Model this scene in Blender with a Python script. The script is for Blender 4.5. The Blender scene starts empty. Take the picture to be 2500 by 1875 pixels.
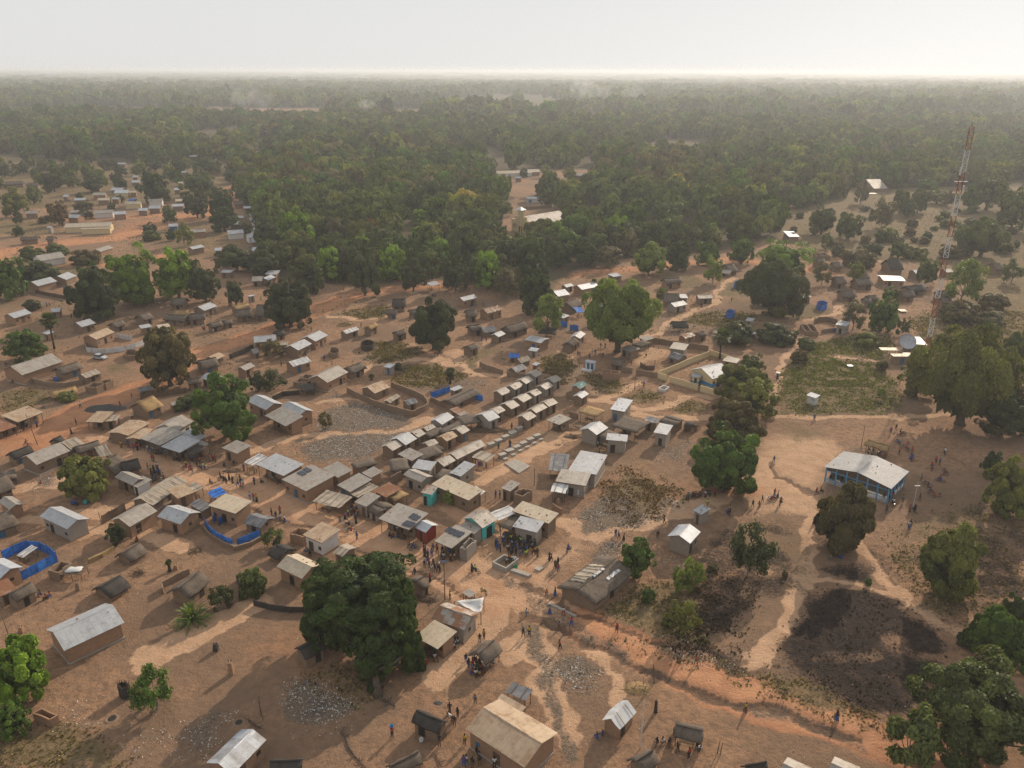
import bpy, math, random
import numpy as np
from mathutils import Vector, Matrix
# ---------------------------------------------------------------- camera, sky, sun, exposure
H = 75.0; F = 1950.0
PITCH = math.atan(765/F); ROLL = math.atan(9/2500)
sc = bpy.context.scene; COL = sc.collection
cd = bpy.data.cameras.new('camera'); cam = bpy.data.objects.new('camera', cd); COL.objects.link(cam)
cd.sensor_width = 36; cd.lens = F/2500*36; cd.clip_start = 0.5; cd.clip_end = 90000
cam.matrix_world = Matrix.Translation((0, 0, H)) @ Matrix.Rotation(math.pi/2-PITCH, 4, 'X') @ Matrix.Rotation(ROLL, 4, 'Z')
sc.camera = cam
SUN_EL, SUN_AZ = 25.0, 57.0        # azimuth counted from +X towards +Y
w = bpy.data.worlds.new('World'); sc.world = w; w.use_nodes = True
wn = w.node_tree; wn.nodes.clear()
sky = wn.nodes.new('ShaderNodeTexSky'); sky.sky_type = 'NISHITA'; sky.sun_disc = False
sky.sun_elevation = math.radians(SUN_EL); sky.sun_rotation = math.radians(90-SUN_AZ)
sky.altitude = 600; sky.air_density = 1.0; sky.dust_density = 1.6; sky.ozone_density = 1.0
hsv = wn.nodes.new('ShaderNodeHueSaturation'); hsv.inputs['Saturation'].default_value = 0.3
bg = wn.nodes.new('ShaderNodeBackground'); bg.inputs[1].default_value = 0.102
wo = wn.nodes.new('ShaderNodeOutputWorld')
wn.links.new(sky.outputs[0], hsv.inputs['Color']); vm = wn.nodes.new('ShaderNodeMix'); vm.data_type = 'RGBA'; vm.inputs[0].default_value = 0.92; vm.inputs[7].default_value = (7.3, 7.28, 7.22, 1)   # dust veil over the clear sky
wn.links.new(hsv.outputs[0], vm.inputs[6]); wn.links.new(vm.outputs[2], bg.inputs[0]); wn.links.new(bg.outputs[0], wo.inputs[0])
sd = bpy.data.lights.new('sun', 'SUN'); sd.energy = 5.0; sd.angle = math.radians(0.6); sd.color = (1.0, 0.83, 0.64)
sun = bpy.data.objects.new('sun', sd); COL.objects.link(sun)
a, e = math.radians(SUN_AZ), math.radians(SUN_EL)
sun.rotation_euler = Vector((math.cos(a)*math.cos(e), math.sin(a)*math.cos(e), math.sin(e))).to_track_quat('Z', 'Y').to_euler()
sc.view_settings.view_transform = 'Standard'; sc.view_settings.look = 'None'
sc.view_settings.exposure = 0.06; sc.view_settings.gamma = 1
sc.render.engine = 'CYCLES'
cy = sc.cycles; cy.use_denoising = True; cy.denoiser = 'OPENIMAGEDENOISE'; cy.denoising_prefilter = 'NONE'
cy.max_bounces = 7; cy.diffuse_bounces = 2; cy.glossy_bounces = 2; cy.transmission_bounces = 3; cy.volume_bounces = 4
cy.transparent_max_bounces = 4; cy.use_adaptive_sampling = True; cy.adaptive_threshold = 0.02
cy.caustics_reflective = False; cy.caustics_refractive = False; cy.sample_clamp_indirect = 6

# ---------------------------------------------------------------- survey: sighted points of the photograph back to the ground
RG = {k: xy for k, xy in zip('ABCDEFGHIJKLMNOQ', [(x, y) for y in (1400, 1000, 600, 200) for x in (0, 620, 1240, 1860)])}
RG['S'] = None
def S(r, x, y):
    if r == 'S': return x, y
    return RG[r][0]+x/3.45625, RG[r][1]+y/3.45625
def G(r, x, y, z=0.0):
    sx, sy = S(r, x, y)
    dx = (sx-1250)/F; dy = -(sy-937.5)/F; c, s = math.cos(ROLL), math.sin(ROLL)
    X = dx*c-dy*s; q = dy*c+dx*s
    Y = math.cos(PITCH)+q*math.sin(PITCH); Z = -math.sin(PITCH)+q*math.cos(PITCH)
    t = (z-H)/Z
    return X*t, Y*t
def PX(x, y, z=0.0):           # world point -> photograph pixels (for left / right wording only)
    v = cam.matrix_world.inverted() @ Vector((x, y, z))
    return 1250+F*v.x/-v.z, 937.5-F*v.y/-v.z

# ---------------------------------------------------------------- noise
def hsh(ix, iy, s):
    h = (ix.astype(np.int64)*374761393+iy.astype(np.int64)*668265263+s*1442695041) & 0xffffffff
    h = ((h ^ (h >> 13))*1274126177) & 0xffffffff
    return ((h ^ (h >> 16)) & 0xffff)/65535.0
def vn(x, y, s=0):
    ix = np.floor(x); iy = np.floor(y); fx = x-ix; fy = y-iy
    fx = fx*fx*(3-2*fx); fy = fy*fy*(3-2*fy)
    a = hsh(ix, iy, s); b = hsh(ix+1, iy, s); c = hsh(ix, iy+1, s); d = hsh(ix+1, iy+1, s)
    return (a*(1-fx)+b*fx)*(1-fy)+(c*(1-fx)+d*fx)*fy
def fbm(x, y, s=0, o=4):
    x = np.asarray(x, float); y = np.asarray(y, float); r = 0; a = .5
    for i in range(o): r = r+a*vn(x, y, s+i*7); x = x*2.03+11; y = y*2.03+5; a *= .5
    return r/(1-.5**o)
def ss(a, b, x): t = np.clip((x-a)/(b-a), 0, 1); return t*t*(3-2*t)
def relief(x, y):
    x = np.asarray(x, float); y = np.asarray(y, float); d = np.hypot(x, y)
    far = ss(700, 2200, d)
    return far*(26*fbm(x/1900, y/900, 3, 3)-4).clip(0)+ss(6000, 16000, d)*22*fbm(x/9000, y/5000, 9, 2)*(d < 30000)
def rz(x, y): return float(relief(x, y))

# ---------------------------------------------------------------- materials
def nt(name):
    m = bpy.data.materials.new(name); m.use_nodes = True; t = m.node_tree; t.nodes.clear(); return m, t
class N:
    def __init__(s, t): s.t = t
    def n(s, kind, **kw):
        nd = s.t.nodes.new('ShaderNode'+kind)
        for k, v in kw.items(): setattr(nd, k, v)
        return nd
    def l(s, a, b): s.t.links.new(a, b)
    def put(s, sock, v):
        if isinstance(v, bpy.types.NodeSocket): s.l(v, sock)
        elif isinstance(v, tuple) and len(v) == 3 and sock.type == 'RGBA': sock.default_value = (*v, 1)
        else: sock.default_value = v
    def math(s, op, a, b=0.0, clamp=False):
        nd = s.n('Math', operation=op, use_clamp=clamp); s.put(nd.inputs[0], a); s.put(nd.inputs[1], b); return nd.outputs[0]
    def mix(s, f, a, b, mode='MIX'):
        nd = s.n('Mix', data_type='RGBA', blend_type=mode); nd.clamp_factor = True
        s.put(nd.inputs[0], f); s.put(nd.inputs[6], a); s.put(nd.inputs[7], b); return nd.outputs[2]
    def noise(s, vec, scale, detail=4, rough=.55, out='Fac'):
        nd = s.n('TexNoise'); nd.inputs['Scale'].default_value = scale; nd.inputs['Detail'].default_value = detail
        nd.inputs['Roughness'].default_value = rough
        if vec is not None: s.l(vec, nd.inputs['Vector'])
        return nd.outputs[out]
    def ramp(s, f, a, b):
        nd = s.n('MapRange', interpolation_type='SMOOTHSTEP'); s.put(nd.inputs[0], f)
        nd.inputs[1].default_value = a; nd.inputs[2].default_value = b; return nd.outputs[0]
    def geo(s): return s.n('NewGeometry').outputs['Position']
    def obj(s): return s.n('TexCoord').outputs['Object']
    def map(s, v, sc_=(1, 1, 1), rot=(0, 0, 0)):
        nd = s.n('Mapping'); nd.inputs['Scale'].default_value = sc_; nd.inputs['Rotation'].default_value = rot; s.l(v, nd.inputs[0]); return nd.outputs[0]
    def rnd(s): return s.n('ObjectInfo').outputs['Random']
    def attr(s, nm, out='Fac'): return s.n('Attribute', attribute_name=nm).outputs[out]
    def out(s, col, rough=.9, metal=0.0, bump=None, bs=.3, bd=.05, spec=.3):
        p = s.n('BsdfPrincipled'); s.put(p.inputs['Base Color'], col); s.put(p.inputs['Roughness'], rough); s.put(p.inputs['Metallic'], metal)
        p.inputs['Specular IOR Level'].default_value = spec
        if bump is not None:
            b = s.n('Bump'); b.inputs['Strength'].default_value = bs; b.inputs['Distance'].default_value = bd
            s.l(bump, b.inputs['Height']); s.l(b.outputs[0], p.inputs['Normal'])
        o = s.n('OutputMaterial'); s.l(p.outputs[0], o.inputs[0]); return p
MATS = {}
def simple(name, c1, c2=None, sc_=2.0, rough=.9, metal=0.0, bump=.2):
    m, t = nt(name); k = N(t); v = k.obj()
    c2 = c2 or tuple(x*.7 for x in c1)
    f = k.noise(v, sc_, 5); col = k.mix(k.ramp(f, .35, .65), c1, c2)
    r = k.rnd(); col = k.mix(k.math('MULTIPLY', r, .35), col, tuple(x*.62 for x in c1))
    k.out(col, rough, metal, f, bump, .03); MATS[name] = m; return m
def objcol(name, rough=.85):
    m, t = nt(name); k = N(t); c = k.n('ObjectInfo').outputs['Color']
    f = k.noise(k.obj(), 6, 3); k.out(k.mix(k.math('MULTIPLY', f, .5), c, (.02, .018, .015)), rough); MATS[name] = m
def roofmetal(name, c1, c2, rust=0.0, rustc=(.21, .105, .055), metal=.45, rough=.48):
    m, t = nt(name); k = N(t); v = k.obj()
    sep = k.n('SeparateXYZ'); k.l(v, sep.inputs[0])
    off = k.math('MULTIPLY', k.rnd(), 37.0)
    cmb = k.n('CombineXYZ'); k.l(k.math('ADD', sep.outputs[1], off), cmb.inputs[0]); k.l(k.math('ADD', sep.outputs[0], off), cmb.inputs[1])
    br = k.n('TexBrick'); k.l(cmb.outputs[0], br.inputs['Vector']); br.offset = .37
    for a_, b_ in (('Color1', (0, 0, 0, 1)), ('Color2', (1, 1, 1, 1)), ('Mortar', (.35, .35, .35, 1))): br.inputs[a_].default_value = b_
    br.inputs['Scale'].default_value = 1; br.inputs['Brick Width'].default_value = 2.1; br.inputs['Row Height'].default_value = .82
    br.inputs['Mortar Size'].default_value = .018; br.inputs['Bias'].default_value = .1
    f = k.noise(v, 1.3, 6, .65); f2 = k.noise(v, .35, 3)
    col = k.mix(k.math('MULTIPLY', br.outputs['Color'], .55), c1, c2)
    col = k.mix(k.math('MULTIPLY', k.ramp(f, .4, .75), .5), col, tuple(x*.6 for x in c2))
    rmask = k.math('MULTIPLY', k.ramp(k.math('ADD', k.math('MULTIPLY', br.outputs['Color'], .22), k.math('ADD', k.math('MULTIPLY', f, .6), k.math('MULTIPLY', f2, .4))), .78-.36*rust, .98-.36*rust), min(1, rust*1.6))
    col = k.mix(rmask, col, rustc)
    col = k.mix(k.math('MULTIPLY', br.outputs['Fac'], .45), col, tuple(x*.35 for x in c2))
    wv = k.n('TexWave', wave_type='BANDS', bands_direction='X'); k.l(v, wv.inputs[0]); wv.inputs['Scale'].default_value = 2.6
    k.out(col, k.math('ADD', k.math('MULTIPLY', rmask, .35), rough), k.math('MULTIPLY', k.math('SUBTRACT', 1.0, rmask), metal), wv.outputs[1], .35, .04, .4)
    MATS[name] = m
def wallmat(name, c1, c2, mortar, bricks=True, low=None):
    m, t = nt(name); k = N(t); v = k.obj(); sep = k.n('SeparateXYZ'); k.l(v, sep.inputs[0])
    cmb = k.n('CombineXYZ'); k.l(k.math('ADD', sep.outputs[0], sep.outputs[1]), cmb.inputs[0]); k.l(sep.outputs[2], cmb.inputs[1])
    f = k.noise(v, 1.1, 6, .65); g = k.noise(v, 9, 3)
    if bricks:
        br = k.n('TexBrick'); k.l(cmb.outputs[0], br.inputs['Vector'])
        br.inputs['Color1'].default_value = (*c1, 1); br.inputs['Color2'].default_value = (*c2, 1); br.inputs['Mortar'].default_value = (*mortar, 1)
        br.inputs['Scale'].default_value = 1; br.inputs['Brick Width'].default_value = .34; br.inputs['Row Height'].default_value = .17; br.inputs['Mortar Size'].default_value = .018
        col = br.outputs['Color']
    else: col = k.mix(g, c1, c2)
    if low: col = k.mix(k.ramp(sep.outputs[2], 1.12, 1.1), col, low)
    col = k.mix(k.math('MULTIPLY', k.ramp(f, .45, .8), .55), col, tuple(x*.62 for x in c2))
    col = k.mix(k.math('MULTIPLY', k.ramp(sep.outputs[2], .55, .0), .5), col, (.2, .12, .075))
    col = k.mix(k.math('MULTIPLY', k.rnd(), .3), col, tuple(x*.6 for x in c1))
    k.out(col, .95, 0, k.math('ADD', f, k.math('MULTIPLY', g, .4)), .4, .05); MATS[name] = m
def thatchmat(name, c1, c2):
    m, t = nt(name); k = N(t); v = k.obj()
    f = k.noise(k.map(v, (9, 1.3, 1.3)), 1.5, 6, .7); g = k.noise(v, .9, 4)
    col = k.mix(k.ramp(f, .3, .7), c1, c2); col = k.mix(k.math('MULTIPLY', k.ramp(g, .42, .7), .6), col, tuple(x*.55 for x in c2))
    col = k.mix(k.math('MULTIPLY', k.rnd(), .3), col, tuple(x*.6 for x in c1))
    k.out(col, 1.0, 0, f, .8, .12); MATS[name] = m
roofmetal('zinc', (.37, .385, .41), (.28, .29, .31), .05, metal=.15, rough=.6)
roofmetal('striped', (.46, .50, .56), (.14, .125, .105), .0, metal=.2, rough=.5)
roofmetal('dullzinc', (.25, .255, .27), (.20, .205, .215), .0, metal=.15, rough=.65)
roofmetal('zincold', (.315, .29, .26), (.23, .205, .18), .35, (.24, .16, .10), .25, .6)
roofmetal('zincrust', (.33, .31, .285), (.25, .22, .19), .75, (.24, .12, .065), .25, .6)
roofmetal('tan', (.39, .295, .205), (.29, .205, .135), .45, (.27, .155, .085), .15, .65)
roofmetal('rust', (.27, .15, .09), (.20, .10, .06), .9, (.19, .085, .045), .1, .75)
roofmetal('cream', (.46, .39, .295), (.37, .30, .215), .3, (.35, .24, .15), .12, .6)
roofmetal('white', (.42, .445, .485), (.35, .37, .41), .0, (.3, .2, .15), .15, .5)
roofmetal('green', (.20, .36, .29), (.36, .40, .38), .2, (.3, .25, .2), .2, .55)
thatchmat('thatch', (.155, .125, .10), (.095, .075, .06))
thatchmat('straw', (.36, .25, .12), (.24, .15, .07))
thatchmat('darkthatch', (.07, .062, .056), (.04, .036, .033))
wallmat('brick', (.34, .205, .125), (.27, .155, .09), (.24, .16, .11))
wallmat('mud', (.25, .175, .12), (.20, .135, .09), (.18, .12, .08))
wallmat('plaster', (.30, .26, .22), (.25, .215, .18), (.2, .2, .2), False)
wallmat('whitewall', (.62, .60, .58), (.54, .52, .50), (.2, .2, .2), False)
wallmat('turquoise', (.08, .50, .48), (.07, .43, .42), (.2, .2, .2), False)
wallmat('redwall', (.30, .035, .025), (.24, .03, .02), (.2, .2, .2), False)
wallmat('yellowwall', (.60, .48, .28), (.52, .42, .24), (.2, .2, .2), False)
wallmat('yellowblue', (.58, .47, .27), (.52, .42, .24), (.2, .2, .2), False, (.03, .22, .46))
wallmat('orange', (.42, .15, .04), (.36, .12, .03), (.2, .2, .2), False)
simple('bluetarp', (.03, .19, .62), (.012, .085, .36), 1.1, .65, bump=.9)
simple('bluewood', (.035, .13, .24), (.025, .09, .17), 3, .7)
simple('whitetarp', (.55, .56, .58), (.42, .41, .40), .8, .6)
simple('greytarp', (.16, .165, .18), (.09, .09, .10), .8, .6)
simple('sacktarp', (.36, .31, .25), (.24, .20, .16), .7, .9)
simple('wood', (.13, .085, .055), (.08, .05, .03), 3)
simple('darkwood', (.05, .035, .026), (.03, .02, .016), 3)
simple('concrete', (.36, .33, .29), (.27, .24, .21), 2)
simple('black', (.012, .012, .013), (.02, .018, .016), 3, .6)
simple('rubber', (.02, .02, .02), None, 3, .8)
simple('chrome', (.35, .35, .36), None, 3, .3, .9)
simple('panel', (.03, .035, .055), (.045, .05, .07), 2, .25)
simple('redpaint', (.27, .055, .035), (.20, .045, .03), 2, .6)
simple('whitepaint', (.56, .56, .56), (.46, .46, .46), 2, .5)
simple('bluepaint', (.10, .30, .52), (.08, .25, .44), 2, .6)
simple('bark', (.11, .08, .06), (.06, .045, .035), 4)
simple('palebark', (.24, .21, .18), (.16, .13, .11), 4)
simple('skin', (.055, .03, .02), (.045, .025, .017), 3, .6)
simple('hair', (.008, .007, .007), None, 3)
simple('ash', (.04, .04, .042), (.07, .068, .065), 2)
simple('glass', (.02, .025, .03), None, 3, .15)
objcol('cloth'); objcol('paint', .4)
def foliage(name, objc=True):
    m, t = nt(name); k = N(t); ti = k.attr('tint')
    if objc: base = k.n('ObjectInfo').outputs['Color']
    else: base = k.attr('tcol', 'Color')
    nz = k.noise(k.geo(), .35, 2)
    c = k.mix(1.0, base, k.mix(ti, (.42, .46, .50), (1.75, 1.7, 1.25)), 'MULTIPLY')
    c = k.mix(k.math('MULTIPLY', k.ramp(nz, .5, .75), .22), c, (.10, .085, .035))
    d = k.n('BsdfPrincipled'); k.l(c, d.inputs['Base Color']); d.inputs['Roughness'].default_value = .6; d.inputs['Specular IOR Level'].default_value = .18 if objc else 0.0
    tr = k.n('BsdfTranslucent'); k.l(k.mix(1.0, c, (1.25, 1.3, .6), 'MULTIPLY'), tr.inputs[0])
    mx = k.n('MixShader'); mx.inputs[0].default_value = .26; k.l(d.outputs[0], mx.inputs[1]); k.l(tr.outputs[0], mx.inputs[2])
    o = k.n('OutputMaterial'); k.l(mx.outputs[0], o.inputs[0]); MATS[name] = m
foliage('foliage'); foliage('forestleaf', False)

# ---------------------------------------------------------------- mesh helpers
def npmesh(name, V, Fq, mat, tint=None, tcol=None, smooth=False):
    V = np.asarray(V, np.float32); Fq = np.asarray(Fq, np.int32); k = Fq.shape[1]
    me = bpy.data.meshes.new(name); me.vertices.add(len(V)); me.vertices.foreach_set('co', V.ravel())
    me.loops.add(Fq.size); me.loops.foreach_set('vertex_index', Fq.ravel())
    me.polygons.add(len(Fq)); me.polygons.foreach_set('loop_start', np.arange(len(Fq), dtype=np.int32)*k)
    try: me.polygons.foreach_set('loop_total', np.full(len(Fq), k, np.int32))
    except Exception: pass
    if smooth: me.polygons.foreach_set('use_smooth', np.ones(len(Fq), bool))
    if tint is not None:
        at = me.attributes.new('tint', 'FLOAT', 'FACE'); at.data.foreach_set('value', np.asarray(tint, np.float32))
    if tcol is not None:
        at = me.attributes.new('tcol', 'FLOAT_COLOR', 'FACE'); c = np.ones((len(Fq), 4), np.float32); c[:, :3] = tcol; at.data.foreach_set('color', c.ravel())
    me.materials.append(MATS[mat]); me.update(calc_edges=True); me.validate(); return me
class MB:
    def __init__(s): s.v = []; s.f = []
    def add(s, vs, fs):
        o = len(s.v); s.v += [tuple(p) for p in vs]; s.f += [tuple(i+o for i in q) for q in fs]; return s
    def box(s, x0, y0, z0, x1, y1, z1):
        return s.add([(x0, y0, z0), (x1, y0, z0), (x1, y1, z0), (x0, y1, z0), (x0, y0, z1), (x1, y0, z1), (x1, y1, z1), (x0, y1, z1)],
                     [(0, 3, 2, 1), (4, 5, 6, 7), (0, 1, 5, 4), (1, 2, 6, 5), (2, 3, 7, 6), (3, 0, 4, 7)])
    def tube(s, pts, rad, n=5):
        pts = [Vector(p) for p in pts]; rad = rad if isinstance(rad, (list, tuple)) else [rad]*len(pts); vs = []; fs = []
        for i, p in enumerate(pts):
            d = (pts[min(i+1, len(pts)-1)]-pts[max(i-1, 0)]).normalized()
            u = d.cross(Vector((0, 0, 1)) if abs(d.z) < .9 else Vector((1, 0, 0))).normalized(); w_ = d.cross(u)
            for j in range(n):
                t = 2*math.pi*j/n; vs.append(p+(u*math.cos(t)+w_*math.sin(t))*rad[i])
        for i in range(len(pts)-1):
            for j in range(n): fs.append((i*n+j, i*n+(j+1) % n, (i+1)*n+(j+1) % n, (i+1)*n+j))
        fs.append(tuple(range(n))[::-1]); fs.append(tuple((len(pts)-1)*n+j for j in range(n)))
        return s.add(vs, fs)
    def mesh(s, name, mat, smooth=False):
        me = bpy.data.meshes.new(name); me.from_pydata(s.v, [], s.f); me.materials.append(MATS[mat])
        if smooth: me.polygons.foreach_set('use_smooth', [True]*len(me.polygons))
        me.update(); return me
def link(name, me, parent=None, color=None):
    o = bpy.data.objects.new(name, me); COL.objects.link(o)
    if parent is not None: o.parent = parent
    if color: o.color = (*color, 1)
    return o
def build(name, mb, mat, parent=None, smooth=False, color=None): return link(name, mb.mesh(name, mat, smooth), parent, color)
THINGS = []        # (object, base phrase, may-get-place-phrase)
def empty(name, loc, rot=0.0, scale=None):
    o = bpy.data.objects.new(name, None); COL.objects.link(o); o.location = loc; o.rotation_euler = (0, 0, rot)
    if scale: o.scale = scale
    o.empty_display_size = .3
    return o
def reg(o, base, cat, group=None, full=False):
    o['category'] = cat; o['label'] = base
    if group: o['group'] = group
    THINGS.append((o, base, full)); return o
def struct(o, kind='structure'): o['kind'] = kind; return o
# ---------------------------------------------------------------- ground
def PL(r, pts): return np.array([G(r, *p) for p in pts])
def axis(parts):
    out = [parts[0][0]]
    for lo, hi, n, g in parts:
        u = np.linspace(0, 1, n+1)[1:]; out += list(lo+(hi-lo)*(((g**u)-1)/(g-1) if g != 1 else u))
    return np.array(out)
ys = axis([(-40, 45, 8, 1), (45, 150, 175, 1.4), (150, 330, 150, 2.5), (330, 700, 110, 3), (700, 3000, 60, 6), (3000, 40000, 40, 12)])
xh = axis([(0, 115, 150, 1), (115, 260, 90, 3), (260, 700, 60, 3), (700, 4000, 40, 8), (4000, 40000, 26, 10)])
xs = np.concatenate([-xh[:0:-1], xh]); GX, GY = np.meshgrid(xs, ys); gx = GX.ravel(); gy = GY.ravel()
near = (np.hypot(gx, gy) < 900)
# warp the survey a little so that borders are ragged
wx = gx+(fbm(gx/7, gy/7, 21, 3)-.5)*5+(fbm(gx/1.8, gy/1.8, 22, 2)-.5)*1.6
wy = gy+(fbm(gx/7, gy/7, 31, 3)-.5)*5+(fbm(gx/1.8, gy/1.8, 32, 2)-.5)*1.6
def dline(P, X=None, Y=None):
    X = wx if X is None else X; Y = wy if Y is None else Y; best = np.full(X.shape, 1e9)
    for a_, b_ in zip(P[:-1], P[1:]):
        d = b_-a_; L = d@d+1e-9; t = np.clip(((X-a_[0])*d[0]+(Y-a_[1])*d[1])/L, 0, 1)
        best = np.minimum(best, np.hypot(X-a_[0]-t*d[0], Y-a_[1]-t*d[1]))
    return best
def inside(P, X, Y):
    c = np.zeros(X.shape, bool); n = len(P); j = n-1
    for i in range(n):
        xi, yi = P[i]; xj, yj = P[j]
        c ^= ((yi > Y) != (yj > Y)) & (X < (xj-xi)*(Y-yi)/(yj-yi+1e-12)+xi); j = i
    return c
def sdf(P, X=None, Y=None):
    X = wx if X is None else X; Y = wy if Y is None else Y
    d = dline(np.vstack([P, P[:1]]), X, Y); return np.where(inside(P, X, Y), -d, d)
mk = {k: np.zeros(gx.shape) for k in ('path', 'grass', 'burn', 'trash', 'red', 'ash', 'forest', 'ditch')}
def area(k, r, pts, soft=2.5, amt=1.0):
    mk[k] = np.maximum(mk[k], amt*(1-ss(-soft, soft, sdf(PL(r, pts)))))
def line(k, r, pts, wid, soft=1.0, amt=1.0):
    mk[k] = np.maximum(mk[k], amt*(1-ss(wid/2-soft*.3, wid/2+soft, dline(PL(r, pts)))))
# bare trodden roads and paths
ROADS = [('D', [(-2600, -560), (-2300, -380), (-2143, -250), (-2000, 100), (-1850, 290), (-1500, 450), (-1100, 600), (-700, 770), (-300, 930), (0, 1060), (400, 1180), (800, 1300), (1100, 1440), (1500, 1620), (2100, 1900)], 5.5),
         ('E', [(700, 260), (1150, 430), (1500, 500), (2212, 700), (2500, 850), (3000, 1020), (3500, 1260), (3950, 1520), (4200, 1640)], 7)]
REDROADS = [('I', [(-1500, 2100), (-600, 1830), (0, 1640), (450, 1500), (760, 1360), (1100, 1240), (1400, 1100), (1700, 900), (2212, 740), (2450, 640), (2750, 520), (2950, 420), (3300, 370), (3700, 330), (4300, 300), (4700, 260), (5100, 215), (5400, 190), (5800, 140), (6200, 120), (6600, 160), (7000, 230)], 7.5),
            ('M', [(-600, 1750), (0, 1440), (400, 1370), (900, 1330), (1300, 1230), (1750, 1090), (2000, 960), (2150, 860)], 13),
            ('M', [(0, 1180), (500, 1160), (1000, 1150), (1400, 1120), (1760, 1120)], 9), ('M', [(1950, 520), (1990, 640), (2080, 780), (1930, 900)], 5),
            ('M', [(-200, 1640), (300, 1580), (900, 1540), (1700, 1420)], 6)]
PATHS = [('H', [(430, 880), (415, 1050), (370, 1300), (330, 1500), (250, 1720), (100, 1900), (0, 2000), (-140, 2120)], 3.2), ('H', [(760, 1150), (900, 1280), (1080, 1480), (1230, 1640), (1450, 1790), (1720, 1950)], 2.6),
         ('D', [(330, 10), (500, 40), (700, 80), (900, 130), (1240, 245)], 1.1), ('G', [(450, 930), (650, 1010), (850, 1040), (1100, 990), (1300, 900), (1600, 830), (1850, 730), (2212, 600)], 5),
         ('G', [(1550, 1240), (1700, 1280), (2000, 1370), (2212, 1420)], 1.2),
         ('L', [(130, 1450), (600, 1455), (1100, 1440), (1650, 1425)], 2.2), ('L', [(400, 680), (340, 790), (250, 880), (190, 1000), (120, 1130), (90, 1240)], 1.8), ('L', [(400, 908), (650, 935), (1000, 980)], 1.3), ('L', [(380, 640), (600, 590), (680, 500)], 3),
         ('K', [(1900, 275), (1820, 340), (1760, 400), (1780, 470), (1600, 540), (1440, 610), (1370, 680), (1280, 740), (1100, 790)], 3.5), ('K', [(470, 910), (560, 980), (600, 1080), (500, 1180), (420, 1250)], 3.5),
         ('K', [(680, 1190), (800, 1280), (930, 1280), (1060, 1180), (1150, 1130)], 3), ('K', [(560, 1300), (800, 1310), (1100, 1360), (1400, 1330), (1550, 1260), (1800, 1290)], 2.5), ('K', [(1000, 1400), (1250, 1430), (1700, 1440)], 3),
         ('J', [(0, 1280), (300, 1220), (520, 1200), (850, 1120), (1000, 1010), (1300, 980), (1500, 965), (1700, 1000), (1850, 1070), (2212, 1120)], 2.5), ('J', [(620, 600), (700, 590), (850, 620), (1000, 610), (1110, 590)], 4),
         ('J', [(1330, 840), (1500, 900), (1700, 1010)], 2), ('J', [(1900, 1010), (1930, 880), (2000, 780)], 2), ('J', [(1650, 900), (1750, 960), (1650, 1010)], 5), ('F', [(30, 330), (300, 250), (700, 215), (1200, 180), (1480, 90)], 3), ('J', [(560, 1330), (900, 1290), (1100, 1380), (1340, 1470)], 2),
         ('Q', [(1180, 1080), (1300, 1180), (1500, 1330), (1700, 1490)], 2.2), ('L', [(600, 40), (680, 110), (1000, 130)], 3), ('L', [(1990, 350), (2100, 430), (2212, 480)], 2), ('L', [(2130, 600), (2110, 760)], 1.6), ('L', [(2050, 540), (2212, 550)], 3),
         ('E', [(0, 700), (330, 640), (520, 610)], 5), ('E', [(250, 900), (600, 900), (1000, 850)], 5), ('E', [(700, 1050), (900, 980), (1150, 1050), (1500, 1150)], 4), ('B', [(1500, 880), (1700, 740), (1900, 560), (2050, 400)], 7),
         ('C', [(30, 700), (230, 560), (330, 1000), (500, 1400)], 4), ('C', [(700, 650), (850, 800), (940, 1040)], 2), ('F', [(1950, 600), (2150, 450), (2500, 260), (2700, 180)], 5), ('A', [(1300, 700), (1700, 480), (2200, 250)], 6)]
for r, p, wd in ROADS: line('path', r, p, wd, 1.5); line('red', r, p, wd+1, 3, .45)
for r, p, wd in REDROADS: line('red', r, p, wd, 3); line('path', r, p, wd*.7, 2, .6)
for r, p, wd in PATHS: line('path', r, p, wd*.8, .6)
line('red', 'D', ROADS[0][1][5:], 7, 2, 1.0)
area('path', 'H', [(-100, 420), (200, 190), (620, 230), (720, 340), (520, 600), (470, 930), (150, 860), (-50, 860)], 5)
area('path', 'F', [(1500, 1300), (1900, 1200), (2300, 1250), (2700, 1080), (2850, 1130), (2600, 1400), (2300, 1500), (2000, 1560), (1750, 1480)], 5, .8)
area('red', 'A', [(1700, 480), (2600, 380), (2900, 700), (2500, 1000), (1900, 760)], 8, .45)
area('red', 'E', [(0, 300), (500, 100), (900, 60), (700, 300), (0, 430)], 5, .9); area('red', 'M', [(1000, 1180), (1760, 1090), (1760, 1130), (1200, 1300), (900, 1330)], 8, .6)
area('red', 'H', [(-500, 650), (0, 600), (60, 700), (-300, 780)], 4, .8)
area('path', 'K', [(1000, 870), (1350, 830), (1340, 930), (1100, 1020)], 3); area('red', 'N', [(1390, 1560), (1600, 1480), (1620, 1560), (1400, 1642)], 4)
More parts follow.
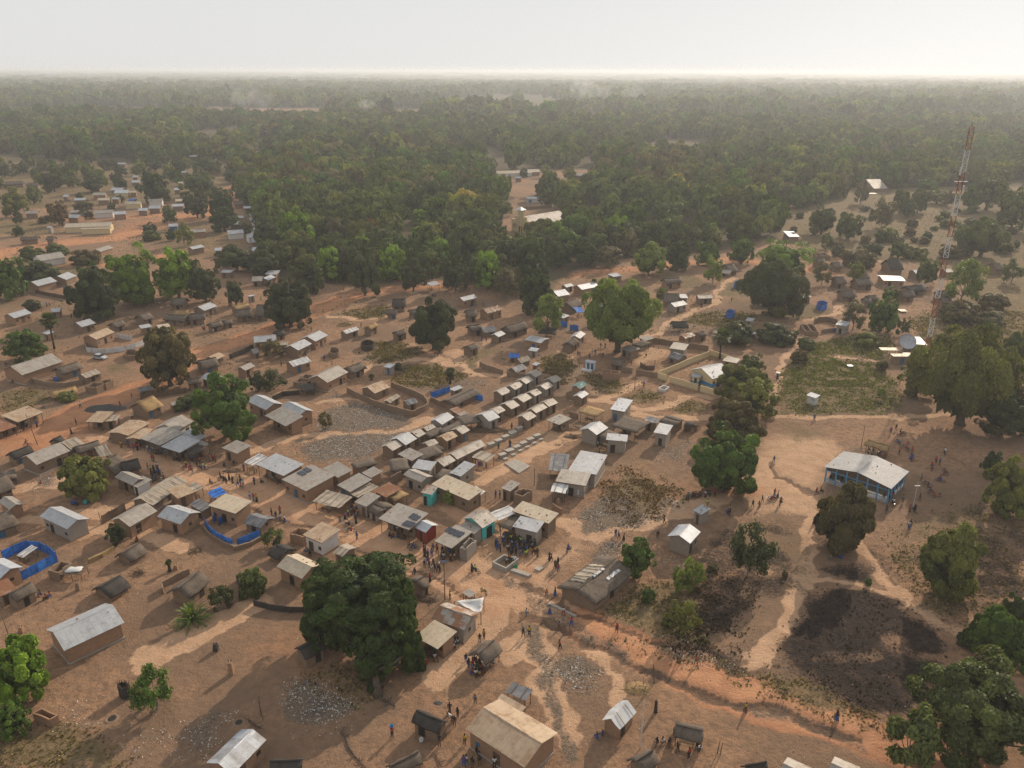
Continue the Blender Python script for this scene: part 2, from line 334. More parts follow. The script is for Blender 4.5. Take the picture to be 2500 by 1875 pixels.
# burnt and scorched plots, and darkened ground towards the right
area('burn', 'D', [(420, 300), (620, 100), (900, 170), (1240, 280), (1520, 540), (1480, 800), (1350, 1180), (900, 1120), (500, 900), (180, 690), (260, 480)], 3)
area('burn', 'D', [(330, 150), (600, 40), (1300, 230), (1700, 560), (1650, 900), (1500, 1300), (900, 1250), (100, 850), (90, 640), (200, 450)], 7, .62)
area('burn', 'D', [(-500, -60), (-150, 60), (-60, 200), (-160, 480), (-400, 650), (-700, 500), (-900, 420), (-800, 250)], 7, .62)
area('burn', 'D', [(1100, -150), (1800, -550), (2500, -560), (2500, 700), (1900, 600), (1500, 380), (1300, 150)], 10, .5)
area('burn', 'H', [(460, 1330), (640, 1240), (860, 1330), (1050, 1560), (700, 1500), (430, 1420)], 4, .8); area('burn', 'H', [(1900, 700), (2400, 300), (2500, 1200), (1950, 1300)], 8, .4)
area('burn', 'D', [(1000, 300), (1250, 480), (1100, 800), (800, 700)], 9, 1.0)
area('burn', 'G', [(1480, 1260), (1800, 1010), (2150, 900), (2540, 1010), (2590, 1250), (2520, 1500), (2380, 1642), (1500, 1642)], 4, .5)
area('burn', 'H', [(470, 1010), (560, 1080), (720, 1160), (560, 1260), (430, 1290), (440, 1100)], 3, .45); area('burn', 'H', [(900, 1190), (1250, 1500), (1700, 1700), (2400, 1700), (2400, 1250), (1900, 1300), (1500, 1600), (1150, 1350)], 6, .6)  # second area darkens the ground towards the lower right
area('burn', 'G', [(1480, 830), (1800, 760), (2000, 800), (1800, 930), (1500, 1000)], 4, .35); area('burn', 'H', [(1350, 300), (1900, 250), (1900, 700), (1500, 900), (1300, 760), (1650, 560)], 8, .42)
# dry grass and scrub
for r, p, am in [('L', [(200, 1080), (380, 860), (650, 960), (1000, 1000), (1150, 1200), (1130, 1410), (580, 1425), (180, 1430), (120, 1260)], 1), ('L', [(380, 840), (800, 760), (1100, 760), (1050, 960), (700, 920), (430, 890)], 1),
                 ('J', [(950, 950), (1060, 800), (1250, 830), (1420, 905), (1250, 975), (1020, 985)], 1), ('J', [(1180, 1120), (1290, 1000), (1560, 1005), (1620, 1060), (1790, 1090), (1600, 1190), (1350, 1190)], 1), ('J', [(780, 560), (960, 520), (1150, 510), (1100, 600), (900, 615)], .9),
                 ('J', [(1700, 1000), (1900, 860), (2150, 860), (1960, 960), (1830, 1050)], .8), ('K', [(1470, 630), (1680, 555), (2050, 560), (2110, 640), (1850, 690), (1650, 670)], .9), ('K', [(280, 950), (480, 910), (560, 1000), (490, 1160), (310, 1080)], .9),
                 ('K', [(620, 1080), (900, 1090), (1010, 1200), (900, 1270), (720, 1210)], .8), ('K', [(1030, 1270), (1130, 1220), (1330, 1260), (1280, 1320), (1100, 1320)], .9), ('K', [(1380, 1370), (1500, 1290), (1700, 1350), (1700, 1400), (1450, 1410)], .9),
                 ('G', [(780, 660), (960, 490), (1250, 580), (1470, 690), (1250, 890), (1050, 1000), (900, 950)], .9), ('A', [(-100, 1320), (350, 1290), (600, 1330), (1050, 1450), (1130, 1700), (-100, 1700)], .8), ('K', [(1300, 220), (1600, 260), (1700, 330), (1500, 360), (1250, 330)], .7),
                 ('K', [(1760, 420), (1870, 300), (2080, 330), (2060, 430)], .9), ('L', [(-120, 380), (300, 460), (600, 540), (500, 620), (100, 640)], .7), ('L', [(1250, 620), (1500, 520), (2300, 560), (2300, 1000), (1400, 900)], .85), ('L', [(1800, 400), (2000, 420), (1990, 510), (1700, 480)], .9),
                 ('L', [(620, 10), (1250, 0), (2400, -60), (2400, 600), (2000, 560), (1700, 520), (1750, 250), (1200, 130), (700, 110)], .9), ('Q', [(-400, 1150), (0, 850), (500, 780), (800, 850), (1700, 850), (2500, 700), (2500, 1490), (1200, 1500), (500, 1430), (0, 1300)], 1.0),
                 ('I', [(0, 1240), (350, 1200), (450, 1290), (200, 1390), (0, 1380)], .8), ('I', [(100, 130), (600, 180), (850, 60), (900, 140), (700, 240), (100, 260)], .8), ('I', [(850, 1010), (1080, 980), (1150, 1050), (900, 1090)], .7),
                 ('C', [(780, 300), (1050, 100), (1700, 100), (1750, 600), (1500, 620), (1250, 500), (900, 400)], .7), ('D', [(-60, 880), (150, 820), (600, 1000), (1050, 1330), (900, 1290), (500, 1160), (50, 990)], .9), ('C', [(2000, 1350), (2150, 1400), (2120, 1500), (1990, 1440)], .6),
                 ('M', [(-400, 420), (0, 450), (2000, 450), (2100, 600), (2000, 860), (1500, 1000), (600, 1060), (-400, 1080)], .85), ('M', [(-100, 1150), (450, 1140), (500, 1280), (200, 1300), (-100, 1290)], .7), ('M', [(1200, 1240), (2200, 1120), (2250, 1500), (1400, 1480)], .55), ('I', [(-100, 420), (500, 480), (900, 640), (600, 700), (500, 900), (300, 880), (-100, 700)], .45), ('K', [(1900, 300), (2300, 300), (2500, 600), (2212, 800), (2000, 900), (1700, 880)], .5), ('K', [(480, 200), (1250, 260), (1300, 450), (900, 400)], .45), ('B', [(480, 860), (700, 770), (1050, 900), (1000, 1050), (900, 1150), (720, 1000)], .55), ('L', [(150, 1480), (400, 1500), (600, 1620), (300, 1680), (100, 1560)], .5),
                 ('G', [(2050, 900), (2350, 880), (2640, 1120), (2550, 1600), (2250, 1560), (1700, 1150)], .45), ('H', [(1050, 1000), (1300, 900), (1900, 700), (2000, 1100), (1300, 1500), (1000, 1350)], .5), ('H', [(1150, 1600), (1500, 1560), (1900, 1640), (1700, 1800), (1400, 1760)], .7)]:
    area('grass', r, p, 3, am)
# rubbish heaps
TRASH = [('F', [(330, 290), (700, 215), (1250, 190), (1200, 290), (900, 430), (620, 430), (460, 400)], 1), ('F', [(560, 30), (900, -60), (1380, 50), (1280, 150), (700, 180), (500, 190)], .8), ('G', [(570, 900), (850, 680), (1060, 720), (1250, 930), (950, 1020), (720, 1020)], .9), ('G', [(1250, 900), (1380, 760), (1500, 780), (1400, 860)], .8),
         ('G', [(620, 1190), (900, 1110), (1030, 1160), (900, 1240), (700, 1260)], .9), ('B', [(250, 1150), (340, 960), (560, 900), (850, 1080), (720, 1250), (500, 1310)], 1), ('C', [(330, 830), (440, 730), (650, 730), (760, 830), (680, 950), (470, 940)], 1), ('A', [(1570, 1340), (1700, 1210), (1930, 1150), (1850, 1260), (1760, 1480), (1640, 1500)], .8),
         ('A', [(450, 1110), (650, 1150), (760, 1290), (600, 1300)], .6), ('A', [(1130, 1380), (1300, 1350), (1450, 1470), (1200, 1440)], .7), ('G', [(1280, 1240), (1400, 1200), (1480, 1350), (1350, 1400)], .5), ('G', [(1250, 370), (1500, 250), (1600, 290), (1480, 430), (1300, 430)], .6),
         ('J', [(850, 950), (950, 900), (1050, 960), (900, 985)], .7), ('E', [(240, 640), (300, 570), (450, 560), (470, 640), (350, 690)], .7), ('J', [(560, 1290), (700, 1240), (800, 1290), (650, 1310)], .7), ('K', [(1400, 780), (1300, 700), (1420, 650), (1600, 720)], .5),
         ('J', [(1250, 1200), (1500, 1180), (1800, 1100), (2000, 1170), (1500, 1250)], .5), ('C', [(1030, 600), (1300, 560), (1900, 700), (1950, 780), (1500, 740)], .6), ('H', [(780, 330), (880, 345), (870, 365), (780, 350)], .9), ('G', [(1050, 830), (1200, 990), (1000, 1000)], .9)]
for r, p, am in TRASH: area('trash', r, p, 2, am)
TRL = [('C', [(-60, 60), (100, 150), (250, 300), (420, 430), (700, 600), (1000, 730), (1300, 860), (1600, 960), (1900, 1060), (2200, 1150), (2500, 1250), (2900, 1420)], 2.2, .6), ('C', [(210, 500), (240, 700), (320, 900), (350, 1100), (450, 1300), (520, 1560)], 1.6, .7), ('G', [(900, 380), (1300, 430), (1450, 460)], 2, .4)]
for r, p, wd, am in TRL: line('trash', r, p, wd, 1, am)
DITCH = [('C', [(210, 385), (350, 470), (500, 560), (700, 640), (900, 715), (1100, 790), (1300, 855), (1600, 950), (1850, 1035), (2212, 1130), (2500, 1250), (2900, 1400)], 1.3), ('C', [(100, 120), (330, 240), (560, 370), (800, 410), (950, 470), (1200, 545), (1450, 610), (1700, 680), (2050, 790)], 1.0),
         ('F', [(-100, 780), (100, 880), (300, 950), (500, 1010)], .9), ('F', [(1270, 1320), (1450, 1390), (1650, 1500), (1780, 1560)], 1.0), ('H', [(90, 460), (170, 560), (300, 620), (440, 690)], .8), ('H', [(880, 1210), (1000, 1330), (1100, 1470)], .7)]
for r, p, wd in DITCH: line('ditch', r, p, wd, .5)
area('ash', 'B', [(330, 1150), (600, 1000), (700, 1200), (500, 1290)], 3, .7); area('ash', 'I', [(310, 1350), (400, 1330), (420, 1360), (330, 1370)], 2); area('ash', 'K', [(1400, 720), (1500, 700), (1650, 730), (1500, 760)], 2, .6); area('ash', 'A', [(780, 1200), (850, 1120), (1020, 1100), (960, 1160), (900, 1200), (830, 1290), (770, 1280)], 1.5, -0.0)
# forest floor
FB = np.array([G('S', *p) for p in [(-700, 383), (0, 383), (330, 398), (560, 398), (592, 470), (640, 560), (652, 672), (800, 690), (900, 700), (1000, 672), (1200, 700), (1330, 700), (1385, 660), (1500, 632), (1750, 612), (1880, 582), (1900, 520), (2100, 470), (2250, 455), (3200, 455)]])
FPOLY = np.vstack([FB, [(60000, 60000), (-60000, 60000)]])
CLEAR = [('N', [(-400, 225), (0, 235), (300, 228), (900, 235), (900, 262), (300, 300), (0, 290), (-300, 270)]), ('N', [(1150, 240), (2212, 232), (2212, 250), (1500, 285), (1250, 340), (1100, 300)]), ('O', [(0, 248), (420, 252), (420, 264), (0, 275)]), ('M', [(1660, 140), (2080, 140), (2050, 165), (1650, 160)]),
         ('O', [(-200, 755), (300, 735), (680, 745), (680, 930), (500, 960), (-200, 960)]), ('O', [(-60, 1060), (120, 960), (380, 960), (440, 1080), (540, 1130), (520, 1230), (300, 1330), (220, 1400), (-60, 1400)]), ('Q', [(640, 900), (1080, 900), (1080, 990), (640, 960)]), ('O', [(2050, 1010), (2400, 1010), (2400, 1100), (2150, 1080)]),
         ('N', [(1390, 1560), (1600, 1470), (1630, 1580), (1400, 1660)]), ('N', [(-20, 590), (180, 590), (200, 700), (-20, 720)]), ('N', [(880, 140), (1200, 150), (1200, 170), (880, 165)]), ('Q', [(180, 255), (330, 262), (330, 275), (180, 270)]), ('O', [(1850, 330), (2212, 330), (2212, 345), (1850, 350)])]
CLEARP = [PL(r, p) for r, p in CLEAR]
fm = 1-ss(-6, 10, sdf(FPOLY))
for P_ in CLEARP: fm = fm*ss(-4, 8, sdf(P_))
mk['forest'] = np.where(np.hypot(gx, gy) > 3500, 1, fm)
mk['grass'] = np.maximum(mk['grass'], ss(.35, .75, fbm(gx/23, gy/23, 77, 4))*.35*(np.hypot(gx, gy) > 150))
mk['burn'] = mk['burn']*1.15-ss(.50, .70, fbm(gx/6, gy/4.2, 88, 5))*.62
for k in mk: mk[k] = np.clip(mk[k], 0, 1)
bumpz = (fbm(gx/6, gy/6, 41, 4)-.5)*.22*(np.hypot(gx, gy) < 600)
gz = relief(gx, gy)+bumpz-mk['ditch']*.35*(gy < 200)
nx = len(xs); idx = np.arange(len(gx)).reshape(len(ys), nx)
quads = np.stack([idx[:-1, :-1].ravel(), idx[:-1, 1:].ravel(), idx[1:, 1:].ravel(), idx[1:, :-1].ravel()], 1)
def gmat():
    m, t = nt('ground'); k = N(t); p = k.geo()
    a1 = k.n('Attribute', attribute_name='m1'); s1 = k.n('SeparateColor'); k.l(a1.outputs['Color'], s1.inputs[0])
    a2 = k.n('Attribute', attribute_name='m2'); s2 = k.n('SeparateColor'); k.l(a2.outputs['Color'], s2.inputs[0])
    path, grass, burn, trash = s1.outputs[0], s1.outputs[1], s1.outputs[2], a1.outputs['Alpha']
    red, ash, forest, ditch = s2.outputs[0], s2.outputs[1], s2.outputs[2], a2.outputs['Alpha']
    n0 = k.noise(p, .035, 5, .6); n1 = k.noise(p, .3, 6, .65); n2 = k.noise(p, 2.2, 5, .7); n3 = k.noise(k.map(p, (1, 1, 1)), 9, 3, .7); n4 = k.noise(p, .9, 8, .72); n5 = k.noise(p, 5.0, 6, .75)
    def m_(mask, lo=.32, hi=.68, am=.55):
        return k.ramp(k.math('ADD', mask, k.math('MULTIPLY', k.math('SUBTRACT', k.math('ADD', k.math('MULTIPLY', n2, .5), k.math('MULTIPLY', n1, .5)), .5), am*2)), lo, hi)
    soil = k.mix(k.ramp(n0, .35, .65), (.305, .180, .106), (.235, .143, .090))
    soil = k.mix(k.math('MULTIPLY', k.ramp(n4, .42, .62), .8), soil, (.160, .103, .070))
    soil = k.mix(k.math('MULTIPLY', k.ramp(n1, .5, .7), .5), soil, (.36, .225, .138))
    soil = k.mix(k.math('MULTIPLY', k.ramp(n2, .5, .72), .35), soil, (.13, .085, .06))
    pc = k.mix(k.ramp(n1, .35, .68), (.49, .315, .20), (.38, .24, .15))
    soil = k.mix(k.math('MULTIPLY', k.ramp(n5, .50, .64), .55), soil, (.105, .072, .052)); soil = k.mix(k.math('MULTIPLY', k.ramp(n0, .46, .60), .6), soil, (.165, .112, .076))
    col = k.mix(k.math('MULTIPLY', m_(path, .3, .75, .9), .88), soil, pc)
    rc = k.mix(k.ramp(n1, .35, .65), (.43, .205, .105), (.33, .150, .080))
    col = k.mix(k.math('MULTIPLY', m_(red, .25, .8), .75), col, rc)
    gc = k.mix(k.ramp(n4, .38, .62), (.105, .080, .040), (.20, .145, .082)); gc = k.mix(k.math('MULTIPLY', k.ramp(n2, .45, .6), .6), gc, (.075, .062, .030))
    col = k.mix(k.math('MULTIPLY', m_(grass, .3, .7, .8), .9), col, gc)
    bc = k.mix(k.ramp(n4, .40, .62), (.010, .008, .008), (.030, .022, .019)); bc = k.mix(k.math('MULTIPLY', k.ramp(n1, .52, .68), .65), bc, (.058, .040, .030)); bc = k.mix(k.math('MULTIPLY', k.ramp(n2, .55, .7), .5), bc, (.060, .060, .070))
    col = k.mix(k.math('MULTIPLY', m_(burn, .25, .75, 1.0), .95), col, bc)
    tc = k.mix(k.ramp(n3, .42, .58), (.09, .066, .048), (.215, .165, .125)); tc = k.mix(k.math('MULTIPLY', k.ramp(n2, .5, .66), .8), tc, (.07, .052, .038))
    col = k.mix(m_(trash, .35, .75, .8), col, tc)
    col = k.mix(m_(ash, .4, .8), col, (.05, .05, .052))
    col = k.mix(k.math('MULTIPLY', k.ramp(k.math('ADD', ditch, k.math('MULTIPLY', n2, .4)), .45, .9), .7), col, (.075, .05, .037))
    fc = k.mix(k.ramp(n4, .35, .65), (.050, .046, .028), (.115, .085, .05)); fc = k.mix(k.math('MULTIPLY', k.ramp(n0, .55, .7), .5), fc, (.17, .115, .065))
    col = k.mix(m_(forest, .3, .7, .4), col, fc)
    h = k.math('ADD', k.math('MULTIPLY', n1, .8), k.math('ADD', k.math('MULTIPLY', n2, .35), k.math('MULTIPLY', n3, .10)))
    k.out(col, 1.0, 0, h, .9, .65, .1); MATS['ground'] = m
gmat()
def gmesh(name, q, dz=0.0):
    used, inv = np.unique(q, return_inverse=True); q2 = inv.reshape(q.shape)
    V = np.stack([gx[used], gy[used], gz[used]+dz], 1)
    me = npmesh(name, V, q2, 'ground', smooth=True)
    for nm, ks in (('m1', ('path', 'grass', 'burn', 'trash')), ('m2', ('red', 'ash', 'forest', 'ditch'))):
        at = me.attributes.new(nm, 'FLOAT_COLOR', 'POINT'); at.data.foreach_set('color', np.stack([mk[k][used] for k in ks], 1).astype(np.float32).ravel())
    return me
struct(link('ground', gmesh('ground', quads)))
rl = np.full(gx.shape, 1e9)
for r, p, wd in ROADS+REDROADS: rl = np.minimum(rl, dline(PL(r, p))-wd/2)
pl = np.full(gx.shape, 1e9)
for r, p, wd in PATHS: pl = np.minimum(pl, dline(PL(r, p))-wd/2)
qr = (rl[quads] < .3).all(1) & (gy[quads[:, 0]] < 800); qp = (pl[quads] < .2).all(1) & ~qr & (gy[quads[:, 0]] < 500)
struct(link('dirt_road', gmesh('dirt_road', quads[qr], .004))); struct(link('footpath', gmesh('footpath', quads[qp], .004)))
def gh(x, y):   # height of the ground at a point
    i = min(max(int(np.searchsorted(xs, x)), 1), len(xs)-1); j = min(max(int(np.searchsorted(ys, y)), 1), len(ys)-1)
    tx = (x-xs[i-1])/(xs[i]-xs[i-1]); ty = (y-ys[j-1])/(ys[j]-ys[j-1]); Z = gz.reshape(len(ys), nx)
    return float((Z[j-1, i-1]*(1-tx)+Z[j-1, i]*tx)*(1-ty)+(Z[j, i-1]*(1-tx)+Z[j, i]*tx)*ty)
# ---------------------------------------------------------------- trees
RNG = np.random.default_rng(7)
def unit(v): return v/np.linalg.norm(v, axis=1, keepdims=True)
def leafquads(P, Nn, size, rng, asp=1.6):
    n = len(P); r = unit(rng.normal(size=(n, 3))); t = unit(np.cross(Nn, r)); b = np.cross(Nn, t)
    s = size*rng.uniform(.6, 1.35, (n, 1)); t = t*s*asp; b = b*s*.75; dn = -Nn*s*.25
    V = np.stack([P-t+dn, P-b, P+t+dn, P+b], 1).reshape(-1, 3); return V, np.arange(4*n).reshape(n, 4)
def crown(rng, style, n, leaf, bot, jit=.5):
    # unit crown: radius 1, reaching from bot to 2 in height
    if style == 'mango': nl, lr0, lr1, cr = 95, .13, .25, .80
    elif style == 'bushy': nl, lr0, lr1, cr = 60, .17, .30, .74
    elif style == 'sparse': nl, lr0, lr1, cr = 34, .18, .34, .70
    elif style == 'acacia': nl, lr0, lr1, cr = 70, .13, .24, .85
    else: nl, lr0, lr1, cr = 40, .2, .34, .66
    d = unit(rng.normal(size=(nl*3, 3))); d = d[d[:, 2] > (-.8 if style != 'acacia' else -.25)][:nl]; d0 = d; hxy = np.hypot(d[:, 0], d[:, 1]); d = d/((hxy**2.2+np.abs(d[:, 2])**2.2)**(1/2.2))[:, None]; big = rng.normal(size=(7, 3)); big = unit(big); d = d*(1+.17*np.clip((d @ big.T).max(1)-.55, -.5, .5)/.5)[:, None]
    c = d*cr*rng.uniform(.62, 1.08, (len(d), 1))
    if style in ('mango', 'bushy'): c *= (1+.16*np.sin(d[:, :1]*5+rng.uniform(0, 6))+.10*np.sin(d[:, 1:2]*7+2))
    lr = rng.uniform(lr0, lr1, len(c))
    if style == 'acacia': c[:, 2] = c[:, 2]*.55+.35
    tl = rng.uniform(0, 1, len(c))
    if style == 'mango': tl = np.where(rng.uniform(0, 1, len(c)) < .35, .8+.6*tl, tl*.55)
    w_ = lr**2; li = rng.choice(len(c), n, p=w_/w_.sum())
    dd = unit(rng.normal(size=(n, 3))+d[li]*(.9 if style != 'sparse' else .2)+np.array([0, 0, .25]))
    rr = rng.uniform(.72, 1.03, (n, 1)) if style != 'sparse' else rng.uniform(.25, 1.1, (n, 1))
    P = c[li]+dd*lr[li][:, None]*rr*np.array([1, 1, .8])
    up_ = unit(c[li]+dd*.5); Nn = unit(dd*.7+up_*.55+rng.normal(size=(n, 3))*jit)
    V, Q = leafquads(P, Nn, leaf, rng); ti = np.clip(tl[li]*.6+rng.uniform(0, .6, n), 0, 1.4)
    if style != 'sparse':
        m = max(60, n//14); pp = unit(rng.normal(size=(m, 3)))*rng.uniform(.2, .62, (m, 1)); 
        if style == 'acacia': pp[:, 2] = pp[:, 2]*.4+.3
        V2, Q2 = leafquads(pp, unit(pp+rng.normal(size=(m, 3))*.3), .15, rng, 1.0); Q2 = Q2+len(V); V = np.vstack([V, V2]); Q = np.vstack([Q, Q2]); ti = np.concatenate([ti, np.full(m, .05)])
    lo = np.percentile(V[:, 2], 1.5); hi = np.percentile(V[:, 2], 99.3); q = 1/np.percentile(np.hypot(V[:, 0], V[:, 1]), 98.5)
    V = V*q; V[:, 2] = bot+(V[:, 2]/q-lo)/(hi-lo)*(2-bot)
    cc = c*q; cc[:, 2] = bot+(cc[:, 2]/q-lo)/(hi-lo)*(2-bot)
    return V, Q, ti, cc
def trunkmb(rng, cc, bot, tr, forks=5, low=0.0):
    mb = MB(); top = bot+.55
    mb.tube([(0, 0, -.04), (.01, .0, .06), (.02*rng.normal(), .02*rng.normal(), bot*.8+.05), (.03*rng.normal(), .03*rng.normal(), top)], [tr*1.9, tr*1.15, tr, tr*.7], 7)
    sel = rng.choice(len(cc), min(forks, len(cc)), replace=False)
    for i in sel:
        p = cc[i]; z0 = bot*.75+rng.uniform(0, .35); m = np.array([p[0]*.45, p[1]*.45, (z0+p[2])/2+.02])
        mb.tube([(0, 0, z0), tuple(m), tuple(p)], [tr*.55, tr*.36, tr*.13], 5)
    return mb
PROTO = {}
BOT = {'mango': .14, 'bushy': .22, 'sparse': .32, 'acacia': .62, 'bush': .0}
TR = {'mango': .075, 'bushy': .06, 'sparse': .04, 'acacia': .07, 'bush': .03}
def proto(style, lod, var, n, leaf):
    key = (style, lod, var)
    if key not in PROTO:
        rng = np.random.default_rng(hash_(style)+lod*31+var*97)
        V, Q, ti, cc = crown(rng, style, n, leaf, BOT[style])
        PROTO[key] = (npmesh('crown', V, Q, 'foliage', ti), trunkmb(rng, cc, BOT[style], TR[style], 12 if style == 'sparse' else 7).mesh('trunk', 'palebark' if style == 'sparse' else 'bark', True))
    return PROTO[key]
def hash_(s): return sum(ord(c_)*(i+3) for i, c_ in enumerate(s))
TC = {'g': (.066, .112, .026), 'd': (.042, .066, .026), 'm': (.082, .102, .040), 'b': (.120, .195, .026), 'l': (.125, .165, .042), 'y': (.28, .22, .04), 'o': (.125, .135, .045), 'r': (.145, .095, .048), 'n': (.11, .10, .066), 'k': (.056, .068, .036), 'w': (.098, .080, .042)}
TW = {'g': 'dark green', 'd': 'very dark green', 'm': 'grey-green', 'b': 'bright green', 'l': 'light green', 'y': 'yellow-leaved', 'o': 'olive green', 'r': 'russet', 'n': 'brownish grey', 'k': 'blackish green', 'w': 'brown-tinged'}
SW = {'mango': 'dense domed tree', 'bushy': 'bushy tree', 'sparse': 'thin-leaved tree', 'acacia': 'flat-topped spreading tree', 'bush': 'low bush', 'palm': 'fan palm'}
FOOT = []      # where trees stand, to keep the wood off them
def fit(r, cx, cy, w_, h, style):
    w_ = w_/(1 if r == 'S' else 3.45625); h = h/(1 if r == 'S' else 3.45625); sx, sy = S(r, cx, cy); bf = BOT.get(style, .3)/2
    zc = 4.0; rx = rzz = 3
    for _ in range(6):
        x, y = G('S', sx, sy, zc); d = math.sqrt(x*x+y*y+(H-zc)**2); th = math.asin((H-zc)/d)
        px = (sx-1250)/F; py = (sy-937.5)/F; sc_ = F*math.sqrt(1+px*px+py*py)
        rx = w_/2*d/sc_; ry = h/2*d/sc_
        q = max(ry*ry-(rx*math.sin(th))**2, (.5*rx*math.cos(th))**2); rzz = min(math.sqrt(q)/math.cos(th), (.62 if style == 'acacia' else 1.05)*rx)
        Ht = 2*rzz/(1-bf); zc = Ht*bf+rzz
    return x, y, rx, Ht, w_
TREES = []
def place_tree(x, y, rx, Ht, style, tone, wpx, rng, group=None, label=None, cat='tree', nm=None, uniq=None):
    o = empty(nm or {'mango': 'mango_tree', 'bushy': 'leafy_tree', 'sparse': 'thin_tree', 'acacia': 'acacia_tree', 'bush': 'bush'}[style], (x, y, gh(x, y)-.05), rng.uniform(0, 6.28), (rx, rx*rng.uniform(.92, 1.06), Ht/2))
    if uniq: cm, tm = uniq
    elif wpx > 120:
        n = int(min(26000, 5000+rx*rx*620)); leaf = max(.016, .20/rx) if style != 'sparse' else .17/rx
        if style == 'sparse': n = int(n*.6)
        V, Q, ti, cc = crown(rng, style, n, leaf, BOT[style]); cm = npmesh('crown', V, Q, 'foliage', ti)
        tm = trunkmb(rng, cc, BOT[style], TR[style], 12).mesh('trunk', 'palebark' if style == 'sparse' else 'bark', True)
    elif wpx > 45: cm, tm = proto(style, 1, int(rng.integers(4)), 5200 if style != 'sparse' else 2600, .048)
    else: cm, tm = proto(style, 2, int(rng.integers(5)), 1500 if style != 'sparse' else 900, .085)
    c = np.array(TC[tone])*rng.uniform(.85, 1.15); link('crown' if style != 'bush' else 'foliage', cm, o, tuple(c)); link('trunk' if style != 'bush' else 'stem', tm, o)
    reg(o, label or f"{TW[tone]} {SW[style]}", 'bush' if style == 'bush' else cat, group or ('bushes' if style == 'bush' else 'trees in the village')); FOOT.append((x, y, rx)); TREES.append(o); return o
def T(r, cx, cy, w_, h, style='mango', tone='g', label=None):
    x, y, rx, Ht, wp = fit(r, cx, cy, w_, h, style); return place_tree(x, y, rx, Ht, style, tone, wp, RNG, label=label)
def fan_palm(x, y, ht, cr, label, skirt=True, bush=False):
    o = empty('fan_palm' if not bush else 'pandanus', (x, y, gh(x, y)-.05)); rng = np.random.default_rng(int(abs(x*7+y))); 
    if ht > .5: build('trunk', MB().tube([(0, 0, 0), (.05, .02, ht*.3), (.1, 0, ht)], [.34, .22, .26], 8), 'darkwood', o, True)
    Vs = []; Qs = []; ti = []; nf = 46 if not bush else 90
    for i in range(nf):
        az = rng.uniform(0, 6.28); el = rng.uniform(-.5, 1.3) if not bush else rng.uniform(-.1, 1.35); L = cr*rng.uniform(.8, 1.05)
        d = np.array([math.cos(az)*math.cos(el), math.sin(az)*math.cos(el), math.sin(el)]); s = np.array([-math.sin(az), math.cos(az), 0]); up = np.cross(d, s)
        if bush:
            p0 = np.zeros(3); p1 = d*L*.6; p2 = d*L+np.array([0, 0, -L*.22]); wd = .10
            vs = [p0-s*wd, p0+s*wd, p1+s*wd*1.4, p1-s*wd*1.4, p2+s*.02, p2-s*.02]; b0 = sum(len(v) for v in Vs)
            Vs.append(np.array(vs)); Qs += [(b0, b0+1, b0+2, b0+3), (b0+3, b0+2, b0+4, b0+5)]; ti += [rng.uniform(.3, 1.2)]*2
        else:
            c0 = d*L*.45
            for j in range(9):
                a_ = (j-4)/4*1.35; q = d*math.cos(a_)+s*math.sin(a_); e0 = c0; e1 = c0+q*L*.55-np.array([0, 0, .06*L*abs(j-4)/4]); sd = np.cross(q, up)*.06*cr/2.5
                b0 = sum(len(v) for v in Vs); Vs.append(np.array([e0, (e0+e1)/2+sd*2.4, e1, (e0+e1)/2-sd*2.4])); Qs.append((b0, b0+1, b0+2, b0+3)); ti.append(rng.uniform(.1, .9))
    V = np.vstack(Vs)+np.array([.1 if ht > .5 else 0, 0, ht+(.1 if bush else 0)])
    link('crown', npmesh('crown', V, np.array(Qs), 'foliage', ti), o, (.058, .082, .026) if not bush else (.085, .125, .035))
    if skirt and ht > .5:
        rng2 = np.random.default_rng(5); P = np.stack([rng2.normal(0, .45, 220), rng2.normal(0, .45, 220), ht-rng2.uniform(.2, 2.2, 220)], 1); V, Q = leafquads(P, unit(rng2.normal(size=(220, 3))+np.array([0, 0, .1])), .35, rng2)
        link('dead_fronds', npmesh('dead_fronds', V, Q, 'foliage', rng2.uniform(0, 1, 220)), o, (.10, .08, .06))
    reg(o, label, 'palm' if not bush else 'plant', full=True); FOOT.append((x, y, cr)); return o
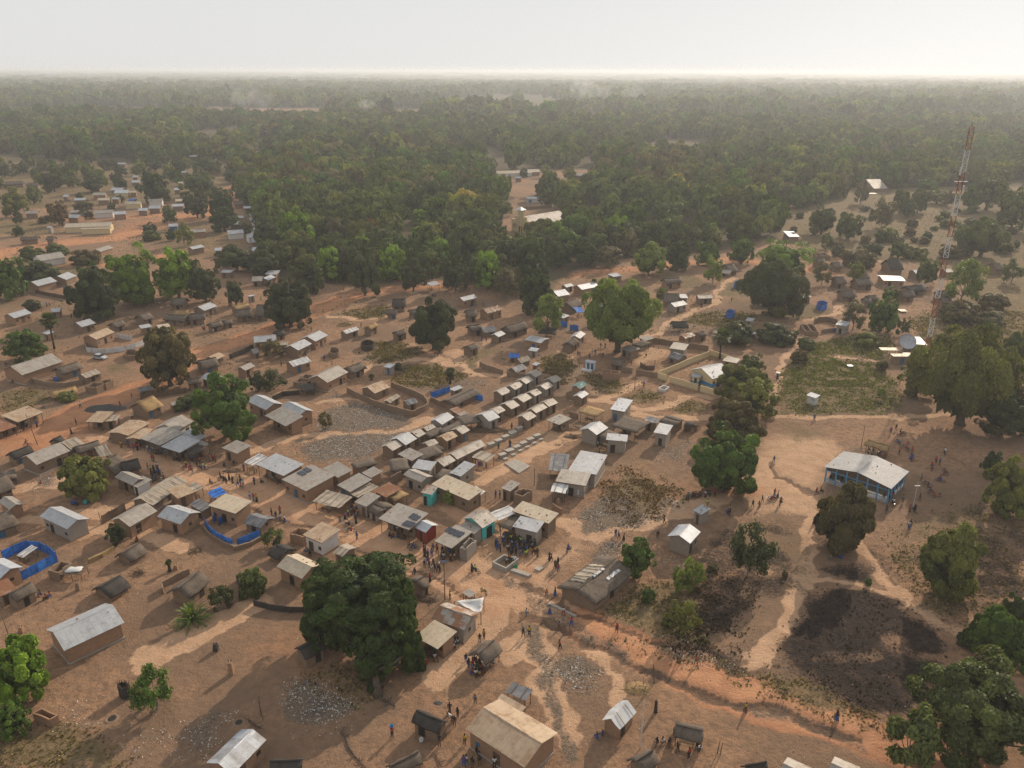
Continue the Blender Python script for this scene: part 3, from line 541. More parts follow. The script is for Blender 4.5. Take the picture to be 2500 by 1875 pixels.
# ---------------------------------------------------------------- trees seen one by one
def foreground_mango():
    x, y, rx, Ht, wp = fit('B', 905, 330, 1040, 1130, 'mango'); rng = np.random.default_rng(11)
    gx_, gy_ = G('B', 1048, 1035); o = empty('mango_tree', (gx_, gy_, gh(gx_, gy_)-.05)); Vs, Qs, Ts, n0 = [], [], [], 0
    for (cx, cy, w_, h, zc, n) in [(900, 130, 1030, 700, 8.0, 15000), (640, 300, 560, 560, 6.2, 6000), (1190, 330, 480, 560, 6.4, 6000), (1030, 620, 520, 480, 4.3, 6500), (1320, 640, 240, 520, 3.6, 3500), (760, 420, 360, 360, 5, 3000)]:
        px, py = G('B', cx, cy, zc); d = math.sqrt(px*px+py*py+(H-zc)**2); r_ = w_/3.45625/2*d/F/1.04
        th = math.asin((H-zc)/d); ry = h/3.45625/2*d/F; rz_ = min(max(math.sqrt(max(ry*ry-(r_*math.sin(th))**2, .1))/math.cos(th), .45*r_), zc-.5)
        V, Q, ti, cc = crown(rng, 'mango', int(n*1.9), .19/r_, 0.0); V = V*np.array([r_, r_, rz_])+np.array([px-gx_, py-gy_, zc-rz_])
        Vs.append(V); Qs.append(Q+n0); n0 += len(V); Ts.append(ti)
    link('crown', npmesh('crown', np.vstack(Vs), np.vstack(Qs), 'foliage', np.concatenate(Ts)), o, (.040, .066, .020))
    c0 = G('B', 900, 130, 8); cx, cy = c0[0]-gx_, c0[1]-gy_; mb = MB()
    mb.tube([(0, 0, -.3), (cx*.1, cy*.1, 1.3), (cx*.25, cy*.22, 3.2), (cx*.6, cy*.55, 5), (cx, cy, 8)], [.75, .5, .42, .36, .2], 8)
    for px, py, zc in [(640, 300, 6), (1190, 330, 6), (1030, 620, 4.4), (1320, 640, 4), (760, 420, 5)]:
        q = G('B', px, py, zc); mb.tube([(cx*.18, cy*.16, 2.4), ((q[0]-gx_)*.5, (q[1]-gy_)*.45, 3.8), (q[0]-gx_, q[1]-gy_, zc)], [.32, .22, .1], 6)
    build('trunk', mb, 'bark', o, True); reg(o, 'huge dark green mango tree, the largest crown in the foreground', 'tree', 'trees in the village', full=True); FOOT.append((x, y, rx)); return o
BIGMANGO = foreground_mango()
for t in [('A', 150, 800, 530, 520, 'mango', 'b', 'bright green mango tree cut by the left edge, in the foreground'), ('A', 90, 1220, 300, 380, 'mango', 'g'), ('A', 1290, 950, 390, 370, 'sparse', 'g', 'loose dark green shrub beside a small black hut, in front of the striped roof'),
    ('A', 1850, 190, 250, 220, 'sparse', 'k'), ('E', 2120, 1440, 250, 380, 'bush', 'm'), ('E', 715, 530, 440, 380, 'mango', 'o', 'round olive mango tree standing in the left market square'), ('E', 970, 1040, 165, 240, 'bushy', 'k', 'small round tree with white blossom against a brick gable'),
    ('F', 160, 1065, 190, 150, 'sparse', 'm'), ('F', 1645, 735, 110, 130, 'sparse', 'l'), ('F', 600, 80, 120, 130, 'sparse', 'w'),
    ('G', 1830, 420, 600, 540, 'mango', 'g'), ('G', 1960, 160, 430, 330, 'mango', 'w'), ('G', 2050, 1170, 400, 400, 'sparse', 'k'), ('G', 1100, 1230, 290, 370, 'bushy', 'g', 'bushy green tree leaning on the big grey thatched hall'), ('G', 1560, 1380, 230, 330, 'sparse', 'l'),
    ('C', 1190, 180, 150, 130, 'bush', 'g'), ('C', 1500, 330, 260, 330, 'sparse', 'o'), ('C', 1480, 40, 200, 200, 'sparse', 'l'),
    ('H', 735, 880, 530, 540, 'bushy', 'w', 'brown-tinged tree in front of the blue-trimmed hall'), ('H', 1620, 1230, 600, 620, 'bushy', 'o', 'broad olive tree right of the blue-trimmed hall, over the footpath fork'), ('H', 2130, 650, 480, 520, 'mango', 'o'), ('H', 1950, 440, 200, 230, 'bushy', 'd'),
    ('D', 1960, 480, 420, 420, 'bushy', 'g'), ('D', 1850, 1130, 1100, 900, 'mango', 'm', 'very large grey-green tree filling the lower right corner'), ('D', 1270, 1380, 440, 460, 'sparse', 'm'), ('C', 1650, 560, 130, 90, 'bush', 'w'), ('C', 1350, 400, 120, 120, 'bush', 'o'), ('G', 1730, 1330, 120, 80, 'bush', 'w'), ('D', 900, 70, 60, 60, 'bush', 'g'), ('H', 200, 1390, 60, 60, 'bush', 'w'), ('D', 1750, 560, 200, 150, 'bush', 'k'), ('D', 1400, 820, 200, 120, 'bush', 'k'), ('D', 2180, 640, 340, 300, 'bushy', 'g'), ('D', 2180, 300, 260, 300, 'bushy', 'd'),
    ('K', 1960, 1150, 420, 330, 'mango', 'o'), ('K', 1900, 1440, 470, 360, 'mango', 'w'), ('K', 2080, 1280, 400, 330, 'mango', 'o'), ('K', 2060, 1000, 260, 200, 'bushy', 'm'),
    ('L', 1790, 990, 960, 640, 'acacia', 'o', 'enormous flat-topped acacia spreading at the right edge above the village'), ('L', 2060, 1380, 620, 420, 'mango', 'k'), ('L', 1330, 1120, 330, 260, 'bushy', 'o'), ('L', 2150, 860, 300, 340, 'bushy', 'm'), ('L', 1030, 570, 280, 270, 'mango', 'g'), ('L', 1088, 400, 150, 115, 'bushy', 'g'), ('L', 790, 570, 200, 300, 'sparse', 'n'), ('L', 1195, 680, 120, 140, 'sparse', 'k'),
    ('L', 1400, 200, 190, 250, 'bushy', 'm'), ('L', 1720, 280, 320, 380, 'sparse', 'l'), ('L', 110, 280, 640, 300, 'acacia', 'k'), ('L', 280, 490, 180, 260, 'bushy', 'd'), ('L', 130, 740, 330, 170, 'bush', 'k'), ('L', 520, 220, 160, 190, 'sparse', 'n'), ('L', 790, 210, 150, 190, 'sparse', 'o'), ('L', 320, 930, 150, 120, 'bush', 'w'), ('L', 2130, 200, 200, 170, 'sparse', 'm'),
    ('L', 180, 90, 520, 260, 'mango', 'b'), ('L', 1020, 1010, 110, 90, 'bush', 'w'), ('L', 1900, 680, 110, 130, 'bushy', 'd'), ('L', 120, 540, 220, 110, 'bush', 'o'), ('L', 380, 820, 160, 100, 'bush', 'm'),
    ('K', 945, 500, 700, 460, 'acacia', 'l', 'great light green spreading tree with a thick trunk amid the village'), ('K', 330, 560, 290, 400, 'sparse', 'l'), ('K', 235, 380, 330, 380, 'mango', 'd'), ('K', 190, 130, 390, 370, 'mango', 'd'), ('K', 1195, 95, 310, 260, 'bushy', 'l'), ('K', 1430, 80, 240, 220, 'mango', 'd'), ('K', 1690, 60, 230, 190, 'mango', 'g'), ('K', 1740, 190, 180, 280, 'sparse', 'l'), ('K', 1980, 40, 210, 190, 'mango', 'g'),
    ('K', 1950, 740, 330, 200, 'bush', 'k'), ('K', 30, 250, 240, 300, 'bushy', 'n'), ('K', 650, 40, 240, 220, 'bushy', 'd'), ('K', 420, 60, 240, 200, 'bushy', 'd'), ('K', 860, 80, 260, 160, 'sparse', 'n'), ('K', 1300, 400, 110, 90, 'bush', 'o'),
    ('J', 290, 480, 430, 380, 'mango', 'k', 'lone blackish mango tree beside the red road, left of centre'), ('J', 1510, 640, 440, 400, 'bushy', 'k', 'wide bushy tree with a yellowing top in the middle of the village'), ('J', 1975, 200, 290, 380, 'mango', 'b'), ('J', 2130, 300, 210, 320, 'sparse', 'n'), ('J', 925, 200, 340, 380, 'bushy', 'k'), ('J', 635, 150, 250, 300, 'mango', 'b'), ('J', 430, 260, 300, 310, 'bushy', 'k'), ('J', 1170, 140, 260, 280, 'mango', 'b'),
    ('J', 130, 1110, 265, 180, 'sparse', 'k', 'round-topped shrub tree behind the lush green mango tree'), ('J', 160, 860, 210, 140, 'sparse', 'w'), ('J', 1215, 1020, 70, 65, 'bush', 'k'), ('J', 1340, 230, 240, 260, 'bushy', 'k'), ('J', 1480, 140, 200, 260, 'sparse', 'm'), ('J', 1700, 220, 260, 260, 'bushy', 'k'), ('J', 100, 130, 260, 200, 'bushy', 'k'),
    ('I', 1400, 930, 510, 470, 'mango', 'w', 'tall dark brownish mango tree beside the red road'), ('I', 1890, 1330, 580, 530, 'mango', 'g', 'lush green mango tree with billowing lobes behind the market roofs'), ('I', 195, 830, 330, 240, 'mango', 'g'), ('I', 780, 380, 430, 440, 'mango', 'd'), ('I', 1100, 230, 470, 480, 'mango', 'b'), ('I', 1480, 220, 370, 440, 'mango', 'b'), ('I', 1710, 290, 290, 350, 'bushy', 'k'), ('I', 40, 270, 300, 420, 'mango', 'g'), ('I', 1980, 390, 190, 190, 'bushy', 'k'), ('I', 1990, 90, 350, 200, 'bushy', 'k'),
    ('I', 720, 90, 250, 110, 'bush', 'w'), ('I', 270, 60, 220, 100, 'bush', 'm'), ('I', 300, 220, 380, 100, 'bush', 'k'), ('I', 480, 30, 200, 80, 'bush', 'm'), ('I', 1570, 1320, 230, 130, 'bush', 'm'), ('I', 270, 500, 150, 90, 'bush', 'k'), ('I', 2150, 1150, 120, 120, 'sparse', 'k'), ('I', 560, 1270, 160, 80, 'bush', 'o'), ('I', 2170, 150, 150, 160, 'bushy', 'k'),
    ('M', 480, 1100, 175, 220, 'bushy', 'r'), ('M', 100, 1000, 240, 220, 'bushy', 'o'), ('M', 270, 940, 150, 140, 'bushy', 'm'), ('M', 440, 820, 220, 170, 'bushy', 'k'), ('M', 610, 830, 130, 90, 'bushy', 'm'), ('M', 770, 840, 200, 150, 'bushy', 'k'), ('M', 1010, 850, 120, 110, 'bushy', 'd'), ('M', 1310, 880, 320, 230, 'bushy', 'd'), ('M', 1690, 850, 340, 190, 'bushy', 'm'), ('M', 1650, 1010, 250, 220, 'bushy', 'k'), ('M', 1860, 1010, 230, 260, 'bushy', 'd'),
    ('M', 1430, 1110, 130, 140, 'bushy', 'm'), ('M', 1540, 1270, 170, 170, 'sparse', 'o'), ('M', 1260, 1230, 130, 90, 'bushy', 'k'), ('M', 1440, 1285, 90, 90, 'bushy', 'd'), ('M', 2100, 920, 230, 190, 'bushy', 'm'), ('M', 230, 630, 110, 110, 'bushy', 'k'), ('M', 560, 570, 220, 190, 'bushy', 'k'), ('M', 760, 620, 180, 110, 'bushy', 'm'), ('M', 1120, 620, 130, 90, 'bushy', 'k'), ('M', 890, 690, 130, 90, 'bushy', 'k'), ('M', 1010, 740, 120, 90, 'bushy', 'k'),
    ('M', 1330, 590, 160, 110, 'bushy', 'm'), ('M', 1700, 700, 260, 130, 'bushy', 'm'), ('M', 2070, 640, 190, 130, 'bushy', 'm'), ('M', 1960, 620, 60, 80, 'bushy', 'k'), ('M', 1960, 780, 150, 120, 'bushy', 'd'), ('M', 150, 1140, 90, 110, 'sparse', 'k'), ('M', 150, 1250, 110, 80, 'bushy', 'd'), ('M', 500, 750, 160, 120, 'bushy', 'm'), ('M', 90, 730, 150, 110, 'sparse', 'k'), ('M', 190, 720, 110, 90, 'bushy', 'k'), ('M', 360, 700, 130, 100, 'sparse', 'n'), ('M', 620, 700, 120, 100, 'bushy', 'm'),
    ('M', 1500, 700, 160, 100, 'bushy', 'k'), ('M', 1310, 700, 170, 80, 'bushy', 'k'), ('M', 1880, 1150, 240, 180, 'bushy', 'd'), ('M', 1230, 800, 110, 80, 'bushy', 'k'), ('M', 720, 1110, 130, 70, 'bushy', 'k'), ('M', 670, 960, 70, 60, 'bushy', 'd'), ('M', 1830, 1230, 60, 60, 'bushy', 'd'), ('M', 2060, 1220, 130, 90, 'bushy', 'n'), ('M', 1280, 1290, 170, 90, 'bush', 'm'), ('M', 380, 1160, 120, 60, 'bush', 'w'), ('M', 700, 1040, 160, 50, 'bush', 'w'), ('M', 1020, 980, 70, 60, 'bushy', 'm'), ('M', 940, 1050, 80, 50, 'bush', 'm'), ('M', 2130, 760, 120, 100, 'bushy', 'm'),
    ('N', 1085, 790, 330, 280, 'mango', 'l', 'tall light green tree rising above the wood, left of centre'), ('N', 990, 1020, 270, 240, 'mango', 'l'), ('N', 350, 1240, 340, 340, 'mango', 'b'), ('N', 1500, 940, 190, 200, 'mango', 'd'), ('N', 1790, 1010, 360, 200, 'bushy', 'y'), ('N', 1000, 1250, 180, 200, 'bushy', 'r'), ('N', 570, 840, 240, 150, 'mango', 'g'), ('N', 1140, 1230, 170, 160, 'mango', 'b'), ('N', 1380, 1300, 170, 150, 'mango', 'b'), ('N', 720, 1020, 260, 160, 'bushy', 'o'), ('N', 1930, 720, 230, 160, 'bushy', 'm'), ('N', 1760, 770, 180, 130, 'bushy', 'g'), ('N', 2100, 1060, 210, 130, 'bushy', 'o'),
    ('N', 140, 820, 200, 200, 'mango', 'g'), ('N', 460, 1060, 210, 130, 'mango', 'g'), ('N', 1110, 1400, 220, 160, 'bushy', 'g'), ('N', 1850, 1180, 400, 220, 'acacia', 'm'), ('N', 1400, 1140, 180, 130, 'mango', 'b'), ('N', 860, 1390, 200, 110, 'mango', 'g'), ('N', 1250, 1100, 160, 120, 'acacia', 'm'), ('N', 850, 960, 200, 120, 'bushy', 'm'),
    ('O', 1415, 870, 240, 180, 'bushy', 'y', 'yellow-leaved tree in the wood right of the church'), ('O', 900, 960, 160, 120, 'mango', 'b'), ('O', 750, 770, 150, 100, 'bushy', 'o'), ('O', 520, 755, 120, 110, 'bushy', 'o'), ('O', 560, 1200, 330, 130, 'acacia', 'g'), ('O', 520, 1370, 290, 220, 'bushy', 'g'), ('O', 1010, 1270, 140, 130, 'bushy', 'o'), ('O', 1330, 1100, 300, 160, 'mango', 'g'), ('O', 1860, 1060, 105, 110, 'bushy', 'l'), ('O', 1260, 1260, 290, 130, 'bushy', 'n'), ('O', 320, 740, 90, 90, 'sparse', 'o'), ('O', 135, 760, 70, 120, 'bushy', 'd'),
    ('Q', 460, 920, 230, 180, 'bushy', 'l'), ('Q', 850, 920, 150, 190, 'sparse', 'n'), ('Q', 160, 920, 140, 100, 'bushy', 'o'), ('Q', 310, 1000, 80, 80, 'bushy', 'd'), ('Q', 520, 1150, 280, 220, 'bushy', 'm'), ('Q', 740, 1200, 250, 200, 'bushy', 'm'), ('Q', 1030, 1090, 200, 220, 'sparse', 'n'), ('Q', 1180, 980, 190, 260, 'bushy', 'm'), ('Q', 1330, 990, 170, 200, 'bushy', 'm'), ('Q', 1410, 870, 200, 120, 'bushy', 'g'), ('Q', 1490, 960, 200, 110, 'bushy', 'o'), ('Q', 1930, 900, 400, 280, 'bushy', 'm'),
    ('Q', 1890, 1270, 430, 220, 'acacia', 'm'), ('Q', 1770, 960, 180, 200, 'bushy', 'g'), ('Q', 2150, 1050, 300, 320, 'bushy', 'm'), ('Q', 1660, 1240, 90, 200, 'sparse', 'l'), ('Q', 1400, 1290, 110, 70, 'bushy', 'd'), ('Q', 940, 1410, 170, 110, 'bushy', 'k'), ('Q', 1160, 1410, 200, 130, 'bushy', 'm'), ('Q', 550, 1330, 110, 140, 'sparse', 'm'), ('Q', 2150, 1370, 70, 120, 'bushy', 'k'), ('Q', 1580, 970, 110, 110, 'sparse', 'w'), ('Q', 1250, 1060, 130, 160, 'bushy', 'm'), ('Q', 2050, 1400, 160, 90, 'bush', 'o'), ('Q', 1580, 1430, 220, 110, 'bush', 'w'), ('Q', 1300, 1440, 200, 90, 'bush', 'o'), ('Q', 650, 1420, 130, 110, 'bush', 'n'),
    ('Q', 820, 1480, 300, 60, 'bush', 'w'), ('Q', 1150, 1330, 120, 60, 'bush', 'n'), ('Q', 1700, 1420, 180, 80, 'bush', 'n'), ('Q', 1050, 1280, 220, 70, 'bush', 'o'), ('L', 1700, 560, 350, 90, 'bush', 'w'), ('L', 1950, 470, 260, 80, 'bush', 'w'), ('L', 1930, 600, 240, 90, 'bush', 'n'), ('L', 880, 780, 240, 70, 'bush', 'o'), ('L', 1020, 1240, 80, 90, 'sparse', 'l'), ('O', 640, 1290, 120, 100, 'bushy', 'm')]:
    T(*t)
for r, bx, by, ht, cr, lb in [('I', 460, 872, 8.5, 3.0, 'tall fan palm with a skirt of dead fronds at the left'), ('K', 1785, 955, 6.5, 3.2, 'fan palm with a shaggy skirt beside the yellow compound wall'), ('J', 1655, 1165, 3.4, 1.6, 'small bright fan palm on the grassy plot'), ('K', 720, 385, 3.5, 1.5, 'fan palm hiding a white roof behind the light green tree')]:
    x, y = G(r, bx, by); fan_palm(x, y, ht, cr, lb)
x, y = G('A', 1625, 400); fan_palm(x, y, 0.3, 3.6, 'spiky pandanus clump with long strap leaves by a thatched yard', False, True)
x, y = G('E', 1430, 1360); fan_palm(x, y, 1.6, .7, 'knee-high young palm with a few fronds on open sand', False)
x, y = G('J', 990, 1135); fan_palm(x, y, 1.0, 1.0, 'young banana plant behind the walled yard of huts', False)
FOOTA = np.array(FOOT)
# ---------------------------------------------------------------- the wood: nearest trees one by one, the rest as one mass
def scatter(y0, y1, sp, seed):
    out = []; rows = np.arange(y0, y1, sp)
    for j, yy in enumerate(rows):
        hw = yy*.70+30; cx = np.arange(-hw, hw, sp)+(j % 2)*sp/2; out.append(np.stack([cx, np.full(cx.shape, yy)], 1))
    P = np.vstack(out); rg = np.random.default_rng(seed); P = P+rg.uniform(-.46, .46, P.shape)*sp; return P
def keep(P, extra=True):
    X, Y = P[:, 0], P[:, 1]; k = inside(FPOLY, X, Y)
    for C_ in CLEARP: k &= ~(sdf(C_, X+(fbm(X/40, Y/40, 5, 3)-.5)*40, Y+(fbm(X/40, Y/40, 6, 3)-.5)*40) < 0)
    return k
P1 = scatter(185, 640, 9.4, 1); P1 = P1[keep(P1)]
dd_ = ((P1[:, None, :]-FOOTA[None, :, :2])**2).sum(2) < (FOOTA[None, :, 2]*.95+2.2)**2; P1 = P1[~dd_.any(1)]
P1 = P1[(fbm(P1[:, 0]/45, P1[:, 1]/45, 61, 3) > .34) | (P1[:, 1] > 480)]
P1 = P1[np.abs(P1[:, 0]) < P1[:, 1]*.66+5]
o_ = np.argsort(np.hypot(P1[:, 0], P1[:, 1])); P1 = P1[o_]
NTREES = len([t for t in TREES if t['category'] == 'tree']); NI = max(0, 297-NTREES)
tones = list('mkgmomkdnmmogkmbo')
for i, (x, y) in enumerate(P1[:NI]):
    R_ = np.random.default_rng(1000+i); st = R_.choice(['bushy', 'bushy', 'mango', 'acacia', 'bushy', 'sparse']); rx = R_.uniform(4.2, 7.6)*(.8 if st == 'sparse' else 1)
    place_tree(x, y, rx, R_.uniform(1.65, 2.25)*rx, st, tones[R_.integers(len(tones))], 50, R_, 'trees at the edge of the wood', nm='woodland_tree')
SV = np.vstack([PL('Q', [(-300, 1250), (200, 1100), (640, 1080), (1100, 1060), (1700, 1000), (2400, 900)]), PL('Q', [(2400, 1500), (1700, 1500), (1200, 1450), (700, 1440), (300, 1350), (-100, 1330)])])
for i in range(400):
    if i == 0: nb = 0
    R_ = np.random.default_rng(7000+i); q = R_.uniform(SV.min(0), SV.max(0))
    if nb >= 75 or not inside(SV, q[:1], q[1:])[0] or ((FOOTA[:, 0]-q[0])**2+(FOOTA[:, 1]-q[1])**2 < (FOOTA[:, 2]*.8+1)**2).any(): continue
    nb += 1; rx = R_.uniform(1.6, 3.6); place_tree(q[0], q[1], rx, R_.uniform(.9, 1.5)*rx, 'bush', 'womknw'[R_.integers(6)], 40, R_, 'bushes in the scrub on the right')
def masstrees(P, rr, nv, n, leaf, seed, fill=False):
    rg = np.random.default_rng(seed); bases = []
    for v in range(nv):
        st = ['bushy', 'acacia', 'bushy', 'mango', 'bushy'][v % 5]; V, Q, ti, cc = crown(rg, st, n, leaf, BOT[st]*.8, .22)
        if n < 400: pass
        bases.append((V.reshape(-1, 4, 3), ti))
    Vs, Ts, Cs = [], [], []; hue = fbm(P[:, 0]/110, P[:, 1]/110, 91, 3); hv = fbm(P[:, 0]/60, P[:, 1]/160, 92, 3)
    tc = np.array([TC[c_] for c_ in 'mkogmnwomk'])
    for v in range(nv):
        sel = np.where(rg.integers(0, nv, len(P)) == v)[0] if nv > 1 else np.arange(len(P)); V, ti = bases[v]
        a_ = rg.uniform(0, 6.28, len(sel)); r_ = rg.uniform(.75, 1.3, len(sel))*rr*(.7+.6*hv[sel]); h_ = r_*rg.uniform(.75, 1.1, len(sel))
        z = relief(P[sel, 0], P[sel, 1]); c_, s_ = np.cos(a_), np.sin(a_); VV = V[None]
        X = (VV[..., 0]*c_[:, None, None]-VV[..., 1]*s_[:, None, None])*r_[:, None, None]+P[sel, 0][:, None, None]
        Y = (VV[..., 0]*s_[:, None, None]+VV[..., 1]*c_[:, None, None])*r_[:, None, None]+P[sel, 1][:, None, None]
        Z = VV[..., 2]*h_[:, None, None]+z[:, None, None]
        Vs.append(np.stack([X, Y, Z], -1).reshape(-1, 3).astype(np.float32)); Ts.append(np.tile(ti, len(sel)))
        ci = np.clip((hue[sel]-.3)*2.2*len(tc)*.6+rg.uniform(-2.4, 2.4, len(sel)), 0, len(tc)-1).astype(int)
        Cs.append(np.repeat(tc[ci]*rg.uniform(.7, 1.45, (len(sel), 1)), len(ti), 0))
    V = np.vstack(Vs); return V, np.concatenate(Ts), np.vstack(Cs)
VB = PL('M', [(-300, 440), (200, 420), (1000, 430), (2000, 430), (2180, 600), (1950, 820), (1400, 900), (600, 900), (-300, 960)]); PB = scatter(250, 700, 15, 8); PB = PB[inside(VB, PB[:, 0], PB[:, 1])]
PB = PB[(((PB[:, None, :]-FOOTA[None, :, :2])**2).sum(2) > 30).all(1)]; PB = PB[np.random.default_rng(4).uniform(size=len(PB)) < .62]
far1 = P1[NI:]
P2 = scatter(640, 1300, 13, 2); P2 = P2[keep(P2)]; P3 = scatter(1300, 3200, 22, 3); P3 = P3[keep(P3)]; P4 = scatter(3200, 8500, 75, 4); P5 = scatter(8500, 24000, 300, 5)
P2 = P2[fbm(P2[:, 0]/90, P2[:, 1]/90, 63, 3) > .36]; P3 = P3[fbm(P3[:, 0]/260, P3[:, 1]/200, 64, 3) > .43]; P4 = P4[fbm(P4[:, 0]/700, P4[:, 1]/500, 65, 3) > .38]
VT = [masstrees(far1, 6.3, 8, 800, .12, 11), masstrees(PB, 4.2, 5, 500, .14, 21), masstrees(P2, 7.6, 8, 300, .19, 12), masstrees(P3, 11.5, 6, 90, .30, 13), masstrees(P4, 32, 4, 40, .4, 14), masstrees(P5, 110, 4, 24, .5, 15)]
VT[4][0][:, 2] = (VT[4][0][:, 2]-relief(VT[4][0][:, 0], VT[4][0][:, 1]))*.30+relief(VT[4][0][:, 0], VT[4][0][:, 1])
VT[5][0][:, 2] = (VT[5][0][:, 2]-relief(VT[5][0][:, 0], VT[5][0][:, 1]))*.10+relief(VT[5][0][:, 0], VT[5][0][:, 1])
V = np.vstack([a_[0] for a_ in VT]); nq = len(V)//4
fo = link('forest', npmesh('forest', V, np.arange(nq*4).reshape(nq, 4), 'forestleaf', np.concatenate([a_[1] for a_ in VT]), np.vstack([a_[2] for a_ in VT])))
fo['kind'] = 'stuff'; fo['label'] = 'hazy woodland stretching to the horizon'; fo['category'] = 'forest'
print('trees', NTREES, NI, len(far1), len(P2), len(P3), len(P4), len(P5), 'quads', nq)
# ---------------------------------------------------------------- buildings
DOORN = 0
def quad_noise(seed): return np.random.default_rng(seed)
def slab(mb, pts_fn, nx_, ny_, th, jag=0.0, rg=None, bump=0.0, keep=-1):
    # a sheet over u,v in 0..1 given by pts_fn, with real thickness
    rg = rg or quad_noise(1); n = (nx_+1)*(ny_+1); up = []; dn = []
    for j in range(ny_+1):
        for i in range(nx_+1):
            u = i/nx_; v = j/ny_; x, y, z = pts_fn(u, v)
            if jag and (i in (0, nx_) or j in (0, ny_)) and j != keep: x += rg.uniform(-jag, jag); y += rg.uniform(-jag, jag)
            if bump and j != keep: z += rg.uniform(-bump, bump)
            up.append((x, y, z)); dn.append((x, y, z-th))
    f = []; W_ = nx_+1
    for j in range(ny_):
        for i in range(nx_):
            a_ = j*W_+i; f.append((a_, a_+1, a_+W_+1, a_+W_)); f.append((a_+n, a_+W_+n, a_+W_+1+n, a_+1+n))
    for i in range(nx_): f.append((i, i+n, i+1+n, i+1)); a_ = ny_*W_+i; f.append((a_, a_+1, a_+1+n, a_+n))
    for j in range(ny_): a_ = j*W_; f.append((a_, a_+W_, a_+W_+n, a_+n)); a_ = j*W_+nx_; f.append((a_, a_+n, a_+W_+n, a_+W_))
    mb.add(up+dn, f)
SOFT = ('thatch', 'straw', 'darkthatch'); CLOTHY = ('sacktarp', 'whitetarp', 'greytarp', 'bluetarp')
RW = {'striped': 'striped metal', 'dullzinc': 'silver metal', 'zinc': 'pale metal', 'zincold': 'weathered grey metal', 'zincrust': 'rust-streaked metal', 'tan': 'tan metal', 'rust': 'rusty metal', 'cream': 'cream metal', 'white': 'white metal', 'green': 'green metal', 'thatch': 'grey thatch', 'straw': 'yellow straw', 'darkthatch': 'black thatch', 'sacktarp': 'sackcloth', 'whitetarp': 'white tarpaulin', 'greytarp': 'dark tarpaulin', 'bluetarp': 'blue tarpaulin'}
WW = {'brick': 'brick', 'mud': 'mud', 'plaster': 'cement', 'whitewall': 'white-walled', 'turquoise': 'turquoise', 'redwall': 'red', 'yellowwall': 'yellow', 'yellowblue': 'yellow and blue', 'orange': 'orange'}
PLOTS = []; HN = 0
def rect(r, p, e):
    ax, ay = G(r, p[0], p[1], e); bx, by = G(r, p[2], p[3], e); L = math.hypot(bx-ax, by-ay); ux, uy = (bx-ax)/L, (by-ay)/L
    if len(p) == 5: W_ = p[4]; sgn = 1
    else:
        qx, qy = G(r, p[4], p[5], e); W_ = (qx-ax)*-uy+(qy-ay)*ux; sgn = 1 if W_ > 0 else -1; W_ = abs(W_)
    return ax, ay, ux, uy, L, max(W_, .8), sgn
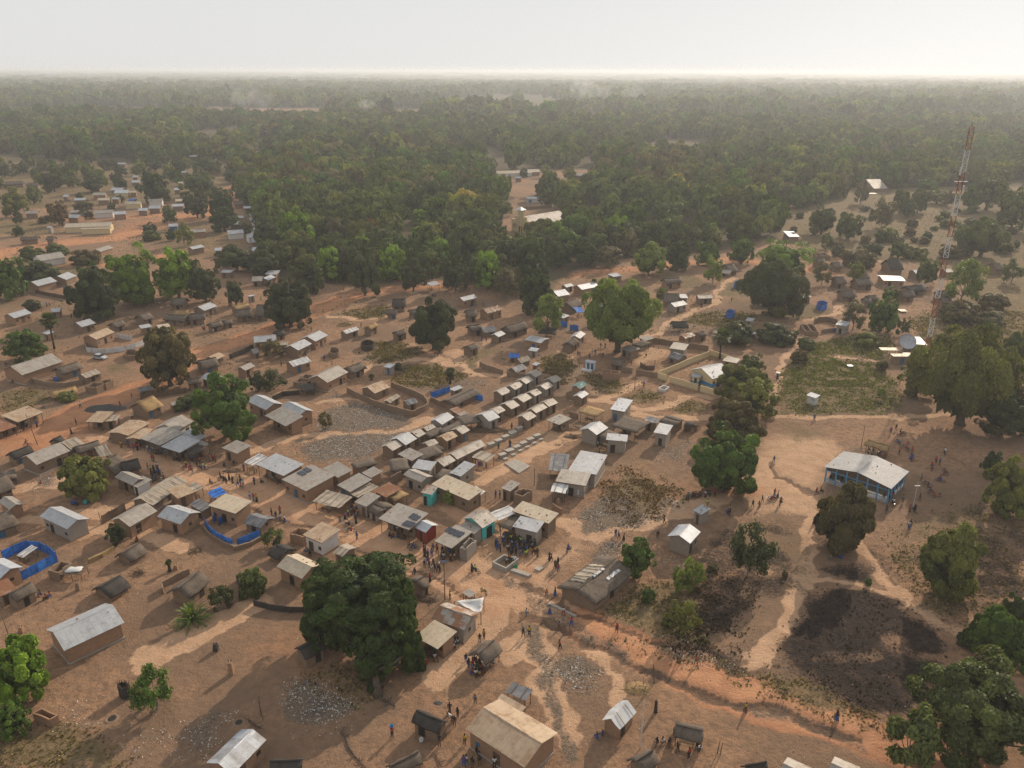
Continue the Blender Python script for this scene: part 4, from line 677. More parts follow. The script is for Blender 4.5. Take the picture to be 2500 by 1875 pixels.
def house(r, kind, p, roof='zinc', wall='brick', e=2.5, rise=None, label=None, win=None, door=None, cat=None, nm=None, grp=None, wh=0.3):
    """kind: g gable, s single slope, o open shelter with a single slope, og open gabled shelter, r roofless; p: two ends of the near eave and one point of the far eave"""
    global HN
    if wall is None and kind in ('g', 's') and nm != 'meeting_hall': kind = 'og' if kind == 'g' else 'o'
    HN += 1; rg = quad_noise(500+HN); ax, ay, ux, uy, L, W_, sgn = rect(r, p, e); ang = math.atan2(uy, ux)
    cx = ax+ux*L/2-uy*sgn*W_/2; cy_ = ay+uy*L/2+ux*sgn*W_/2
    if sgn < 0: ang += math.pi
    big = L*W_ > 40; soft = roof in SOFT; cl = roof in CLOTHY
    nm = nm or ('market_stall' if kind in ('o', 'og') else 'ruined_walls' if kind == 'r' else 'thatched_hut' if soft else 'house')
    o = empty(nm, (cx, cy_, gh(cx, cy_)), ang); ov = .38 if not soft else .5
    ov = min(ov, L*.12, W_*.12); wl, ww = L/2-ov, W_/2-ov; x0, x1, y0, y1 = -wl, wl, -ww, ww
    if rise is None: rise = (W_*.5*.42 if kind in ('g', 'og') and not soft else W_*.5*.62 if kind in ('g', 'og') else min(W_*.11, .7))
    if kind in ('g', 'og'): fz = lambda y: e+rise*(1-abs(y)/(W_/2))
    else: fz = lambda y: e+rise*(y+W_/2)/W_
    th = .05 if not soft else .24
    if cl: th = .04
    # walls
    if wall and kind in ('g', 's', 'o', 'og'):
        ya = y0 if kind in ('g', 's') else y0+min(1.6, ww*.7)
        mb = MB(); sg_ = (.16 if soft else .24 if cl else .012); t = th+(.08 if (soft or cl) else .012); zb = -.25
        if kind in ('g', 'og'):
            pf = [(ya, fz(ya)-t), (0, fz(0)-t-sg_), (y1, fz(y1)-t)] if ya < 0 else [(ya, fz(ya)-t), ((ya+y1)/2, fz((ya+y1)/2)-t), (y1, fz(y1)-t)]
        else: pf = [(ya, fz(ya)-t), ((ya+y1)/2, fz((ya+y1)/2)-t), (y1, fz(y1)-t)]
        vs = [(xx, yy, zz) for xx in (x0, x1) for yy, zz in [(ya, zb)]+pf+[(y1, zb)]]
        mb.add(vs, [(0, 1, 2, 3, 4), (9, 8, 7, 6, 5), (0, 5, 6, 1), (4, 3, 8, 9), (1, 6, 7, 2), (2, 7, 8, 3), (0, 4, 9, 5)])
        build('wall', mb, wall, o)
        if L*W_ > 14 and not soft and wall != 'turquoise': build('plinth', MB().box(x0-.12, ya-.12, -.3, x1+.12, ya, .22).box(x0-.12, ya, -.3, x0, y1, .22).box(x1, ya, -.3, x1+.12, y1, .22), 'concrete' if big else 'mud', o)
        dm = door or ['darkwood', 'wood', 'black', 'bluewood', 'darkwood', 'wood', 'black', 'darkwood', 'black'][int(rg.integers(9))]; near_ = math.hypot(cx, cy_) < 330
        if near_ and door != 'none':
            dx = x0+(x1-x0)*rg.choice([.3, .5, .68]); hd = min(1.85, e-.45); wd = min(.9, L*.22)
            if hd > .9: build('door', MB().box(dx-wd/2, ya-.045, 0, dx+wd/2, ya+.02, hd), dm, o); build('frame', MB().box(dx-wd/2-.08, ya-.03, 0, dx-wd/2, ya+.02, hd+.08).box(dx+wd/2, ya-.03, 0, dx+wd/2+.08, ya+.02, hd+.08).box(dx-wd/2, ya-.03, hd, dx+wd/2, ya+.02, hd+.08), 'wood', o.children[-1])
            wins = win if win is not None else ([.12, .86] if L > 6 else [.85] if (L > 4 and rg.uniform() < .6) else [])
            for wx_ in wins:
                xx = x0+(x1-x0)*wx_
                if abs(xx-dx) < .9 and win is None: continue
                wm = 'bluewood' if (win is not None or rg.uniform() < .1) else 'darkwood'
                wb = build('window', MB().box(xx-.33, ya-.03, 1.05, xx+.33, ya+.02, 1.65), wm, o); build('sill', MB().box(xx-.4, ya-.09, .98, xx+.4, ya-.031, 1.05), wall if wall in ('brick', 'mud') else 'concrete', wb)
            if W_ > 3.4 and rg.uniform() < .5:
                for sx_ in ((x1,) if math.cos(ang) > 0 else (x1, x0)):
                    s_ = 1 if sx_ > 0 else -1; build('window', MB().box(min(sx_-.02*s_, sx_+.03*s_), -.3, 1.1, max(sx_-.02*s_, sx_+.03*s_), .3, 1.65), 'darkwood', o)
    if kind in ('o', 'og'):
        n = max(2, int(L/2.2)+1)
        for i in range(n):
            xx = x0+(x1-x0)*i/(n-1); tilt = rg.uniform(-.06, .06); build('post', MB().tube([(xx+tilt, y0, -.3), (xx, y0, fz(y0)-th-.005)], .055, 5), 'wood', o)
        if not wall or kind == 'og':
            for i in range(n): xx = x0+(x1-x0)*i/(n-1); build('post', MB().tube([(xx, y1, -.3), (xx, y1, fz(y1)-th-.005)], .055, 5), 'wood', o)
        build('beam', MB().box(x0-.1, y0-.04, fz(y0)-th-.10, x1+.1, y0+.04, fz(y0)-th-.006), 'wood', o)
        if not wall or rg.uniform() < .7:
            tx = x0+(x1-x0)*rg.uniform(.3, .7); tb = build('counter', MB().box(tx-.9, y0+.15, .62, tx+.9, y0+.85, .7).box(tx-.8, y0+.2, 0, tx-.72, y0+.3, .62).box(tx+.72, y0+.2, 0, tx+.8, y0+.3, .62).box(tx-.8, y0+.7, 0, tx-.72, y0+.8, .62).box(tx+.72, y0+.7, 0, tx+.8, y0+.8, .62), 'wood', o)
    if kind == 'r':
        mb = MB(); tk = .22
        def hh(): return e*rg.uniform(.82, 1.0)
        m_ = max(2, int(L/1.1)); 
        for (xa, ya_, xb, yb) in ((x0, y0, x1, y0), (x0, y1-tk, x1, y1-tk)):
            for i in range(m_): u0 = xa+(xb-xa)*i/m_; u1 = xa+(xb-xa)*(i+1)/m_; mb.box(u0, ya_, -.2, u1, ya_+tk, hh())
        m_ = max(2, int(W_/1.1))
        for xa in (x0, x1-tk):
            for i in range(m_): v0 = y0+tk+(y1-y0-2*tk)*i/m_; v1 = y0+tk+(y1-y0-2*tk)*(i+1)/m_; mb.box(xa, v0, -.2, xa+tk, v1, hh())
        if L > 4.5: mb.box(-.1, y0+tk, -.2, .1, y1-tk, e*.9)
        build('wall', mb, wall, o)
    else:
        mb = MB(); nx_ = max(2, int(L/(.9 if (soft or cl) else 2.2))); jag = .14 if soft else (.10 if cl else 0.0)
        bp = .07 if soft else (.07 if cl else .008); hL = L/2
        if kind in ('g', 'og'):
            ny_ = max(2, int(W_/2/.8)) if (soft or cl) else 2
            sag = (.12 if soft else .03 if not cl else .18)*min(1, L/5)
            rj = [rg.uniform(-.03, .03) for _ in range(3)]
            fa = lambda u, v: ((u-.5)*L, -W_/2+v*(W_/2), fz(-W_/2+v*W_/2)-sag*math.sin(math.pi*u)*v+(.10*math.sin(math.pi*v) if soft else 0))
            fb = lambda u, v: ((u-.5)*L, v*(W_/2), fz(v*W_/2)-sag*math.sin(math.pi*u)*(1-v)+(.10*math.sin(math.pi*v) if soft else 0))
            slab(mb, fa, nx_, ny_, th, jag, rg, bp, ny_); slab(mb, fb, nx_, ny_, th, jag, rg, bp, 0)
            ro = build('roof', mb, roof, o, soft)
            if not soft and not cl: build('ridge_cap', MB().add([(-hL, -.16, fz(.16)+.012), (hL, -.16, fz(.16)+.012), (hL, 0, fz(0)+.03), (-hL, 0, fz(0)+.03), (-hL, .16, fz(.16)+.012), (hL, .16, fz(.16)+.012)], [(0, 1, 2, 3), (3, 2, 5, 4)]), roof if roof != 'zincold' else 'zincold', ro)
            elif soft: build('ridge_cap', MB().tube([(-hL*.96, 0, fz(0)+.0-.02), (0, 0, fz(0)-sag+.0), (hL*.96, 0, fz(0)-.02)], .13, 6), roof, ro)
        else:
            fa = lambda u, v: ((u-.5)*L, (v-.5)*W_, fz((v-.5)*W_)-(.14 if cl else .02)*math.sin(math.pi*u)*math.sin(math.pi*v))
            slab(mb, fa, nx_, max(2, int(W_/(.9 if (soft or cl) else 2.2))), th, jag, rg, bp); ro = build('roof', mb, roof, o, soft)
            if not soft and not cl and L*W_ > 18: build('fascia', MB().box(-hL+.02, -W_/2+.02, fz(-W_/2)-.17, hL-.02, -W_/2+.06, fz(-W_/2)-.055), 'wood', ro)
        if cl:
            pb = MB()
            for i in range(max(2, int(L/1.3))):
                xx = -hL+L*(i+.5)/max(2, int(L/1.3)); 
                if kind in ('g', 'og'): pb.tube([(xx, -W_/2-.15, fz(-W_/2)+.10), (xx+rg.uniform(-.3, .3), 0, fz(0)+.05)], .04, 4)
                else: pb.tube([(xx, -W_/2-.1, fz(-W_/2)+.10), (xx+rg.uniform(-.4, .4), W_/2+.1, fz(W_/2)+.10)], .04, 4)
            build('pole', pb, 'wood', ro)
        elif not soft and rg.uniform() < .35 and math.hypot(cx, cy_) < 260:
            zs_ = [] 
            for _ in range(int(rg.integers(2, 7))):
                xx = rg.uniform(-hL*.9, hL*.9); yy = rg.uniform(-W_*.45, W_*.45); z_ = fz(yy); q = rg.uniform(.06, .12); build('weight_stone', MB().box(xx-q, yy-q, z_-.02, xx+q, yy+q*.8, z_+q*.9), 'mud', ro)
    sz = 'large ' if L*W_ > 75 else 'small ' if L*W_ < 16 else ''
    if kind == 'r': base = f"{sz}roofless {WW[wall]} walls"
    elif kind in ('o', 'og'): base = f"{sz}open shelter on posts, {RW[roof]} roof"
    else: base = f"{sz}{WW.get(wall, 'open')} {'hut' if soft else 'house'}, {RW[roof]} roof"
    reg(o, label or base, cat or ('ruin' if kind == 'r' else 'stall' if kind in ('o', 'og') else 'hut' if (soft or cl) else 'house'), grp or ('houses and huts of the village'), full=bool(label))
    PLOTS.append((cx, cy_, math.hypot(L, W_)/2)); o['dims'] = 0; del o['dims']; o_info[o.name] = (L, W_, e, rise, kind, fz); return o
o_info = {}
Hs = house
MK = 'rows of small market shops'
DATA = [
# --- foreground left
('A', 'g', (540, 655, 1050, 415, 890, 250), 'zinc', 'brick', 2.7, None, 'long brick house with bright metal roof and two blue shutters, lower left', [.18, .78], 'none'),
('A', 'g', (1960, 1700, 2248, 1405, 1780, 1560), 'striped', 'brick', 2.5, None, 'brick house cut by the bottom edge, white roof with grey stripes'),
('A', 'g', (130, 240, 320, 140, 45, 180), 'thatch', 'mud', 1.9, None, 'mud hut with shaggy grey thatch, beside a seated woman in red'),
('A', 'g', (930, 212, 1110, 105, 820, 105), 'darkthatch', 'mud', .95, 1.2, 'low hut with one blackened thatch slope, bundle of poles leaning beside'),
('E', 'g', (1600, 1590, 1780, 1440, 1470, 1495), 'thatch', 'mud', 1.9, None, 'thatched hut at the walled yard behind the spiky pandanus'),
('E', 's', (0, 1575, 145, 1515, 0, 1460), 'rust', 'mud', 2.0),
# --- left market
('I', 'o', (150, 1490, 370, 1405, 60, 1435), 'tan', 'mud', 2.7, None, 'tan roof on posts facing the red road, near the left edge'),
('I', 'o', (-60, 1590, 145, 1520, -40, 1470), 'rust', 'mud', 2.3, None, 'rusty roofed shed at the left edge by the red road'),
('I', 'o', (720, 1485, 865, 1490, 800, 1410), 'tan', 'mud', 2.3, .5), ('I', 's', (860, 1480, 985, 1475, 880, 1440), 'sacktarp', 'mud', 2.1),
('E', 'g', (310, 468, 595, 350, 190, 400), 'zincold', 'mud', 2.6, None, 'long mud house with dirty grey roof behind the round olive tree'),
('E', 'g', (120, 418, 290, 352, 80, 375), 'darkthatch', 'mud', 1.7), ('E', 'g', (600, 345, 720, 295, 545, 265), 'sacktarp', 'mud', 1.8), ('E', 'g', (500, 300, 570, 270, 465, 250), 'darkthatch', 'mud', 1.6), ('E', 'g', (650, 372, 860, 312, 630, 325), 'thatch', 'mud', 1.8), ('E', 'g', (850, 405, 945, 375, 790, 330), 'sacktarp', None, .9, 1.5),
('E', 'g', (960, 540, 1100, 470, 880, 430), 'thatch', 'mud', 1.5), ('E', 'g', (1040, 525, 1190, 490, 1000, 460), 'darkthatch', 'mud', 1.5), ('E', 'o', (20, 595, 150, 560, 10, 540), 'thatch', None, 1.6), ('E', 'g', (-90, 740, 130, 655, -100, 620), 'thatch', 'mud', 1.9, None, 'broad thatched mud hut cut by the left edge below the rubbish heap'),
('E', 'g', (-20, 775, 80, 845, 205, 797), 'zincold', 'brick', 2.3, None, 'little brick house with light gable roof at the left edge'), ('E', 'g', (-60, 1050, 165, 955, -60, 910), 'thatch', 'mud', 1.7, None, 'low wide thatched hut cut by the left edge, beside the grey-walled house'),
('E', 'g', (332, 897, 567, 1007, 770, 925), 'zinc', 'plaster', 2.9, None, 'grey block-walled house with a shiny two-tone metal roof'), ('E', 'g', (1095, 987, 1330, 853, 935, 928), 'zincold', 'brick', 2.5, None, 'brick house with plain grey roof next to the blossoming round tree', [.25]),
('E', 'g', (1325, 900, 1522, 967, 1690, 862), 'zinc', 'brick', 2.6, None, 'brick house with bright roof between a sack-roofed tunnel and the blue-fenced yard'), ('E', 'g', (1290, 812, 1590, 612, 1070, 795), 'sacktarp', 'mud', 1.7, 1.0, 'long tunnel-like shelter under patched sacking and sticks'),
('E', 'g', (965, 572, 1120, 640, 1250, 590), 'zincold', 'mud', 2.3), ('E', 's', (1080, 625, 1160, 660, 1290, 606), 'zincold', 'whitewall', 2.2, .3, 'small white-walled kiosk with an orange end below a grey roof'),
('E', 's', (1500, 752, 1645, 695, 1415, 690), 'tan', 'brick', 2.3), ('E', 's', (1755, 808, 1985, 877, 2155, 790), 'cream', 'brick', 3.0, .3, 'brick house with a big flat rust-dotted cream roof above the blue fence'),
('E', 's', (1590, 802, 1705, 860, 1755, 795), 'greytarp', 'mud', 1.9), ('E', 'o', (1745, 702, 1805, 750, 1895, 695), 'bluetarp', None, 1.9), ('E', 'o', (1560, 655, 1640, 700, 1735, 670), 'sacktarp', None, 1.8),
('F', 'g', (-95, 955, 60, 1000, 175, 912), 'greytarp', 'mud', 1.7, .8, 'mud hut wrapped in dark plastic at the corner of the blue-fenced yard'),
('E', 'g', (-160, 1345, 0, 1425, 200, 1330), 'white', 'brick', 2.7, None, 'brick house with blazing white roof at the left edge beside a blue fence'), ('E', 's', (140, 1225, 190, 1245, 320, 1175), 'whitetarp', None, 1.4), ('E', 'r', (495, 1380, 635, 1278, 400, 1335), 'zinc', 'mud', 1.9, None, 'roofless mud box between the blue fence and a drying rack'),
('E', 'g', (1100, 1290, 1255, 1198, 1005, 1215), 'thatch', 'mud', .9, 1.2, 'low tent-shaped thatch hut below the blossoming tree'),
('E', 'g', (1085, 220, 1270, 112, 955, 165), 'tan', 'mud', 2.6, .35, 'first tan roof of the dark market line, with a lifted sheet'), ('E', 'og', (1190, 252, 1295, 165, 1085, 225), 'tan', 'mud', 2.3, .3), ('E', 'o', (1177, 240, 1345, 302, 1518, 195), 'zincold', 'mud', 3.0, .5, 'broad pale market roof in the line of open stalls at left'), ('E', 'o', (1355, 312, 1518, 364, 1660, 270), 'zinc', 'mud', 2.8, .5, 'blue-grey market roof right of the broad pale one'),
('E', 'o', (1525, 352, 1625, 387, 1710, 320), 'darkthatch', None, 2.2), ('E', 's', (1505, 212, 1660, 268, 1750, 232), 'zinc', 'mud', 2.5), ('E', 's', (1640, 292, 1700, 322, 1770, 298), 'zincold', 'brick', 2.3), ('E', 'g', (1495, 182, 1635, 95, 1355, 122), 'zincold', 'whitewall', 2.7, None, 'white-walled house with grey roof behind the dark market line'),
('E', 's', (1870, 322, 2000, 372, 2112, 310), 'zincold', 'brick', 2.7, .35, 'square brick house with a single pale roof standing alone in the market'), ('E', 'o', (2060, 442, 2130, 472, 2240, 405), 'whitetarp', None, 2.1), ('I', 'g', (1240, 1405, 1380, 1345, 1095, 1362), 'straw', 'mud', 2.2, None, 'mud house with orange straw roof left of the lush mango tree'),
# --- centre, market street
('J', 'o', (90, 1432, 268, 1522, 408, 1462), 'zincold', 'brick', 2.9, .9, 'brown-roofed porch house with brick posts right of the lush mango'), ('J', 'g', (225, 1360, 378, 1435, 492, 1385), 'zinc', 'brick', 2.9, None), ('F', 'o', (12, 462, 250, 560, 400, 465), 'zinc', 'brick', 3.0, .4, 'wide open-fronted shop with rust-edged pale roof on the market street'),
('F', 's', (232, 588, 438, 688, 660, 555), 'zincold', 'brick', 3.0, .4, 'brick shop with two solar panels on its pale roof and a blue doorway', None, 'bluewood'), ('F', 's', (580, 497, 708, 576, 825, 522), 'zincold', 'brick', 2.7, .4, 'narrow brick shop with bright blue door beside the solar-panelled shop', None, 'bluewood'), ('F', 's', (700, 637, 812, 697, 975, 600), 'zincold', 'mud', 2.5), ('F', 'o', (802, 703, 880, 742, 1042, 650), 'sacktarp', None, 2.2, .2),
('F', 's', (908, 532, 988, 576, 1078, 527), 'zincold', 'brick', 2.3), ('F', 'o', (495, 768, 720, 832, 850, 750), 'sacktarp', None, 2.0, .3, 'sagging stall of sacking and straw at the edge of the street'), ('F', 's', (845, 778, 948, 818, 1062, 742), 'zincold', 'plaster', 2.6), ('F', 'g', (950, 850, 1045, 890, 1160, 802), 'thatch', 'plaster', 1.8, .5), ('F', 's', (1005, 682, 1115, 742, 1268, 690), 'rust', 'mud', 2.4, .3, 'stall roof half rust, half yellow straw, amid the market'), ('F', 'o', (1130, 735, 1190, 765, 1280, 700), 'straw', None, 2.1, .1),
('F', 'o', (1047, 917, 1308, 1012, 1452, 885), 'zincold', 'mud', 3.0, .5, 'large open market roof with brown patches and solar panels, people sitting beneath'), ('F', 'g', (1350, 990, 1450, 1037, 1557, 972), 'white', 'redwall', 2.4, None, 'tiny red-walled kiosk with white gable roof'), ('F', 'o', (1522, 1107, 1668, 1170, 1822, 1035), 'zincold', 'mud', 2.9, .4, 'open shop with four solar panels beside the crowded junction'),
('F', 'r', (1800, 1180, 1895, 1085, 1735, 1140), 'zinc', 'plaster', 2.7, None, 'unroofed cement shop with bare rafters by the crowd'), ('F', 'g', (1928, 1002, 2057, 925, 1760, 915), 'zincold', 'turquoise', 2.8, None, 'turquoise shop with grey gable roof and dark doorway'), ('F', 's', (1725, 985, 1857, 1052, 1925, 1002), 'zincold', 'plaster', 2.4, .4), ('F', 'o', (1990, 870, 2070, 932, 2200, 850), 'whitetarp', None, 2.5, .2),
('G', 's', (35, 852, 345, 960, 455, 897), 'cream', 'mud', 3.1, .4, 'long pole-striped pale roof behind the crowded cement shop'), ('G', 's', (38, 985, 245, 1037, 352, 967), 'zinc', 'plaster', 3.0, .3, 'grey cement shop behind the dense crowd'), ('F', 'o', (2060, 975, 2160, 1015, 2290, 930), 'thatch', None, 2.2, .1), ('F', 's', (1405, 697, 1500, 717, 1592, 668), 'zincrust', 'turquoise', 2.7, .3, 'bright turquoise-fronted shop with peeling white side wall'),
('F', 's', (1495, 627, 1812, 764, 1950, 697), 'cream', 'mud', 2.8, .4, 'long cream-roofed mud building next to the turquoise front'), ('F', 'g', (1257, 550, 1415, 616, 1540, 575), 'zincold', 'plaster', 2.8, .5), ('F', 's', (1330, 492, 1490, 517, 1582, 462), 'zinc', 'plaster', 2.8), ('F', 's', (1650, 532, 1745, 564, 1865, 480), 'zinc', 'plaster', 2.7), ('F', 'o', (1520, 572, 1690, 612, 1660, 525), 'thatch', None, 2.1), ('F', 'g', (1605, 481, 1705, 427, 1525, 433), 'zincold', 'mud', 2.5),
('F', 'g', (1715, 419, 1960, 299, 1635, 373), 'zincold', 'mud', 2.6, None, 'long narrow shop row roof beside the clothes stall'), ('F', 'o', (1835, 402, 1970, 442, 1990, 375), 'sacktarp', None, 2.3, .2, 'stall hung with bright clothes under sackcloth'), ('F', 'o', (1160, 522, 1320, 500, 1200, 430), 'thatch', None, 1.9), ('F', 'o', (1390, 432, 1600, 362, 1340, 372), 'thatch', None, 2.0), ('F', 'o', (1480, 385, 1610, 330, 1430, 350), 'darkthatch', None, 1.9), ('F', 'g', (1172, 350, 1258, 301, 1092, 299), 'zincold', 'mud', 2.3, None, None, None, None, None, None, MK),
('F', 's', (1212, 374, 1332, 432, 1410, 378), 'zincold', 'mud', 2.3), ('F', 'g', (1280, 301, 1378, 245, 1167, 240), 'zinc', 'mud', 2.4, None, None, None, None, None, None, MK), ('F', 'g', (1385, 237, 1452, 203, 1312, 190), 'zincold', 'mud', 2.3, None, None, None, None, None, None, MK), ('F', 'g', (1462, 182, 1537, 148, 1412, 155), 'zincold', 'mud', 2.3, None, None, None, None, None, None, MK), ('F', 'g', (1480, 317, 1560, 281, 1413, 286), 'zincold', 'mud', 2.2, None, None, None, None, None, None, MK),
('F', 'g', (1628, 268, 1722, 222, 1547, 230), 'tan', 'brick', 2.3, None, None, None, None, None, None, MK), ('F', 'g', (1758, 208, 1825, 172, 1675, 162), 'zincold', 'mud', 2.3, None, None, None, None, None, None, MK), ('F', 'g', (1588, 127, 1692, 62, 1497, 84), 'zinc', 'plaster', 2.5, None, None, None, None, None, None, MK), ('F', 's', (1650, -3, 1742, 58, 1802, 38), 'zincrust', 'mud', 2.4), ('J', 'g', (1985, 1484, 2077, 1448, 1857, 1433), 'zinc', 'plaster', 2.6, None, 'pale blue-white shop with bright metal gable, orange goods in front'),
('F', 'o', (1610, 200, 1790, 110, 1560, 180), 'thatch', None, 2.0), ('F', 'o', (1490, 235, 1620, 165, 1440, 200), 'thatch', None, 1.9), ('F', 'o', (1760, 130, 1920, 100, 1740, 70), 'thatch', None, 2.0), ('F', 's', (860, 505, 1040, 450, 850, 455), 'thatch', 'mud', 1.9),
('J', 'g', (2060, 1421, 2125, 1390, 1977, 1386), 'zincold', 'mud', 2.3, None, None, None, None, None, None, MK), ('K', 'g', (30, 1380, 102, 1347, -52, 1330), 'zincold', 'mud', 2.3, None, None, None, None, None, None, MK)]
for a_ in [(235, 1112, 293, 1080, 160, 1078), (155, 1167, 218, 1132, 78, 1132), (62, 1217, 120, 1185, -5, 1180), (-50, 1262, 16, 1235, -115, 1228), (388, 1159, 457, 1126, 314, 1127), (320, 1216, 385, 1181, 252, 1180), (230, 1272, 288, 1242, 160, 1237), (130, 1322, 205, 1282, 50, 1282), (240, 1413, 338, 1363, 158, 1386), (348, 1359, 425, 1326, 275, 1320), (170, 1477, 243, 1438, 80, 1438)]:
    DATA.append(('K', 'g', a_, 'zincold', 'plaster' if a_[0] > 0 and a_[1] < 1300 else 'mud', 2.35, None, None, [], 'black', None, 'market_shop', MK))
